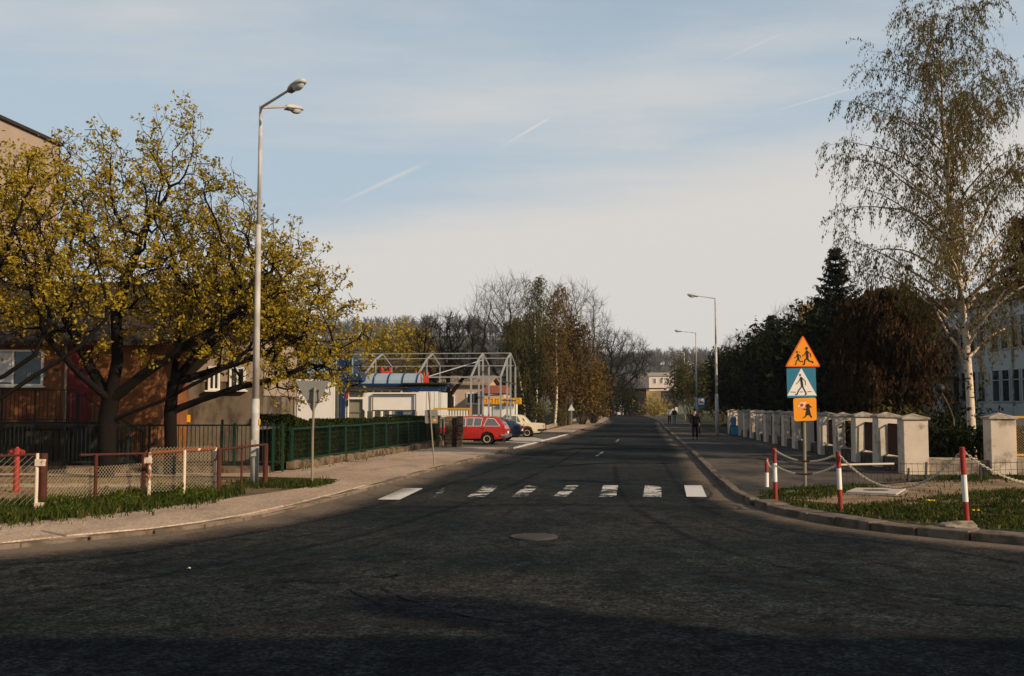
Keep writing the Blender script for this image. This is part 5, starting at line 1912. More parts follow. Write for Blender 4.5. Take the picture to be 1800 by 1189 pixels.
b.add([(p0.x + 1.5, -.2, ze_), (p1.x + 1.7, -.2, ze_), (p1.x + 1.7, 1.9, zr_), (p0.x + 1.5, 1.9, zr_), (p0.x + 1.5, 4.2, ze_), (p1.x + 1.7, 4.2, ze_)], [(0, 1, 2, 3), (3, 2, 5, 4), (0, 3, 4), (1, 5, 2), (0, 4, 5, 1)])
b.build('roof', M_brickroof, ra)

# dark fence on the far pavement
ff0, ff1 = Vector((2.75, 86)), Vector((8.6, 138))
fa = math.atan2((ff1 - ff0).y, (ff1 - ff0).x)
fl = (ff1 - ff0).length
df = thing('panel_fence', 'long black-green fence on a low wall beyond the cream car', 'fence', (*ff0, 0.08), fa)
MB().box((fl / 2, 0, .16), (fl, .3, .32)).build('plinth', M_plinth, df)
pp = MB().bar((0, 0, .3), (0, 0, 1.22), .07).build('post', M_dkgreen, df)
fp = MB()
for i in range(16):
    fp.bar((.1 + i * .155, 0, .36), (.1 + i * .155, 0, 1.15), .075, .02)
fp.bar((0, .02, 1.15), (2.6, .02, 1.15), .05).bar((0, .02, .4), (2.6, .02, .4), .05)
fpo = fp.build('slat_panel', M_dkgreen, df)
struct(fpo, 'stuff')
for i in range(1, int(fl / 2.6)):
    o = link('post', pp.data, df); o.location = (i * 2.6, 0, 0)
    o = link('slat_panel', fpo.data, df); o.location = (i * 2.6, 0, 0); o['kind'] = 'stuff'

# ------------------------------------------------------------------ pillar fence on the right
pf = thing('pillar_fence', 'cream plastered pillar fence with peaked caps running up the right pavement', 'fence', (*FENCE0, KH - .02), math.atan2(FDIR.y, FDIR.x))
PW, PH = .66, 1.53
pil = MB().box((0, 0, PH / 2), (PW, PW, PH)).build('pillar', M_pillar, pf, bevel=.012)
cp = MB()
s = PW / 2 + .05
cp.add([(-s, -s, 0), (s, -s, 0), (s, s, 0), (-s, s, 0), (-s, -s, .05), (s, -s, .05), (s, s, .05), (-s, s, .05), (0, 0, .17)],
       [(3, 2, 1, 0), (0, 1, 5, 4), (1, 2, 6, 5), (2, 3, 7, 6), (3, 0, 4, 7), (4, 5, 8), (5, 6, 8), (6, 7, 8), (7, 4, 8)])
cpo = cp.build('cap', M_cap, pil)
cpo.location = (0, 0, PH + .002)
SP = 2.88
NP = 16
panel_me = MB()
w0_, w1_ = PW / 2 + .03, SP - PW / 2 - .03
panel_me.bar((w0_, 0, .46), (w1_, 0, .46), .04).bar((w0_, 0, 1.36), (w1_, 0, 1.36), .04)
for k in range(17):
    panel_me.bar((w0_ + (w1_ - w0_) * k / 16, 0, .46), (w0_ + (w1_ - w0_) * k / 16, 0, 1.36), .05, .02)
pnl = panel_me.build('fence_panel', M_panelrust, pf)
pln = MB().box((SP / 2, 0, .19), (SP - PW - .01, .36, .38)).build('plinth', mat('shaded plinth concrete', (.10, .085, .068), .95, .3, 2.5, .5, 35, col2=(.04, .034, .028)), pf)  # copy of the plinth concrete, darkened for its side turned from the sun
for i in range(1, NP):
    o = copy_tree(pil, pf); o.location = (i * SP, 0, rngs.uniform(-.03, .03))
    o.rotation_euler = (rngs.uniform(-.022, .022), rngs.uniform(-.022, .022), rngs.uniform(-.05, .05))
    if i < NP - 1:
        o = link('fence_panel', pnl.data, pf); o.location = (i * SP, 0, 0)
        o = link('plinth', pln.data, pf); o.location = (i * SP, 0, rngs.uniform(-.02, .02))
# the fence turns the corner to the right: low wall, one more pillar, yellow framed mesh panel
pf2 = thing('pillar_fence', 'short stretch of pillar fence with yellow mesh panel turning right at the corner', 'fence', (*FENCE0, KH - .02), R(-7))
c7, s7 = math.cos(R(7)), math.sin(R(7))
x2 = 2.33
o = copy_tree(pil, pf2); o.location = (x2, 0, 0.02)
MB().box(((PW / 2 + x2 - PW / 2) / 2 + .0, 0, .20), (x2 - PW - .02, .34, .40)).build('plinth', M_plinth, pf2)
MB().box(((x2 - PW) / 2 + PW / 2 - .25, .01, .43), (x2 - PW - .5, .38, .05)).build('coping', M_cap, pf2)
MB().box((x2 + 2.2, 0, .22), (3.6, .34, .44)).build('plinth', M_plinth, pf2)
MB().box((x2 + 2.2, .01, .47), (3.6, .38, .05)).build('coping', M_cap, pf2)
yp = MB().bar((x2 + .42, 0, .55), (x2 + 3.6, 0, .55), .06).bar((x2 + .42, 0, 1.60), (x2 + 3.6, 0, 1.60), .06).bar((x2 + .42, 0, .55), (x2 + .42, 0, 1.6), .05).bar((x2 + 2.0, 0, .55), (x2 + 2.0, 0, 1.6), .05)
ypo = yp.build('panel_frame', M_yframe, pf2)


def chainlink(w, h, cell, r, m, parent, name='wire_mesh', x0=0., z0=0., y=0., skew=0.0, only=None):
    """diagonal woven wire between x0..x0+w"""
    b = MB()
    for sgn in (1, -1):
        if only and sgn != only:
            continue
        t = -h
        while t < w:
            xa, xb = (t, t + h)
            za, zb_ = (0, h) if sgn > 0 else (h, 0)
            ta = max(0.0, (0 - xa) / (xb - xa))
            tb = min(1.0, (w - xa) / (xb - xa))
            if tb > ta:
                b.tube([(x0 + xa + (xb - xa) * ta, y + .003 * sgn, z0 + za + (zb_ - za) * ta + skew * (xa + (xb - xa) * ta)), (x0 + xa + (xb - xa) * tb, y + .003 * sgn, z0 + za + (zb_ - za) * tb + skew * (xa + (xb - xa) * tb))], r, 3, cap=False)
            t += cell
    return b.build(name, m, parent)


chainlink(3.1, 1.0, .075, .004, M_wire, ypo, x0=x2 + .45, z0=.58)

# dark hedge inside the corner
ch_ = thing('hedge', 'black-green hedge filling the gap beside the birch behind the corner fence', 'hedge', (14.2, 31.4, .1), R(-7))
rg = np.random.default_rng(33)
n = 9000
leaf_mesh('foliage', np.stack([rg.uniform(-1.9, 4.5, n), rg.normal(0, .3, n), rg.uniform(0, 1, n) ** .7 * (1.15 + .15 * np.sin(rg.uniform(0, 9, n)))], 1), .07, rg, M_darkleaf, ch_, 1.3)
# blue metal gate leaf standing open at the pavement
gq = G(1301, 766, KH)
bg_ = thing('metal_gate', 'blue metal gate leaf standing open at the far pillars', 'gate', gq.to_tuple(), R(-12))
s_ = gq.y / 1800
gw, gh = 34 * s_, 44 * s_
fr = MB().bar((-gw / 2, 0, .05), (-gw / 2, 0, gh), .06).bar((gw / 2, 0, .05), (gw / 2, 0, gh), .05).bar((-gw / 2, 0, gh), (gw / 2, 0, gh), .05).bar((-gw / 2, 0, .05), (gw / 2, 0, .05), .05).bar((-gw / 2, 0, gh * .38), (gw / 2, 0, gh * .38), .05).bar((-gw / 2, .02, gh * .38), (gw / 2, .02, gh), .03).bar((-gw / 2, .02, gh), (gw / 2, .02, gh * .38), .03)
fr.build('frame', M_bumper, bg_)
MB().box((0, -.01, gh * .2), (gw - .06, .02, gh * .34)).build('lower_panel', M_bluegate, bg_)
MB().box((-gw * .32, -.012, gh * .56), (gw * .28, .02, gh * .33)).build('upper_panel', M_bluegate, bg_)

# ------------------------------------------------------------------ school-like building on the right and the chimney house behind
wb = thing('school_building', 'long two-storey white building in shade behind the birch', 'building', (29.9, 70.5, 0.05), R(0.6))
bl_, bhh = 26.0, 8.3
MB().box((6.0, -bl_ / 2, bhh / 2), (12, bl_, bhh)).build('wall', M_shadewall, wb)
MB().box((6.0, -bl_ / 2, bhh + .12), (12.7, bl_ + .6, .24)).build('eaves', M_cap, wb)
rf = MB()
rf.add([(-.4, .3, bhh + .24), (-.4, -bl_ - .3, bhh + .24), (12.4, -bl_ - .3, bhh + .24), (12.4, .3, bhh + .24), (6, -2.5, bhh + 3.0), (6, -bl_ + 2.5, bhh + 3.0)], [(0, 1, 5, 4), (1, 2, 5), (2, 3, 4, 5), (3, 0, 4), (3, 2, 1, 0)])
rf.build('roof', M_roofdk, wb)
wwin = MB().box((0, 0, 0), (.10, .92, 2.0))
wfm = MB()
for (yy, zz, sy, sz) in ((-.46, 0, .07, 2.0), (.46, 0, .07, 2.0), (0, .97, .85, .07), (0, -.97, .85, .07), (0, .35, .85, .05)):
    wfm.box((-.02, yy, zz), (.08, sy, sz))
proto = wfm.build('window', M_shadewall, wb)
pane = MB().box((-.008, 0, 0), (.016, .86, 1.9)).build('pane', M_win, proto)
proto.location = (-.02, -1.6, 3.2)
ys = []
y = -1.6
k = 0
while y > -bl_ + 1:
    y -= 1.22 if (k % 4) != 3 else 1.9
    k += 1
    ys.append(y)
first = True
for zz in (3.2, 6.4):
    for y in [-1.6] + ys:
        if zz == 3.2 and y == -1.6:
            continue
        o = copy_tree(proto, wb); o.location = (-.02, y, zz)
for y in (-4.9 - .3, -9.3, -14):
    MB().box((-.07, y, 4.2), (.10, .10, 8.2)).build('downpipe', M_cap, wb)
MB().box((-.06, -bl_ / 2, 1.0), (.12, bl_ - .1, 1.9)).build('base_course', M_shadewall, wb)

# entrance wing set a little forward at the building's left end, with the pale door
ew = thing('entrance_wing', 'dim entrance wing with pale door left of the birch trunk', 'building', (27.4, 68.0, 0.05))
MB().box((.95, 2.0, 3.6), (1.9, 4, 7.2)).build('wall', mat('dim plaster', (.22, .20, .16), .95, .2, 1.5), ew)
q = P(1648, 690, 68)
MB().box((q.x - 27.4 - .1, -.03, 1.9), (1.0, .06, 3.1)).build('door', M_shadewall, ew)
window_part(ew, .5, -.04, 5.3, .9, 1.6, bars=1)
MB().box((.95, -.35, 4.0), (1.8, .7, .16)).build('canopy', M_cap, ew)

cb = thing('house', 'large brown-roofed house with chimney behind the spruce and weeping trees', 'house', (30, 84, 0.05))
x0_, x1_ = P(1480, 600, 84).x - 30, P(1730, 600, 84).x - 30
house_shell(x0_, x1_, 0, 11, 0, 7.4, 11.2).build('wall', mat('brown plaster', (.16, .11, .08), .95, .2, 1), cb)
gable_roof(x0_, x1_, 0, 11, 7.4, 11.2, .4).build('roof', mat('brown roof tiles', (.045, .026, .020), .9, .25, 2, .5, 12), cb)
for i in range(4):
    window_part(cb, x0_ + 2 + i * 3.2, -.04, 3.8, 1.1, 1.6, bars=1)
p0, p1 = P(1408, 572, 94), P(1432, 538, 94)
ch = MB().box(((p0.x + p1.x) / 2 - 30, 10.4, p1.z / 2), (p1.x - p0.x, .9, p1.z)).build('chimney', M_tan, cb)
MB().box(((p0.x + p1.x) / 2 - 30, 10.4, p1.z + .05), (p1.x - p0.x + .16, 1.06, .14)).build('chimney_cap', M_cap, ch)
MB().tube([((p0.x + p1.x) / 2 - 30 + .2, 10.4, p1.z), ((p0.x + p1.x) / 2 - 30 + .2, 10.4, p1.z + .4)], .12, 8).build('chimney_pot', M_brickroof, ch)

# leaning bent pole with a round dark head, in the garden behind the corner
q0, q1, q2 = P(1676, 736, 35), P(1667, 712, 35), P(1652, 685, 35)
lp = thing('mushroom_post', 'bent pale pole with dark round cap leaning behind the fence gap', 'garden post', (q0.x, 35, 0.1))
MB().tube([(0.05, 0, 0), (0, 0, q0.z - .1), (q1.x - q0.x, 0, q1.z - .1), (q2.x - q0.x, 0, q2.z - .1)], [.03, .03, .028, .025], 8).build('pole', M_stone, lp)
hd_ = MB().lathe([(.0, -.16), (.12, -.12), (.17, -.02), (.16, .04), (.10, .10), (.0, .12)], (0, 0, 0), 12).build('cap', M_bumper, lp, smooth=True)
hd_.location = (q2.x - q0.x, 0, q2.z - .05); hd_.rotation_euler = (.4, -.35, 0)
# pale playground frame behind the fence
for i, (px, lab) in enumerate(((1440, 'pale climbing frame seen left of the girl sign behind the fence'), (1512, 'pale climbing frame right of the orange girl sign behind the fence'))):
    q = P(px, 720, 52)
    cf = thing('climbing_frame', lab, 'climbing frame', (q.x, 52, .1), group='climbing frames behind the fence')
    for sx in (-.8, 0, .8):
        MB().tube([(sx, 0, 0), (sx, 0, 2.3)], .03, 6).build('upright', M_shadewall, cf)
    for zz in (1.2, 1.75, 2.3):
        MB().tube([(-.8, 0, zz), (.8, 0, zz)], .025, 6).build('bar', M_shadewall, cf)

# ------------------------------------------------------------------ far end: wall of concrete panels, shed, houses
cw = thing('concrete_fence', 'low fence of pale concrete panels where the street bends', 'fence', (15.5, 222, 0))
wn = 15
pa_, pb_ = P(1058, 728, 222).x - 15.5, P(1126, 728, 222).x - 15.5
for i in range(wn):
    w = (pb_ - pa_) / wn
    if i == 6:
        continue
    MB().box((pa_ + w * (i + .5), (i % 2) * .12 - (i / wn) ** 2 * 6, .85 + (.5 if i < 3 else 0)), (w - .06, .14, 1.7 + (1.0 if i < 3 else 0))).build('panel', M_house if i % 2 else M_slab, cw)
sh = thing('shed', 'brown shed with tan lit side wall below the far white house', 'shed', (27, 214, 0))
MB().box((-1.0, 3, 2.8), (4.2, 5, 5.6)).build('wall', mat('shed boards', (.03, .022, .018), .95, .2, 2), sh)
MB().box((2.6, 2.9, 2.6), (3.0, 4.8, 5.2)).build('side_wall', M_tan, sh)
MB().box((1.0, 2.9, 5.72), (8, 6, .2)).build('roof', M_roofdk, sh)
MB().box((2.7, .48, 3.4), (1.2, .06, 1.1)).build('window', M_slab, sh)
hw_ = thing('house', 'pale two-storey house far up the street with a flat dark lower roof', 'house', (0, 290, 0))
p0, p1 = P(1141, 694, 290), P(1178, 661, 290)
house_shell(p0.x, p1.x + 2, 0, 9, 0, p1.z, p1.z + .8).build('wall', M_house, hw_)
gable_roof(p0.x, p1.x + 2, 0, 9, p1.z, p1.z + .9, .3).build('roof', mat('grey roof', (.28, .24, .2), .9, .1), hw_)
for i in range(3):
    window_part(hw_, p0.x + 1.6 + i * 1.9, -.05, P(1150, 670, 290).z, .8, 1.5, bars=1, sill=False)
MB().box(((p0.x + p1.x) / 2 + 1.5, -2.6, P(1150, 686, 287).z - 2.5), (p1.x - p0.x - .2, 5, 4.6)).build('lower_wing', M_roofdk, hw_)
for i, (px, py, w, h, lab) in enumerate(((1072, 722, 5.5, 3.2, 'small white house left of the big bare tree at the bend'), (1096, 722, 6.5, 4.2, 'small red-roofed house right of the big bare tree at the bend'), (1124, 722, 5.5, 4.4, 'small tan house left of the brown shed'))):
    q = P(px, py, 236)
    o = thing('house', lab, 'house', (q.x, 236 + i * 3, 0), group='small houses behind the bend')
    house_shell(-w / 2, w / 2, 0, 6, 0, h, h + 1.6).build('wall', (M_house, M_house, M_tan)[i], o)
    gable_roof(-w / 2, w / 2, 0, 6, h, h + 1.7, .3).build('roof', M_brickroof, o)
    window_part(o, -.9, -.05, h * .55, .9, 1.1, bars=0)
    window_part(o, .9, -.05, h * .55, .9, 1.1, bars=0)

# ------------------------------------------------------------------ cars
def dense(poly, closed=True):
    return poly


def extruded_body(poly, wfun, name, m, parent, bev=.045, smooth=True):
    """side outline (x,z) swept across the car; width depends on height"""
    n = len(poly)
    bm = bmesh.new()
    L_, R_ = [], []
    for x, z in poly:
        w = wfun(x, z)
        L_.append(bm.verts.new((x, -w, z)))
        R_.append(bm.verts.new((x, w, z)))
    fl = bm.faces.new(L_)
    fr_ = bm.faces.new(list(reversed(R_)))
    for i in range(n):
        j = (i + 1) % n
        bm.faces.new((L_[j], L_[i], R_[i], R_[j]))
    bmesh.ops.recalc_face_normals(bm, faces=bm.faces)
    rim = [e for e in bm.edges if (fl in e.link_faces) or (fr_ in e.link_faces)]
    bmesh.ops.bevel(bm, geom=rim, offset=bev, segments=3, affect='EDGES', profile=.6)
    me = bpy.data.meshes.new(name)
    bm.to_mesh(me); bm.free()
    me.materials.append(m)
    o = link(name, me, parent)
    return o


def arch(cx, r, zb, n=10):
    """points of a wheel arch from rear to front, going over the top"""
    out = []
    for k in range(n + 1):
        a = math.pi * k / n
        out.append((cx + r * math.cos(a), zb + max(0, r * math.sin(a))))
    return out


def side_panel(poly, wfun, off, th, name, m, parent, sides=(-1, 1)):
    b = MB()
    for s in sides:
        n = len(poly)
        vo = [(x, s * (wfun(x, z) + off), z) for x, z in poly]
        vi = [(x, s * (wfun(x, z) + off - th), z) for x, z in poly]
        b.add(vo + vi, [tuple(range(n)), tuple(range(2 * n - 1, n - 1, -1))] + [(i, i + n, (i + 1) % n + n, (i + 1) % n) for i in range(n)])
    return b.build(name, m, parent)


def wheel(parent, x, y, r, s):
    w = MB().lathe([(r * .62, -.08), (r * .95, -.085), (r, -.05), (r, .05), (r * .95, .085), (r * .62, .08)], (0, 0, 0), 22, 'Y').build('tyre', M_tyre, parent, smooth=False)
    w.name = 'wheel'
    w.location = (x, y, r)
    rim = MB().lathe([(r * .60, s * .055), (r * .62, s * .087), (r * .52, s * .09), (r * .40, s * .06), (r * .22, s * .075), (0.001, s * .08)], (0, 0, 0), 18, 'Y').build('rim', M_rim, w)
    hub = MB().lathe([(.055, s * .07), (.05, s * .098), (.001, s * .10)], (0, 0, 0), 10, 'Y').build('hub_cap', M_bumper, w)
    return w


def car(label, loc, rz, paint, kind, group='cars parked beyond the stone gate posts'):
    """x runs backwards to forwards: rear at x=0, nose at +x"""
    c = thing('parked_car', label, 'car', loc, rz, group)
    W = .80
    wr = .29
    rw, fw_ = .98, 3.48
    zs = .24
    wb_ = lambda x, z: W - max(0, .45 - z) * .12 - max(0, z - .62) * .10
    wg = lambda x, z: W - .03 - max(0, z - .88) * .30
    ra, fa_ = arch(rw, .35, .30), arch(fw_, .35, .30)
    if kind == 'estate':
        low = [(.06, .34), (.30, zs + .05)] + [(rw - .36, zs + .02)] + list(reversed(ra)) + [(fw_ - .36, zs)] + list(reversed(fa_)) + [(4.1, .30), (4.18, .45), (4.18, .74), (4.05, .82), (2.95, .90), (.10, .92), (.02, .80)]
        top = [(.08, .91), (.20, 1.12), (.46, 1.375), (.8, 1.425), (2.2, 1.43), (2.5, 1.37), (3.05, .89)]
        wins = [[(.34, .95), (.62, 1.30), (.98, 1.33), (1.14, .95)], [(1.30, .95), (1.24, 1.33), (1.62, 1.345), (1.68, .95)], [(1.72, .95), (1.68, 1.345), (2.02, 1.34), (2.0, .95)], [(2.1, .95), (2.1, 1.34), (2.42, 1.32), (2.84, .95)]]
        rear = [(.115, .97), (.215, 1.10), (.43, 1.33)]
    elif kind == 'hatch':
        low = [(.04, .36), (.25, zs + .05)] + [(rw - .36, zs + .02)] + list(reversed(ra)) + [(fw_ - .36, zs)] + list(reversed(fa_)) + [(4.0, .30), (4.08, .5), (4.05, .70), (2.95, .86), (.45, .90), (.02, .84)]
        top = [(.12, .88), (.55, 1.05), (1.25, 1.34), (1.6, 1.37), (2.3, 1.36), (2.55, 1.30), (3.1, .86)]
        wins = [[(.75, .95), (1.30, 1.26), (1.55, 1.29), (1.55, .93)], [(1.65, .93), (1.65, 1.29), (2.4, 1.27), (2.85, .93)]]
        rear = [(.36, .99), (.58, 1.085), (1.15, 1.31)]
    else:
        low = [(.02, .40), (.22, zs + .05)] + [(rw - .36, zs + .02)] + list(reversed(ra)) + [(fw_ - .36, zs)] + list(reversed(fa_)) + [(4.12, .30), (4.2, .45), (4.18, .76), (4.0, .84), (3.0, .90), (1.0, .93), (.12, .88), (.0, .84), (-.02, .62)]
        top = [(.88, .91), (1.06, 1.10), (1.30, 1.35), (1.5, 1.405), (2.35, 1.41), (2.62, 1.36), (3.1, .89)]
        wins = [[(1.43, .96), (1.43, 1.31), (1.56, 1.33), (1.68, .96)][0:0] or [(1.40, .96), (1.58, 1.30), (1.62, 1.32), (1.62, .96)], [(1.66, .96), (1.66, 1.33), (2.02, 1.335), (2.02, .96)], [(2.14, .96), (2.14, 1.335), (2.5, 1.32), (2.86, .96)]]
        rear = [(1.0, .98), (1.09, 1.08), (1.29, 1.31)]
    body = extruded_body(low, wb_, 'body', paint, c)
    extruded_body(top, wg, 'roof', paint, c, .04)
    fr_m = M_chrome if kind == 'estate' else (M_bumper if kind == 'hatch' else paint)
    for wpoly in wins:
        cx = sum(p[0] for p in wpoly) / len(wpoly); cz = sum(p[1] for p in wpoly) / len(wpoly)
        fo = side_panel([(cx + (x - cx) * 1.09 , cz + (z - cz) * 1.10) for x, z in wpoly], wg, .006, .012, 'window_frame', M_white if kind == 'estate' else fr_m, c)
        side_panel(wpoly, wg, .010, .012, 'side_window', M_carglass, fo)
    # rear window
    b = MB()
    n = len(rear)
    vs = []
    for x, z in rear:
        nx = -.012
        vs += [(x + nx - .004, -(wg(x, z) - .12), z + .01), (x + nx - .004, (wg(x, z) - .12), z + .01)]
    for x, z in rear:
        vs += [(x + .02, -(wg(x, z) - .12), z - .02), (x + .02, (wg(x, z) - .12), z - .02)]
    fs = []
    for i in range(n - 1):
        fs.append((2 * i, 2 * i + 1, 2 * i + 3, 2 * i + 2))
    b.add(vs, fs)
    b.build('rear_window', M_carglass, c)
    # windscreen
    ws = [(top[-1][0] - .06, top[-1][1] + .07), (top[-2][0] + .07, top[-2][1] - .05)]
    vs = []
    for x, z in ws:
        vs += [(x + .028, -(wg(x, z) - .1), z + .012), (x + .028, wg(x, z) - .1, z + .012)]
    MB().add(vs, [(0, 1, 3, 2)]).build('windscreen', M_carglass, c)
    bm_ = M_chrome if kind == 'estate' else M_bumper
    bp_ = MB().box((-.05, 0, .47), (.10, 1.58, .13)).box((.12, -.80, .47), (.34, .05, .12)).box((.12, .80, .47), (.34, .05, .12)).build('rear_bumper', bm_, c, bevel=.02)
    MB().box((4.2, 0, .44), (.10, 1.58, .13)).build('front_bumper', bm_, c, bevel=.02)
    for s in (-1, 1):
        MB().box((.03 if kind != 'sedan' else .0, s * .68, .70), (.07, .20, .16)).build('tail_lamp', M_tail if kind != 'hatch' else M_tail, c, bevel=.012)
        MB().lathe([(.085, 0), (.09, .03), (.0, .045)], (4.16, s * .58, .62), 12, 'X').build('headlight', M_lampglass, c)
        wheel(c, rw, s * .70, wr, s)
        wheel(c, fw_, s * .70, wr, s)
        for hx in ((1.22, 2.12) if kind == 'estate' else (1.75, 2.25)):
            MB().box((hx, s * (wb_(hx, .84) + .012), .83), (.15, .022, .03)).build('door_handle', M_chrome, c)
        for lx in ((1.18, 2.06, 2.95) if kind != 'hatch' else (1.6, 2.95)):
            MB().box((lx, s * (wb_(lx, .6) - .001), .60), (.012, .006, .56)).build('door_gap', M_black, c)
        MB().box((2.2, s * (wb_(2, .58) + .004), .56), (3.1 - 1.1, .012, .018)).build('side_trim', M_chrome if kind == 'estate' else M_bumper, c)
    MB().box((.0, 0, .62), (.02, .50, .11)).build('number_plate', M_swhite, c)
    MB().box((2.0, 0, .27), (3.6, 1.2, .12)).build('underside', M_bumper, c)
    if kind == 'sedan':
        r_o, r_i = .43, .345
        pts = arch(rw, r_o, .30, 12)
        pin = arch(rw, r_i, .30, 12)
        vs, fs = [], []
        for s in (-1, 1):
            o = len(vs)
            for (x, z) in pts + pin:
                vs.append((x, s * (wb_(x, z) + .005), z))
            for k in range(12):
                fs.append((o + k, o + k + 1, o + 13 + k + 1, o + 13 + k))
        MB().add(vs, fs).build('rusty_arch', M_rustarch, c)
        side_panel([(1.10, 1.02), (1.22, 1.2), (1.29, 1.2), (1.20, 1.02)], wg, .008, .01, 'pillar_vent', M_rustarch, c)
    return c


# local +x is the nose; the noses point away from the street, to the left
NOSE = KA + math.pi
rp = G(889, 782.5, .06)
car('red estate car with chrome-framed windows, parked beside the stone gate posts', (rp.x + .12, rp.y + .85, .06), NOSE, M_carred, 'estate')
rp = G(917, 776.5, .06)
car('dark blue hatchback almost hidden between the red and cream cars', (rp.x + .05, rp.y + .85, .06), NOSE, M_carblue, 'hatch')
rp = G(954, 769.5, .06)
car('cream saloon car with rusty wheel arch, farthest of the three', (rp.x + .10, rp.y + .85, .06), NOSE, M_carcream, 'sedan')
# a fourth car glimpsed behind them through the steel columns
rp = P(853, 745, 69)
car('pale car glimpsed through the steel columns behind the red car', (rp.x + 1.2, 70, .06), NOSE + .35, M_bluelt, 'hatch')

# ------------------------------------------------------------------ street lamps
def lamp_head(parent, p, yaw, tilt, s=1.0):
    hd = MB()
    prof = [(-.02, .05, .05), (.06, .09, .085), (.22, .135, .10), (.42, .15, .10), (.56, .115, .085), (.62, .05, .05)]
    n = 12
    vs, fs = [], []
    for (x, w, h) in prof:
        for k in range(n):
            a = 2 * math.pi * k / n
            zz = math.sin(a) * h
            vs.append((x * s, math.cos(a) * w * s, (zz if zz > 0 else zz * .45) * s))
    for i in range(len(prof) - 1):
        for k in range(n):
            a_, b_ = i * n + k, i * n + (k + 1) % n
            fs.append((a_, b_, b_ + n, a_ + n))
    fs.append(tuple(range(n - 1, -1, -1))); fs.append(tuple((len(prof) - 1) * n + k for k in range(n)))
    o = hd.add(vs, fs).build('lamp_head', M_lampgrey, parent, smooth=True)
    bw = MB()
    vs, fs = [], []
    for j, (rr, zz) in enumerate(((1.0, -.03), (.85, -.09), (.5, -.125), (.02, -.135))):
        for k in range(n):
            a = 2 * math.pi * k / n
            vs.append(((.36 + math.cos(a) * .20 * rr) * s, math.sin(a) * .115 * rr * s, zz * s))
    for i in range(3):
        for k in range(n):
            a_, b_ = i * n + k, i * n + (k + 1) % n
            fs.append((a_, a_ + n, b_ + n, b_))
    bw.add(vs, fs).build('bowl', M_lampglass, o, smooth=True)
    MB().box((.1 * s, 0, -.055 * s), (.22 * s, .16 * s, .03 * s)).build('gear_cover', M_lampdark, o)
    o.location = p
    o.rotation_euler = (0, -tilt, yaw)
    return o


bp_ = G(447, 851, .1)
l1 = thing('street_lamp', 'tall pale street lamp with two arms on the left corner', 'street lamp', (bp_.x, bp_.y, .08), group='street lamps')
tp = P(452, 186, bp_.y)
Ht = tp.z - .08
MB().tube([(0, 0, 0), (0, 0, 2.1)], [.102, .098], 14).build('lower_pole', M_pole, l1, smooth=True)
MB().tube([(0, 0, 2.1), (0, 0, Ht * .68)], [.086, .064], 14).build('middle_pole', M_pole, l1, smooth=True)
MB().tube([(0, 0, Ht * .68), (.01, 0, Ht)], [.052, .044], 12).build('upper_pole', M_pole, l1, smooth=True)
MB().box((0, -.118, .9), (.12, .03, .4)).build('service_door', M_pole, l1)
q = P(487.0, 735, bp_.y)
MB().box((.11, -.02, P(450, 742, bp_.y).z - .08), (.02, .08, .14)).build('yellow_tag', M_ysign, l1)
top = Vector((.01, 0, Ht))
d1 = Vector((0.90, -.80, .16)); d2 = Vector((.47, .85, .22))
MB().tube([top + Vector((0, 0, -.05)), top + d1], [.036, .03], 8).build('arm', M_pole, l1)
MB().tube([top + Vector((0, 0, -.05)), top + d2], [.036, .03], 8).build('arm', M_pole, l1)
lamp_head(l1, top + d1 * .97, math.atan2(d1.y, d1.x), .16, 1.0)
lamp_head(l1, top + d2 * .97, math.atan2(d2.y, d2.x), .12, 1.0)


def single_lamp(px, py, top_y, label, arm_px):
    # the pole's lower end is where its height puts it: same lamp type all along the street
    b = G(px, py, KH)
    l = thing('street_lamp', label, 'street lamp', (b.x, b.y, .1), group='street lamps')
    Hh = P(px, top_y, b.y).z - .1
    MB().tube([(0, 0, 0), (0, 0, Hh * .3)], [.12, .105], 12).build('lower_pole', M_pole, l, smooth=True)
    MB().tube([(0, 0, Hh * .3), (0, 0, Hh * .66)], [.088, .075], 12).build('middle_pole', M_pole, l, smooth=True)
    MB().tube([(0, 0, Hh * .66), (0, 0, Hh)], [.06, .05], 12).build('upper_pole', M_pole, l, smooth=True)
    e = Vector((-arm_px * b.y / 1800, 0, .18))
    t_ = Vector((0, 0, Hh - .04))
    MB().tube([t_, t_ + e], [.036, .03], 8).build('arm', M_pole, l)
    lamp_head(l, t_ + e * .97, math.pi, .10, 1.1)
    return l


single_lamp(1260.5, 765.5, 524, 'nearest single-arm street lamp on the right pavement', 32)
l3 = single_lamp(1225, 748, 585, 'middle single-arm street lamp beside the blue bus stop sign', 26)
l4 = single_lamp(1204, 738.5, 620, 'farthest street lamp small against the trees', 22)

# ------------------------------------------------------------------ signs
def rounded(poly, r, n=4):
    out = []
    m_ = len(poly)
    for i in range(m_):
        p, a, b = Vector(poly[i]), Vector(poly[i - 1]), Vector(poly[(i + 1) % m_])
        u, v = (a - p).normalized(), (b - p).normalized()
        s0, s1 = p + u * r, p + v * r
        for k in range(n + 1):
            t = k / n
            out.append(tuple((s0 * (1 - t) + p * t) * (1 - t) + (p * (1 - t) + s1 * t) * t))
    return out


sp = G(1416.5, 858, KH - .02)
sg = thing('sign_post', 'grey post with three stacked signs on the right corner', 'road sign', (sp.x, sp.y, KH - .03))
SCL = sp.y / 1800.0


def S(cx, cy):
    px, py = cx / 7.2 + 1370, cy / 7.2 + 580
    q = P(px, py, sp.y)
    return (q.x - sp.x, q.z - (KH - .03))


def SS(pts):
    return [S(*p) for p in pts]


MB().tube([(0, .05, 0), (0, .05, S(295, 85)[1] - .05)], .038, 10).build('post', M_postgrey, sg)
k = 1 / 7.2 * SCL
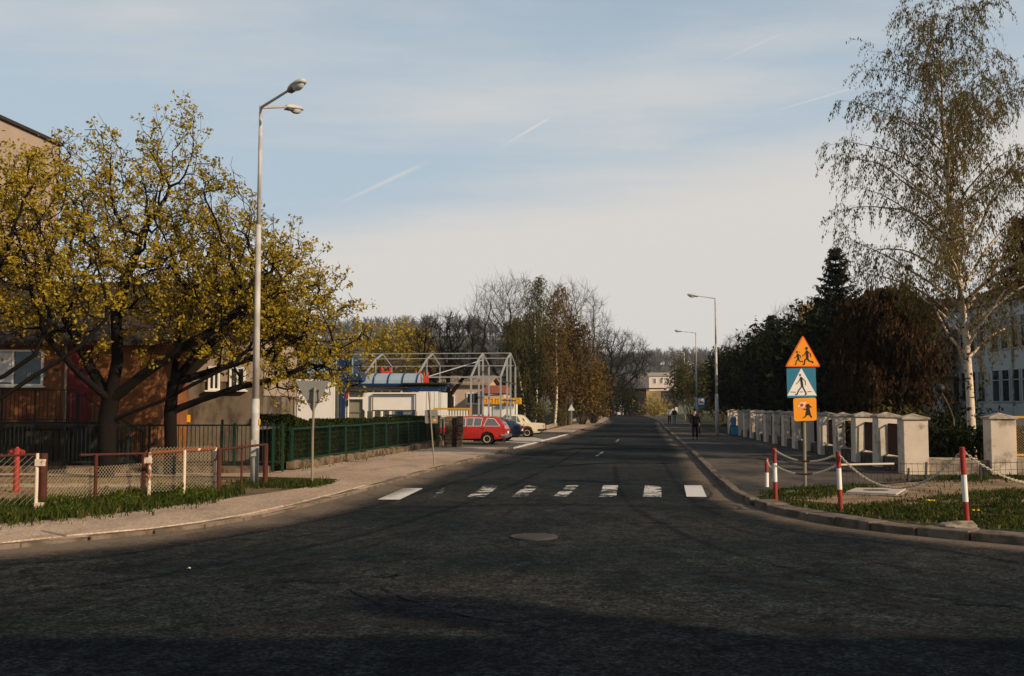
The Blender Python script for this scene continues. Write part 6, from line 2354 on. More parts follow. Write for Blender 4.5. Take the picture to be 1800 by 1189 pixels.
# children sign
tri = rounded(SS([(295, 66), (522, 472), (68, 472)]), 4.5 * SCL)
o = MB().plate(tri, -.02, .0).build('warning_triangle', M_sredor, sg)
tri2 = rounded(SS([(295, 92), (500, 458), (90, 458)]), 3.6 * SCL)
MB().plate(tri2, -.026, -.0205).build('face', M_sorange, o)
f = MB()
y0, y1 = -.031, -.0265
f.disc(S(218, 282), 13 * k, y0, y1).stroke(SS([(228, 312), (238, 380)]), 27 * k, y0, y1)
for pts, w in (([(224, 316), (205, 346), (180, 360)], 8), ([(238, 312), (262, 333), (267, 358)], 8), ([(236, 374), (210, 394), (206, 440), (196, 440)], 11), ([(240, 376), (256, 400), (288, 405), (290, 398)], 11), ([(222, 280), (254, 284)], 5)):
    f.stroke(SS(pts), w * k, y0, y1); y0 -= .0002
f.disc(S(340, 236), 18 * k, y0, y1).stroke(SS([(345, 272), (350, 370)]), 32 * k, y0, y1)
for pts, w in (([(336, 276), (310, 318), (286, 333)], 10), ([(356, 276), (390, 308), (393, 342)], 10), ([(344, 362), (317, 386), (311, 438), (294, 438)], 15), ([(352, 366), (370, 394), (418, 406), (416, 420)], 15)):
    f.stroke(SS(pts), w * k, y0, y1); y0 -= .0002
f.build('running_children', M_black, o)
# pedestrian crossing sign
sq = rounded(SS([(88, 490), (456, 480), (466, 852), (98, 862)]), 1.2 * SCL)
o = MB().plate(sq, -.02, .0).build('crossing_sign', M_sblue, sg)
MB().plate(SS([(273, 486), (469, 831), (96, 834)]), -.026, -.0205).build('face', M_swhite, o)
f = MB()
y0, y1 = -.031, -.0265
f.disc(S(258, 573), 13 * k, y0, y1).stroke(SS([(270, 606), (286, 718)]), 30 * k, y0, y1)
for pts, w in (([(262, 610), (240, 658), (210, 688)], 8), ([(284, 610), (325, 652), (326, 700)], 8), ([(283, 712), (236, 774), (221, 818), (198, 818)], 14), ([(287, 712), (319, 774), (338, 812), (322, 823)], 14)):
    f.stroke(SS(pts), w * k, y0, y1); y0 -= .0002
f.build('walking_man', M_black, o)
f = MB()
for pts in ([(135, 788), (202, 790)], [(252, 787), (294, 787)], [(350, 785), (400, 783)]):
    f.stroke(SS(pts), 8 * k, -.029, -.0265)
f.build('crossing_dashes', M_rust, o)
# small girl plate
pl = rounded(SS([(172, 868), (463, 857), (471, 1148), (184, 1159)]), 4.2 * SCL)
o = MB().plate(pl, -.02, .0).build('supplementary_plate', M_sorange, sg)
f = MB().disc(S(281, 953), 34 * k, -.0245, -.0205)
f.stroke(SS([(236, 972), (262, 960)]), 18 * k, -.024, -.0205).stroke(SS([(300, 938), (328, 922)]), 18 * k, -.024, -.0205)
f.build('lollipop_rim', M_swhite, o)
MB().disc(S(281, 953), 23 * k, -.029, -.025).build('lollipop_disc', M_sred, o)
f = MB()
y0, y1 = -.031, -.0205
f.disc(S(358, 963), 25 * k, y0, y1).plate(SS([(346, 984), (374, 982), (397, 1076), (329, 1079)]), y0 - .0003, y1)
for pts, w in (([(372, 960), (398, 980)], 14), ([(350, 1003), (308, 1003)], 12), ([(346, 1072), (325, 1100), (303, 1112)], 12), ([(380, 1072), (400, 1095), (406, 1108)], 12)):
    y0 -= .0003
    f.stroke(SS(pts), w * k, y0, y1)
f.build('walking_girl', M_black, o)
# clamps on the back
for cy in (380, 660, 1000):
    MB().box((0, .035, S(300, cy)[1]), (.16, .05, .04)).build('clamp', M_steel, sg)

# back of the give-way sign on the left corner
yp_ = G(548.5, 850, .1)
ys_ = thing('yield_sign', 'grey back of a downward triangle sign on the left corner', 'road sign', (yp_.x, yp_.y, .08))


def Y_(px, py):
    q = P(px, py, yp_.y)
    return (q.x - yp_.x, q.z - .08)


tri = rounded([Y_(519, 669.5), Y_(549.5, 726.5), Y_(579, 669.5)], .05)
tz = Y_(549, 690)[1]
MB().tube([(0, 0, 0), (.0, 0, tz * .55), (.03, 0, Y_(549, 681)[1])], .03, 8).build('post', M_postgrey, ys_)
MB().plate(tri, .035, .05).build('plate', M_signback, ys_)
br = MB()
for sx in (-.11, .11):
    br.bar((sx * .8 + .02, .028, tz + .07), (sx + .02, .028, tz - .26), .022, .012)
br.bar((-.16, .03, tz - .24), (.2, .03, tz - .24), .03, .012).bar((-.08, .03, tz + .02), (.14, .03, tz + .02), .03, .012)
br.build('bracket', M_bumper, ys_)
b = MB()
for (x, z) in ((-.09, .05), (.13, .05), (-.12, -.2), (.16, -.2)):
    b.lathe([(.014, .018), (.014, .03)], (x, 0, tz + z), 8, 'Y')
b.build('bolt', M_bumper, ys_)

# leaning post with the grey back of a rectangular sign
lp_ = G(763.5, 819, .1)
ls_ = thing('road_sign', 'leaning thin post with the grey back of a rectangular sign before the hedge', 'road sign', (lp_.x, lp_.y, .08))


def L_(px, py):
    q = P(px, py, lp_.y)
    return (q.x - lp_.x, q.z - .08)


a_ = L_(753.5, 689)
MB().tube([(0, 0, 0), (a_[0], 0, a_[1])], .024, 8).build('post', M_postgrey, ls_)
MB().plate(rounded([L_(747, 744.5), L_(769.5, 744.5), L_(769, 720.5), L_(746.5, 721)], .03), .03, .045).build('plate', M_signback, ls_)
q = L_(758, 733)
MB().box((q[0], .024, q[1]), (.22, .014, .03)).build('bracket', M_bumper, ls_)
q = L_(764, 739)
MB().box((q[0], .027, q[1]), (.09, .005, .07)).build('yellow_sticker', M_ysign, ls_)

# far triangular sign seen from the back, pale
fp_ = G(1004.5, 757, .1)
fs_ = thing('road_sign', 'small pale triangular sign on the far left pavement', 'road sign', (fp_.x, fp_.y, .08))
sc = fp_.y / 1800
MB().tube([(0, 0, 0), (0, 0, P(1004, 716, fp_.y).z - .1)], .03, 8).build('post', M_postgrey, fs_)
z0_ = P(1004, 722, fp_.y).z - .08
MB().plate(rounded([(-6.2 * sc, z0_), (6.2 * sc, z0_), (0, z0_ + 11 * sc)], .04), -.03, -.015).build('plate', M_shadewall, fs_)

# blue bus stop sign
bs = G(1232.5, 753.5, KH)
bsg = thing('bus_stop_sign', 'blue bus stop sign with white bus panel on the right pavement', 'bus stop sign', (bs.x, bs.y, .1))


def B_(px, py):
    q = P(px, py, bs.y)
    return (q.x - bs.x, q.z - .1)


MB().tube([(0, 0, 0), (0, 0, B_(1232, 700)[1])], .028, 8).build('post', M_postgrey, bsg)
MB().plate(rounded([B_(1226, 717), B_(1239, 717), B_(1239, 699), B_(1226, 699)], .05), -.05, -.03).build('plate', mat('bus stop blue', (.02, .16, .36), .45, .05), bsg)
MB().plate([B_(1227.2, 711.5), B_(1237.2, 711.5), B_(1237.2, 700.8), B_(1227.2, 700.8)], -.056, -.051).build('white_panel', M_swhite, bsg)
x0_, z0_ = B_(1228.7, 709); x1_, z1_ = B_(1235.7, 706)
f = MB().plate(rounded([(x0_, z0_), (x1_, z0_), (x1_, z1_), (x0_ + .06, z1_)], .02), -.062, -.057)
f.disc((x0_ + .08, z0_), .035, -.063, -.057).disc((x1_ - .07, z0_), .035, -.063, -.057)
f.build('bus_pictogram', M_sred, bsg)

# ------------------------------------------------------------------ bollards and chains on the right corner
def bollard(pxb, pyb, pxt, pyt, label, splits=(.0, .36, .72, 1.0), r=.042):
    b0 = G(pxb, pyb, KH - .03)
    t = P(pxt, pyt, b0.y)
    o = thing('bollard', label, 'bollard', b0.to_tuple(), group='red and white bollards on the corner')
    d = t - b0
    cols = (M_bred, M_bwhite, M_bred) if len(splits) == 4 else (M_bwhite, M_bred)
    names = ('lower_red_band', 'white_band', 'upper_red_band') if len(splits) == 4 else ('white_band', 'red_band')
    for i in range(len(splits) - 1):
        a, c = d * splits[i], d * splits[i + 1]
        if i == 0:
            a = a - d.normalized() * .06
        MB().tube([a, c], r + .0005 * i, 14).build(names[i], cols[i], o, smooth=False)
    MB().tube([d * .999, d * 1.012], [r, r * .6], 12).build('cap', M_bred, o)
    return b0, t


B0 = bollard(1348, 858, 1347.5, 806, 'short bollard half hidden behind the first, farthest left', (0, .52, 1.0), .045)
B1 = bollard(1363.5, 880, 1361, 789, 'bollard left of the three-sign post, chains to its right')
B2 = bollard(1478, 898, 1473, 794.5, 'middle bollard right of the three-sign post')
B3 = bollard(1700, 921, 1691, 787.5, 'nearest bollard standing on a stone at the right', (0, .29, .645, 1.0), .044)


def chain(a, c, sag, label, mid=None, n=26, r=.013, dark=None):
    a, c = Vector(a), Vector(c)
    o = thing('chain', label, 'chain', a.to_tuple(), group='white chains between the bollards')
    pts = []
    for i in range(n + 1):
        t = i / n
        p = a + (c - a) * t
        p.z -= sag * 4 * t * (1 - t)
        pts.append(p - a)
    lk_w, lk_d = MB(), MB()
    for i in range(n):
        d = (pts[i + 1] - pts[i])
        tgt = lk_w
        if dark and dark[0] <= i / n < dark[1]:
            tgt = lk_d
        q = d.to_track_quat('X', 'Z').to_matrix()
        ln = d.length
        m_ = (pts[i] + pts[i + 1]) / 2
        # two oval links per step, turned against each other
        for j in range(2):
            cen = pts[i] + d * (.25 + .5 * j)
            rot = q @ Matrix.Rotation(math.pi / 2 * j + .6, 3, 'X')
            ring = []
            for kk in range(8):
                an = 2 * math.pi * kk / 8
                ring.append(cen + rot @ Vector((math.cos(an) * ln * .36, math.sin(an) * .018, 0)))
            tgt.tube(ring + [ring[0]], .0075, 4, cap=False)
    struct(lk_w.build('white_links', M_rope, o), 'stuff')
    if lk_d.v:
        lk_d.build('rusty_links', M_chaindk, o)
    return o


t1_, t2_, t3_ = B1[1], B2[1], B3[1]
chain(t1_ + Vector((0, 0, -.02)), t2_ + Vector((0, 0, -.03)), .19, 'upper chain between the left bollard and the middle bollard', dark=(.36, .56))
chain(t1_ + Vector((0, 0, -.33)), t2_ + Vector((0, 0, -.22)), .19, 'lower chain between the left bollard and the middle bollard', dark=(.32, .58))
chain(t2_ + Vector((0, 0, -.03)), t3_ + Vector((0, 0, -.04)), .62, 'long slack chain between the middle and the nearest bollard', n=36)
far_r = G(1930, 880, KH) + Vector((0, 0, .95))
chain(t3_ + Vector((0, 0, -.04)), Vector((far_r.x, far_r.y, .95)), .52, 'chain hanging from the nearest bollard out of the right edge', n=36)
chain(B0[1] + Vector((0, 0, -.03)), t1_ + Vector((0, 0, -.36)), .10, 'short loose chain between the two left bollards', n=10)

# stone the near bollard stands on
q = G(1690, 928, KH)
b = bmesh.new()
bmesh.ops.create_icosphere(b, subdivisions=3, radius=1)
rngn = random.Random(4)
import mathutils.noise as mnoise
for v in b.verts:
    k_ = 1 + .35 * mnoise.noise(v.co * 1.7) + .12 * mnoise.noise(v.co * 5)
    v.co = Vector((v.co.x * .33 * k_, v.co.y * .22 * k_, max(v.co.z, -.35) * .10 * k_))
me = bpy.data.meshes.new('stone'); b.to_mesh(me); b.free(); me.materials.append(M_plinth)
tag(link('stone', me), 'rough grey lump of concrete at the foot of the nearest bollard', 'stone').location = (q.x, q.y + .08, KH - .0)

# square concrete slab with an oval lid in the sandy ground
q0, q1, q2, q3 = G(1487, 868, .11), G(1575, 872, .11), G(1592, 862, .11), G(1505, 861, .11)
cen = (q0 + q1 + q2 + q3) / 4
cs = thing('inspection_slab', 'flat pale concrete slab with dark oval lid in the sandy ground', 'inspection cover', (cen.x, cen.y, .10))
MB().prism([((q - cen).x, (q - cen).y) for q in (q0, q1, q2, q3)], 0, .055).build('slab', M_slab, cs)
MB().prism([(math.cos(a * .3927) * .28, math.sin(a * .3927) * .17) for a in range(16)], .056, .064).build('lid', M_iron, cs)
MB().prism([((q - cen).x * 1.12, (q - cen).y * 1.18) for q in (q0, q1, q2, q3)], -.01, .02).build('frame', M_plinth, cs)

# low wire fence round the bed
a0, a1 = G(1478, 848, KH), G(1860, 842, KH)
lf = thing('wire_fence', 'low rusty wire fence with one white top rail before the corner pillar', 'fence', (a0.x, a0.y, KH - .03), math.atan2((a1 - a0).y, (a1 - a0).x))
ln = (a1 - a0).length
b = MB()
wp = MB().tube([(0, 0, 0), (0, 0, .50)], .005, 4).build('wire', M_rust, lf)
x = 0
i = 0
while x < ln:
    o = link('wire', wp.data, lf)
    o.location = (x, 0, 0); o.rotation_euler = (0, rngn.uniform(-.06, .06), 0)
    x += .165
wp.location = (ln, 0, 0)
MB().tube([(1.5, 0, .47), (3.2, .01, .44), (ln, 0, .49)], .007, 4).tube([(0, 0, .28), (3, .0, .26), (ln, 0, .3)], .005, 4).build('line_wire', M_rust, lf)
MB().tube([(0, -.01, .46), (1.45, -.01, .47)], .026, 8).build('top_rail', M_rope, lf)
for xx in (1.85, 2.35, 3.9, 5.6):
    MB().bar((xx, .01, -.05), (xx + rngn.uniform(-.03, .03), .01, .50 if xx != 1.85 else .36), .04).build('post', M_bumper, lf)

# ------------------------------------------------------------------ rusty tube fence on the left
rf_ = thing('tube_fence', 'rusty tube fence with wire mesh and one peeling white frame on the left verge', 'fence', (0, 0, 0))
GZ = .09


def post(px, py, top_y, m, r=.045, name='post'):
    b0 = G(px, py, GZ)
    h = P(px, top_y, b0.y).z
    MB().tube([(b0.x, b0.y, GZ - .1), (b0.x, b0.y, h)], r, 10).build(name, m, rf_)
    return Vector((b0.x, b0.y, h))


A = post(62.5, 900, 797, M_peel, .032)
A2 = post(74, 893, 797, M_rust, .075)
MB().box((A.x + .06, A.y + .0, A.z - .17), (.16, .10, .12)).build('clamp', M_peel, rf_)
MB().box((A.x + .06, A.y + .0, GZ + .12), (.14, .10, .09)).build('clamp', M_peel, rf_)
Bm = post(167, 884, 799, M_rust, .035)
Cc = post(251, 872, 796, M_rust, .055)
C1 = post(261.5, 878, 795, M_peel, .035)
MB().box((C1.x - .03, C1.y, C1.z - .17), (.13, .1, .12)).build('clamp', M_peel, rf_)
C2 = post(323, 877, 790, M_peel, .032)
C3 = post(377, 871, 787, M_peel, .035)
C3b = post(384, 872, 789, M_rust, .05)
MB().box((C3.x + .05, C3.y, C3.z - .17), (.13, .1, .12)).build('clamp', M_peel, rf_)
D1 = post(424, 862, 782, M_rust, .024)
D2 = post(466, 853, 780, M_rust, .06)
Z0 = post(-60, 905, 803, M_rust, .05)


def rail(a, c, m, r=.03):
    MB().tube([a, c], r, 8).build('rail', m, rf_)


mid_z = lambda a: Vector((a.x, a.y, a.z - .02))
rail(mid_z(Z0), mid_z(A), M_rust, .022)
rail(Bm + (A2 - Bm) * .32 + Vector((0, 0, -.02)), mid_z(Cc), M_rust, .025)
rail(mid_z(C1), mid_z(C3), mat('rust over white', (.17, .065, .03), .8, .3, 8, .3, 50, col2=(.55, .42, .32), thr=(.58, .64)), .038)
rail(mid_z(C3b), mid_z(D2), M_rust, .028)


def mesh_between(a, c, h, cell, only=None, z_off=.14, wr_=.0036):
    v = Vector((c.x - a.x, c.y - a.y))
    o = chainlink(v.length, h, cell, wr_, M_wire, rf_, 'wire_mesh', only=only)
    o.location = (a.x, a.y, GZ + z_off)
    o.rotation_euler = (0, 0, math.atan2(v.y, v.x))
    return o


mesh_between(Z0, A, .92, .11, only=1)
mesh_between(A2, Cc, .60, .085, z_off=.1)
mesh_between(C1, C3, .92, .075, wr_=.0045)

# red standpipe hydrant
hp = G(28, 867, .08)
hy = thing('hydrant', 'red standpipe hydrant with cross-shaped head behind the left fence', 'hydrant', hp.to_tuple())
hh_ = P(28, 786, hp.y).z - .08
MB().tube([(0, 0, 0), (0, 0, hh_ * .84)], .062, 12).build('pipe', M_hyd, hy, smooth=False)
MB().lathe([(.075, hh_ * .80), (.085, hh_ * .83), (.085, hh_ * .95), (.04, hh_ * .97), (.03, hh_)], n=12).build('head', M_hyd, hy)
for s in (-1, 1):
    MB().lathe([(.05, s * .05), (.055, s * .13), (.04, s * .135), (.04, s * .16)], (0, 0, hh_ * .89), 10, 'X').build('outlet', M_hyd, hy)
MB().lathe([(.10, 0), (.10, .03), (.07, .05)], n=12).build('base_flange', M_hyd, hy)

# ------------------------------------------------------------------ people
def skin_mesh(name, verts, edges, rad, m, parent, sub=1):
    me = bpy.data.meshes.new(name)
    me.from_pydata(verts, edges, [])
    o = bpy.data.objects.new(name, me)
    COL.objects.link(o)
    md = o.modifiers.new('s', 'SKIN')
    md.use_smooth_shade = True
    for i, v in enumerate(me.skin_vertices[0].data):
        rr = rad[i]
        v.radius = rr if isinstance(rr, tuple) else (rr, rr)
        v.use_root = (i == 0)
    sb = o.modifiers.new('d', 'SUBSURF')
    sb.levels = sub
    dg = bpy.context.evaluated_depsgraph_get()
    ev = o.evaluated_get(dg)
    me2 = bpy.data.meshes.new_from_object(ev)
    me2.name = name
    me2.materials.clear()
    me2.materials.append(m)
    bpy.data.objects.remove(o)
    return link(name, me2, parent)


def person(label, loc, heading, top_m, leg_m, stride=.16, coat_long=False, bag=False, hair=M_hair, group=None, bare_arms=False):
    p = thing('person', label, 'person', loc, heading, group)
    s = stride
    V = [(0, 0, .95), (0, 0, 1.12), (0, .01, 1.32), (0, 0, 1.45), (0, .01, 1.53), (0, .02, 1.62), (0, .01, 1.70)]
    E = [(0, 1), (1, 2), (2, 3), (3, 4), (4, 5), (5, 6)]
    Rr = [(.145, .11), (.13, .10), (.16, .11), (.10, .08), (.052, .052), (.078, .092), (.07, .085)]

    def addc(start, pts, rs):
        last = start
        for q, r in zip(pts, rs):
            V.append(q); Rr.append(r); E.append((last, len(V) - 1)); last = len(V) - 1
        return last
    for sx in (-1, 1):
        sw = s * .8 * sx
        e = addc(2, [(sx * .18, 0, 1.40), (sx * .23, -.03 + sw * .3, 1.15), (sx * .24, .03 + sw, .92), (sx * .24, .05 + sw * 1.1, .84)], [.055, .042, .03, (.022, .034)])
        hx, hyy, hz = V[e]
        for fi in range(4):
            fy = hyy - .03 + fi * .02
            addc(e, [(hx - sx * .004, fy, hz - .05 - .008 * (1.5 - abs(fi - 1.5))), (hx - sx * .018, fy + .006, hz - .085)], [.010, .008])
        addc(e, [(hx - sx * .01, hyy + .045, hz - .02), (hx - sx * .014, hyy + .055, hz - .05)], [.011, .009])
        lw = s * (1 if sx > 0 else -1)
        addc(0, [(sx * .085, 0, .86), (sx * .095, lw * .55 + .02, .50), (sx * .10, lw, .10), (sx * .105, lw + .13, .045)], [.085, .06, .042, (.04, .035)])
    # nose and chin give the head a face
    addc(5, [(0, .115, 1.615)], [.018])
    skin_mesh('body', V, E, Rr, M_skin, p)
    # jacket or shirt
    jv = [(0, 0, .93 if not coat_long else .72), (0, 0, 1.12), (0, .01, 1.33), (0, .0, 1.47)]
    je = [(0, 1), (1, 2), (2, 3)]
    jr = [(.19, .15), (.165, .13), (.19, .14), (.075, .07)]
    for sx in (-1, 1):
        sw = s * .8 * sx
        o = len(jv)
        jv += [(sx * .185, 0, 1.405), (sx * .235, -.03 + sw * .3, 1.15)] + ([] if bare_arms else [(sx * .245, .03 + sw, .93)])
        jr += [.07, .06] + ([] if bare_arms else [.048])
        je += [(2, o), (o, o + 1)] + ([] if bare_arms else [(o + 1, o + 2)])
    skin_mesh('coat' if coat_long else 'shirt', jv, je, jr, top_m, p)
    tv = [(0, 0, .95)]
    te, tr = [], [(.16, .125)]
    for sx in (-1, 1):
        lw = s * (1 if sx > 0 else -1)
        o = len(tv)
        tv += [(sx * .088, 0, .86), (sx * .097, lw * .55 + .02, .50), (sx * .10, lw, .11)]
        tr += [.10, .08, .065]
        te += [(0, o), (o, o + 1), (o + 1, o + 2)]
    skin_mesh('trousers', tv, te, tr, leg_m, p)
    b = MB()
    for sx in (-1, 1):
        lw = s * (1 if sx > 0 else -1)
        sh_ = MB().box((sx * .105, lw + .055, .04), (.09, .26, .075)).build('shoe', M_bumper, p, bevel=.02)
    hv = MB()
    bm = bmesh.new(); bmesh.ops.create_uvsphere(bm, u_segments=14, v_segments=10, radius=1)
    for v in list(bm.verts):
        v.co = Vector((v.co.x * .096, v.co.y * .11 - .012, v.co.z * .10 + 1.70))
    bmesh.ops.delete(bm, geom=[v for v in bm.verts if v.co.z < 1.62 and v.co.y > -.02 or v.co.z < 1.60], context='VERTS')
    me = bpy.data.meshes.new('hair'); bm.to_mesh(me); bm.free(); me.materials.append(hair); link('hair', me, p)
    if bag:
        bgo = thing('shopping_bag', 'dark shopping bag held by the walking person in the dark coat', 'bag', loc, heading)
        q = (.25, .05 + s * .9, .52)
        MB().box(q, (.10, .34, .36)).build('bag_body', M_bumper, bgo, bevel=.03)
        MB().tube([(.25, q[1] - .1, .69), (.25, q[1] - .06, .82), (.25, q[1] + .06, .82), (.25, q[1] + .1, .69)], .01, 5).build('bag_handle', M_bumper, bgo)
    return p


pp1 = G(1222, 773, KH)
person('person in a long dark coat walking away on the right pavement', (pp1.x, pp1.y, KH - .01), R(-9), M_darkcoat, M_darkcoat, .14, True, True)
pp1 = G(1177, 745, KH)
person('person in a white shirt and dark trousers walking far up the pavement', (pp1.x, pp1.y, KH - .01), R(-9), M_whiteshirt, M_darkcoat, .12, group='couple walking far up the pavement')
pp1 = G(1185.5, 746, KH)
person('person in a dark jacket and pale jeans walking beside the white shirt', (pp1.x, pp1.y, KH - .01), R(-9), M_darkcoat, M_jeans, .15, group='couple walking far up the pavement')

# ------------------------------------------------------------------ grass, weeds, litter
def grass(name, label, polys, dens, h, seed, m, z, patch=.5, edge_soft=.25, wid=.012):
    rg = np.random.default_rng(seed)
    Vv, Ff, Aa = [], [], []
    base = 0
    for poly in polys:
        P_ = np.array([(p[0], p[1]) for p in poly])
        mn, mx = P_.min(0), P_.max(0)
        n = int((mx - mn).prod() * dens)
        x = rg.uniform(mn[0], mx[0], n); y = rg.uniform(mn[1], mx[1], n)
        xj = x + rg.normal(0, edge_soft, n); yj = y + rg.normal(0, edge_soft, n)
        k = in_poly(xj, yj, poly)
        pat = np.sin(x * 2.1 + np.sin(y * 1.7) * 1.3) * np.sin(y * 2.6 + np.sin(x * 1.3) * 1.7) + .6 * np.sin(x * 6.1 + y * 3.3) * np.sin(y * 7.3 - x * 2.2)
        k &= pat > (patch * 2 - 1.55) + rg.normal(0, .3, n)
        x, y, pat = x[k], y[k], pat[k]
        n = len(x)
        a = rg.uniform(0, 6.283, n)
        hh = h * rg.uniform(.35, 1.15, n) * (0.75 + .3 * pat.clip(-1, 1))
        w = wid * rg.uniform(.6, 1.4, n)
        lean = rg.normal(0, .38, (n, 2)) * hh[:, None]
        dx, dy = np.cos(a) * w, np.sin(a) * w
        b0 = np.stack([x - dx, y - dy, np.full(n, z)], 1); b1 = np.stack([x + dx, y + dy, np.full(n, z)], 1)
        m0 = np.stack([x - dx * .7 + lean[:, 0] * .35, y - dy * .7 + lean[:, 1] * .35, z + hh * .6], 1)
        m1 = np.stack([x + dx * .7 + lean[:, 0] * .35, y + dy * .7 + lean[:, 1] * .35, z + hh * .6], 1)
        tp = np.stack([x + lean[:, 0], y + lean[:, 1], z + hh], 1)
        v = np.stack([b0, b1, m1, m0, tp, tp], 1).reshape(-1, 3)
        o = base + np.arange(n)[:, None] * 6
        f = np.concatenate([o + np.array([[0, 1, 2, 3]]), o + np.array([[3, 2, 4, 5]])], 0)
        Vv.append(v); Ff.append(f); base += len(v)
        Aa.append(np.repeat(np.clip(rg.normal(.45, .25, n) + .15 * pat, 0, 1), 6))
    o = np_mesh(name, np.concatenate(Vv), np.concatenate(Ff), 4, m, attr=np.concatenate(Aa))
    return struct(o, 'stuff', label, 'grass')


gl = [(-18, 14.6), (-12.5, 14.2), (-9.2, 15.5), (-8.0, 16.6), (-6.9, 18.4), (-6.1, 20.4), (-5.8, 22.2), (-6.6, 23.2), (-7.2, 23.6), (-8.3, 22.2), (-9.3, 20.3), (-12, 19.5), (-18, 19.5)]
grass('grass', 'tall green grass along the rusty fence on the left verge', [gl], 520, .25, 1, M_grass, KH - .03, patch=.36, edge_soft=.32)
grass('grass', 'low tuft of grass round the lamp and the triangle sign on the left corner', [[(-6.7, 25.0), (-5.8, 24.0), (-4.6, 23.7), (-4.35, 24.9), (-4.7, 26.2), (-6.2, 26.9), (-6.9, 26.4)]], 420, .17, 2, M_grass, KH - .03, patch=.3)
grass('grass', 'thin dry grass on the bare ground before the house', [[(-14, 20), (-9, 20.8), (-7.2, 24), (-7, 27), (-14, 27)]], 60, .10, 3, M_drygrass, KH - .025, patch=.6)
gr = [(5.35, 21.2), (5.4, 20.2), (5.9, 18.4), (7.0, 17.0), (8.2, 15.8), (10.0, 13.9), (14.5, 11.4), (20, 10.6), (20, 25.5), *[tuple(G(a, b, .1).xy) for a, b in ((1800, 860), (1700, 868), (1640, 876), (1560, 884), (1480, 893), (1400, 884))]]
grass('grass', 'mown green grass strip inside the right corner kerb', [gr], 560, .10, 4, M_grass, KH - .03, patch=.30, edge_soft=.16)
grass('grass', 'grass rim behind the first bollards on the right corner', [[(5.3, 21.4), (6.0, 20.8), (7.4, 22.8), (8.8, 24.3), (7.9, 24.6), (6.5, 23.9), (5.5, 22.8)]], 420, .13, 5, M_grass, KH - .03, patch=.3, edge_soft=.15)
grass('grass', 'weedy grass along the low wire fence on the right', [[(8.9, 25.6), (12, 26.1), (16, 26.4), (16, 28.0), (12, 27.8), (10.5, 27.0)]], 200, .16, 6, M_grass, KH - .03, patch=.55)
grass('grass', 'sparse weeds along the foot of the hedge wall', [[(-6.2, 30.2), (-5.0, 38), (-3.6, 47.5), (-3.9, 48), (-5.4, 38), (-6.6, 30.4)]], 60, .12, 7, M_grass, KH - .01, patch=.75)
grass('grass', 'dry straw mixed into the grass of the left verge', [gl], 90, .16, 14, M_drygrass, KH - .03, patch=.45, edge_soft=.5)
grass('grass', 'dry straw mixed into the grass of the right corner', [gr], 110, .08, 15, M_drygrass, KH - .03, patch=.5, edge_soft=.4)
grass('grass', 'stray green tufts on the bare sandy ground at the right corner', [sand_poly], 30, .09, 16, M_grass, KH - .024, patch=.8, edge_soft=.2)
# dandelions in the right grass
for i, (px, py, lab) in enumerate(((1636, 888, 'yellow dandelion clump in the grass left of the nearest bollard'), (1711, 906, 'single yellow dandelion right of the nearest bollard'))):
    q = G(px, py, KH)
    o = thing('dandelion', lab, 'flower', q.to_tuple(), group='dandelions in the grass')
    for j in range(5 if i == 0 else 2):
        xx, yy = rngn.uniform(-.07, .07), rngn.uniform(-.05, .05)
        MB().tube([(xx, yy, -.02), (xx, yy, .08)], .004, 4).build('stalk', M_turf, o)
        MB().lathe([(.006, .078), (.026, .086), (.022, .10), (.001, .104)], (xx, yy, 0), 9).build('flower_head', mat('dandelion yellow', (.75, .48, .03), .8, .1), o)
# scraps of pale litter
for i, (px, py, lab) in enumerate(((332, 1000, 'scrap of white paper lying on the dark road left of the crossing'), (16, 880, 'white litter in the grass at the left edge'))):
    q = G(px, py, .012 if i == 0 else .14)
    b = MB()
    w = .024
    b.add([(-w, -w * .7, 0), (w * .2, -w, .012), (w, -w * .2, 0), (w * .7, w * .8, .014), (-w * .5, w, .002), (0, 0, .022)], [(0, 1, 5), (1, 2, 5), (2, 3, 5), (3, 4, 5), (4, 0, 5)])
    o = b.build('paper_scrap', M_slab)
    tag(o, lab, 'litter', 'scraps of paper').location = q

# ------------------------------------------------------------------ unseen house behind the camera, placed and sized to shade the bottom of the picture
hb = thing('shade_house', 'unseen three-storey plastered house behind the viewer, placed for its shadow', 'house', (29, -8.3, 0))
house_shell(-18, 18, -5, 5, 0, 9.6, 13.2).build('wall', M_beige, hb)
gable_roof(-18, 18, -5, 5, 9.6, 13.2, .4).build('roof', M_brickroof, hb)
for k in range(3):
    for j in range(9):
        fr = MB().box((-15.2 + j * 3.8, 5.02, 1.9 + k * 2.9), (1.2, .08, 1.6)).build('window', M_white, hb)
        MB().box((-15.2 + j * 3.8, 5.065, 1.9 + k * 2.9), (1.04, .02, 1.44)).build('pane', M_win, fr)

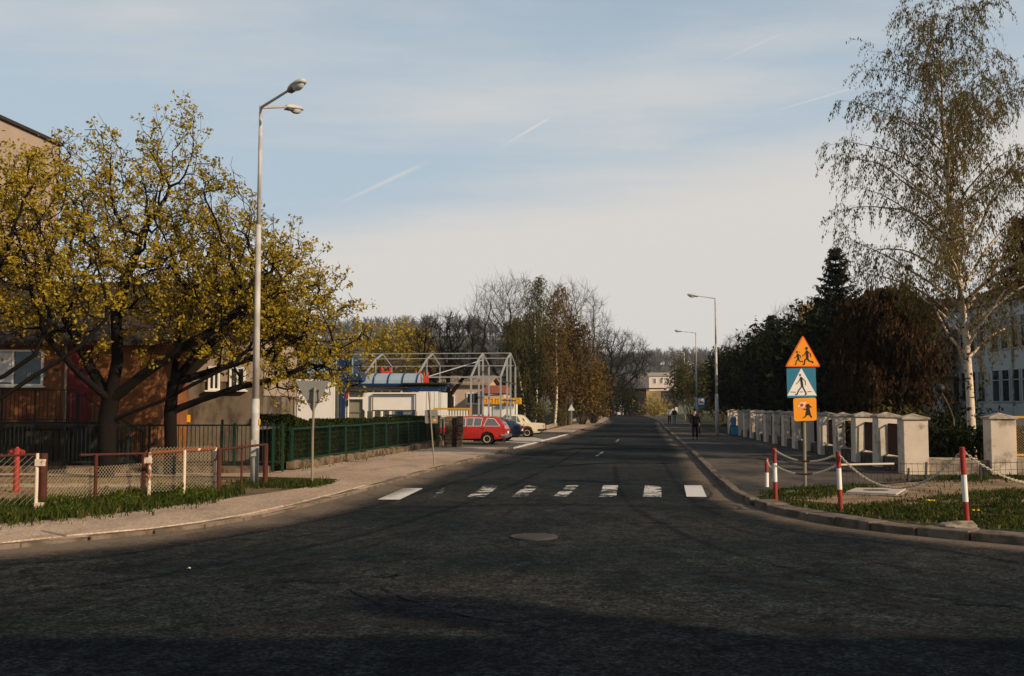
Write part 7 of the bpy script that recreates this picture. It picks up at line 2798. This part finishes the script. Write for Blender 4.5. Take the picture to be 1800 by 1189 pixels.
for (x, y, rz, sc, lab) in [(15.5, -1.2, .3, .52, 'added leafless tree behind the viewer, breaking up the shadow edge'), (22, -1.0, 1.9, .58, 'second added leafless tree behind the viewer, breaking up the shadow edge'), (29, -1.4, 3.1, .52, 'third added leafless tree behind the viewer, breaking up the shadow edge'), (36, -1.0, 4.4, .58, 'fourth added leafless tree behind the viewer, breaking up the shadow edge')]:  # trees added to soften and break the edge of the house shadow
    dupe(bt, (x, y, 0), rz, sc, lab, 'added leafless trees behind the viewer')
for j in range(4):  # chimneys added to break the straight line of the roof shadow
    c_ = MB().box((-13 + j * 8.2, .6, 13.2), (1.0 + .3 * (j % 2), .7, 2.2 + .5 * (j % 3))).build('chimney', M_brickroof, hb)

# broad-leaved weeds among the grass on the left verge
rg = np.random.default_rng(77)
wx, wy = rg.uniform(-13, -6, 2600), rg.uniform(15, 24, 2600)
k_ = in_poly(wx, wy, gl) & (np.sin(wx * 3.1) * np.sin(wy * 2.3 + wx) > .15)
wx, wy = wx[k_], wy[k_]
C = np.repeat(np.stack([wx, wy, np.full(len(wx), KH + .08)], 1), 7, 0) + rg.normal(size=(len(wx) * 7, 3)) * np.array([.05, .05, .06])
o = leaf_mesh('weeds', C, .045, rg, leaf_mat('weed leaf', (.02, .04, .006), (.11, .13, .02), .3), None, 1.3)
struct(o, 'stuff', 'broad-leaved weeds in the grass along the rusty fence', 'weeds')

# fallen blossom and dead leaves on the left pavement and gutter
n = 1500
lx, ly = rg.uniform(-13, -2.2, n), rg.uniform(13.5, 30, n)
LKp2 = [(p.x, p.y) for p in LKs if 8 < p.y < 34]
k_ = in_poly(lx, ly, LKp2 + [(-14, 34), (-14, 8)])
C = np.stack([lx, ly, np.full(n, KH + .012)], 1)[k_]
v_, f_, r_ = leaf_quads(C, .022, rg)
v_[:, 2] = KH + .004 + np.abs(v_[:, 2] - KH - .012) * .3
o = np_mesh('leaf_litter', v_, f_, 4, leaf_mat('litter leaf', (.05, .03, .012), (.30, .20, .05), .1), attr=r_)
struct(o, 'stuff', 'fallen blossom and dead leaves scattered on the left pavement', 'leaf litter')

# thin spring haze
hz = MB().box((0, 880, 24.5), (3100, 2100, 51.0)).build('haze', mat('haze', (1, 1, 1)))
m = bpy.data.materials.new('haze air'); m.use_nodes = True
t = NT(m.node_tree)
out = t.n('ShaderNodeOutputMaterial')
pv = t.n('ShaderNodeVolumePrincipled')
pv.inputs['Color'].default_value = (.80, .86, .92, 1)
pv.inputs['Density'].default_value = 0.00013
pv.inputs['Anisotropy'].default_value = 0.0
t.set(out.inputs['Volume'], pv.outputs[0])
hz.data.materials.clear(); hz.data.materials.append(m)
struct(hz, 'stuff', 'thin pale air haze over the whole place', 'haze')
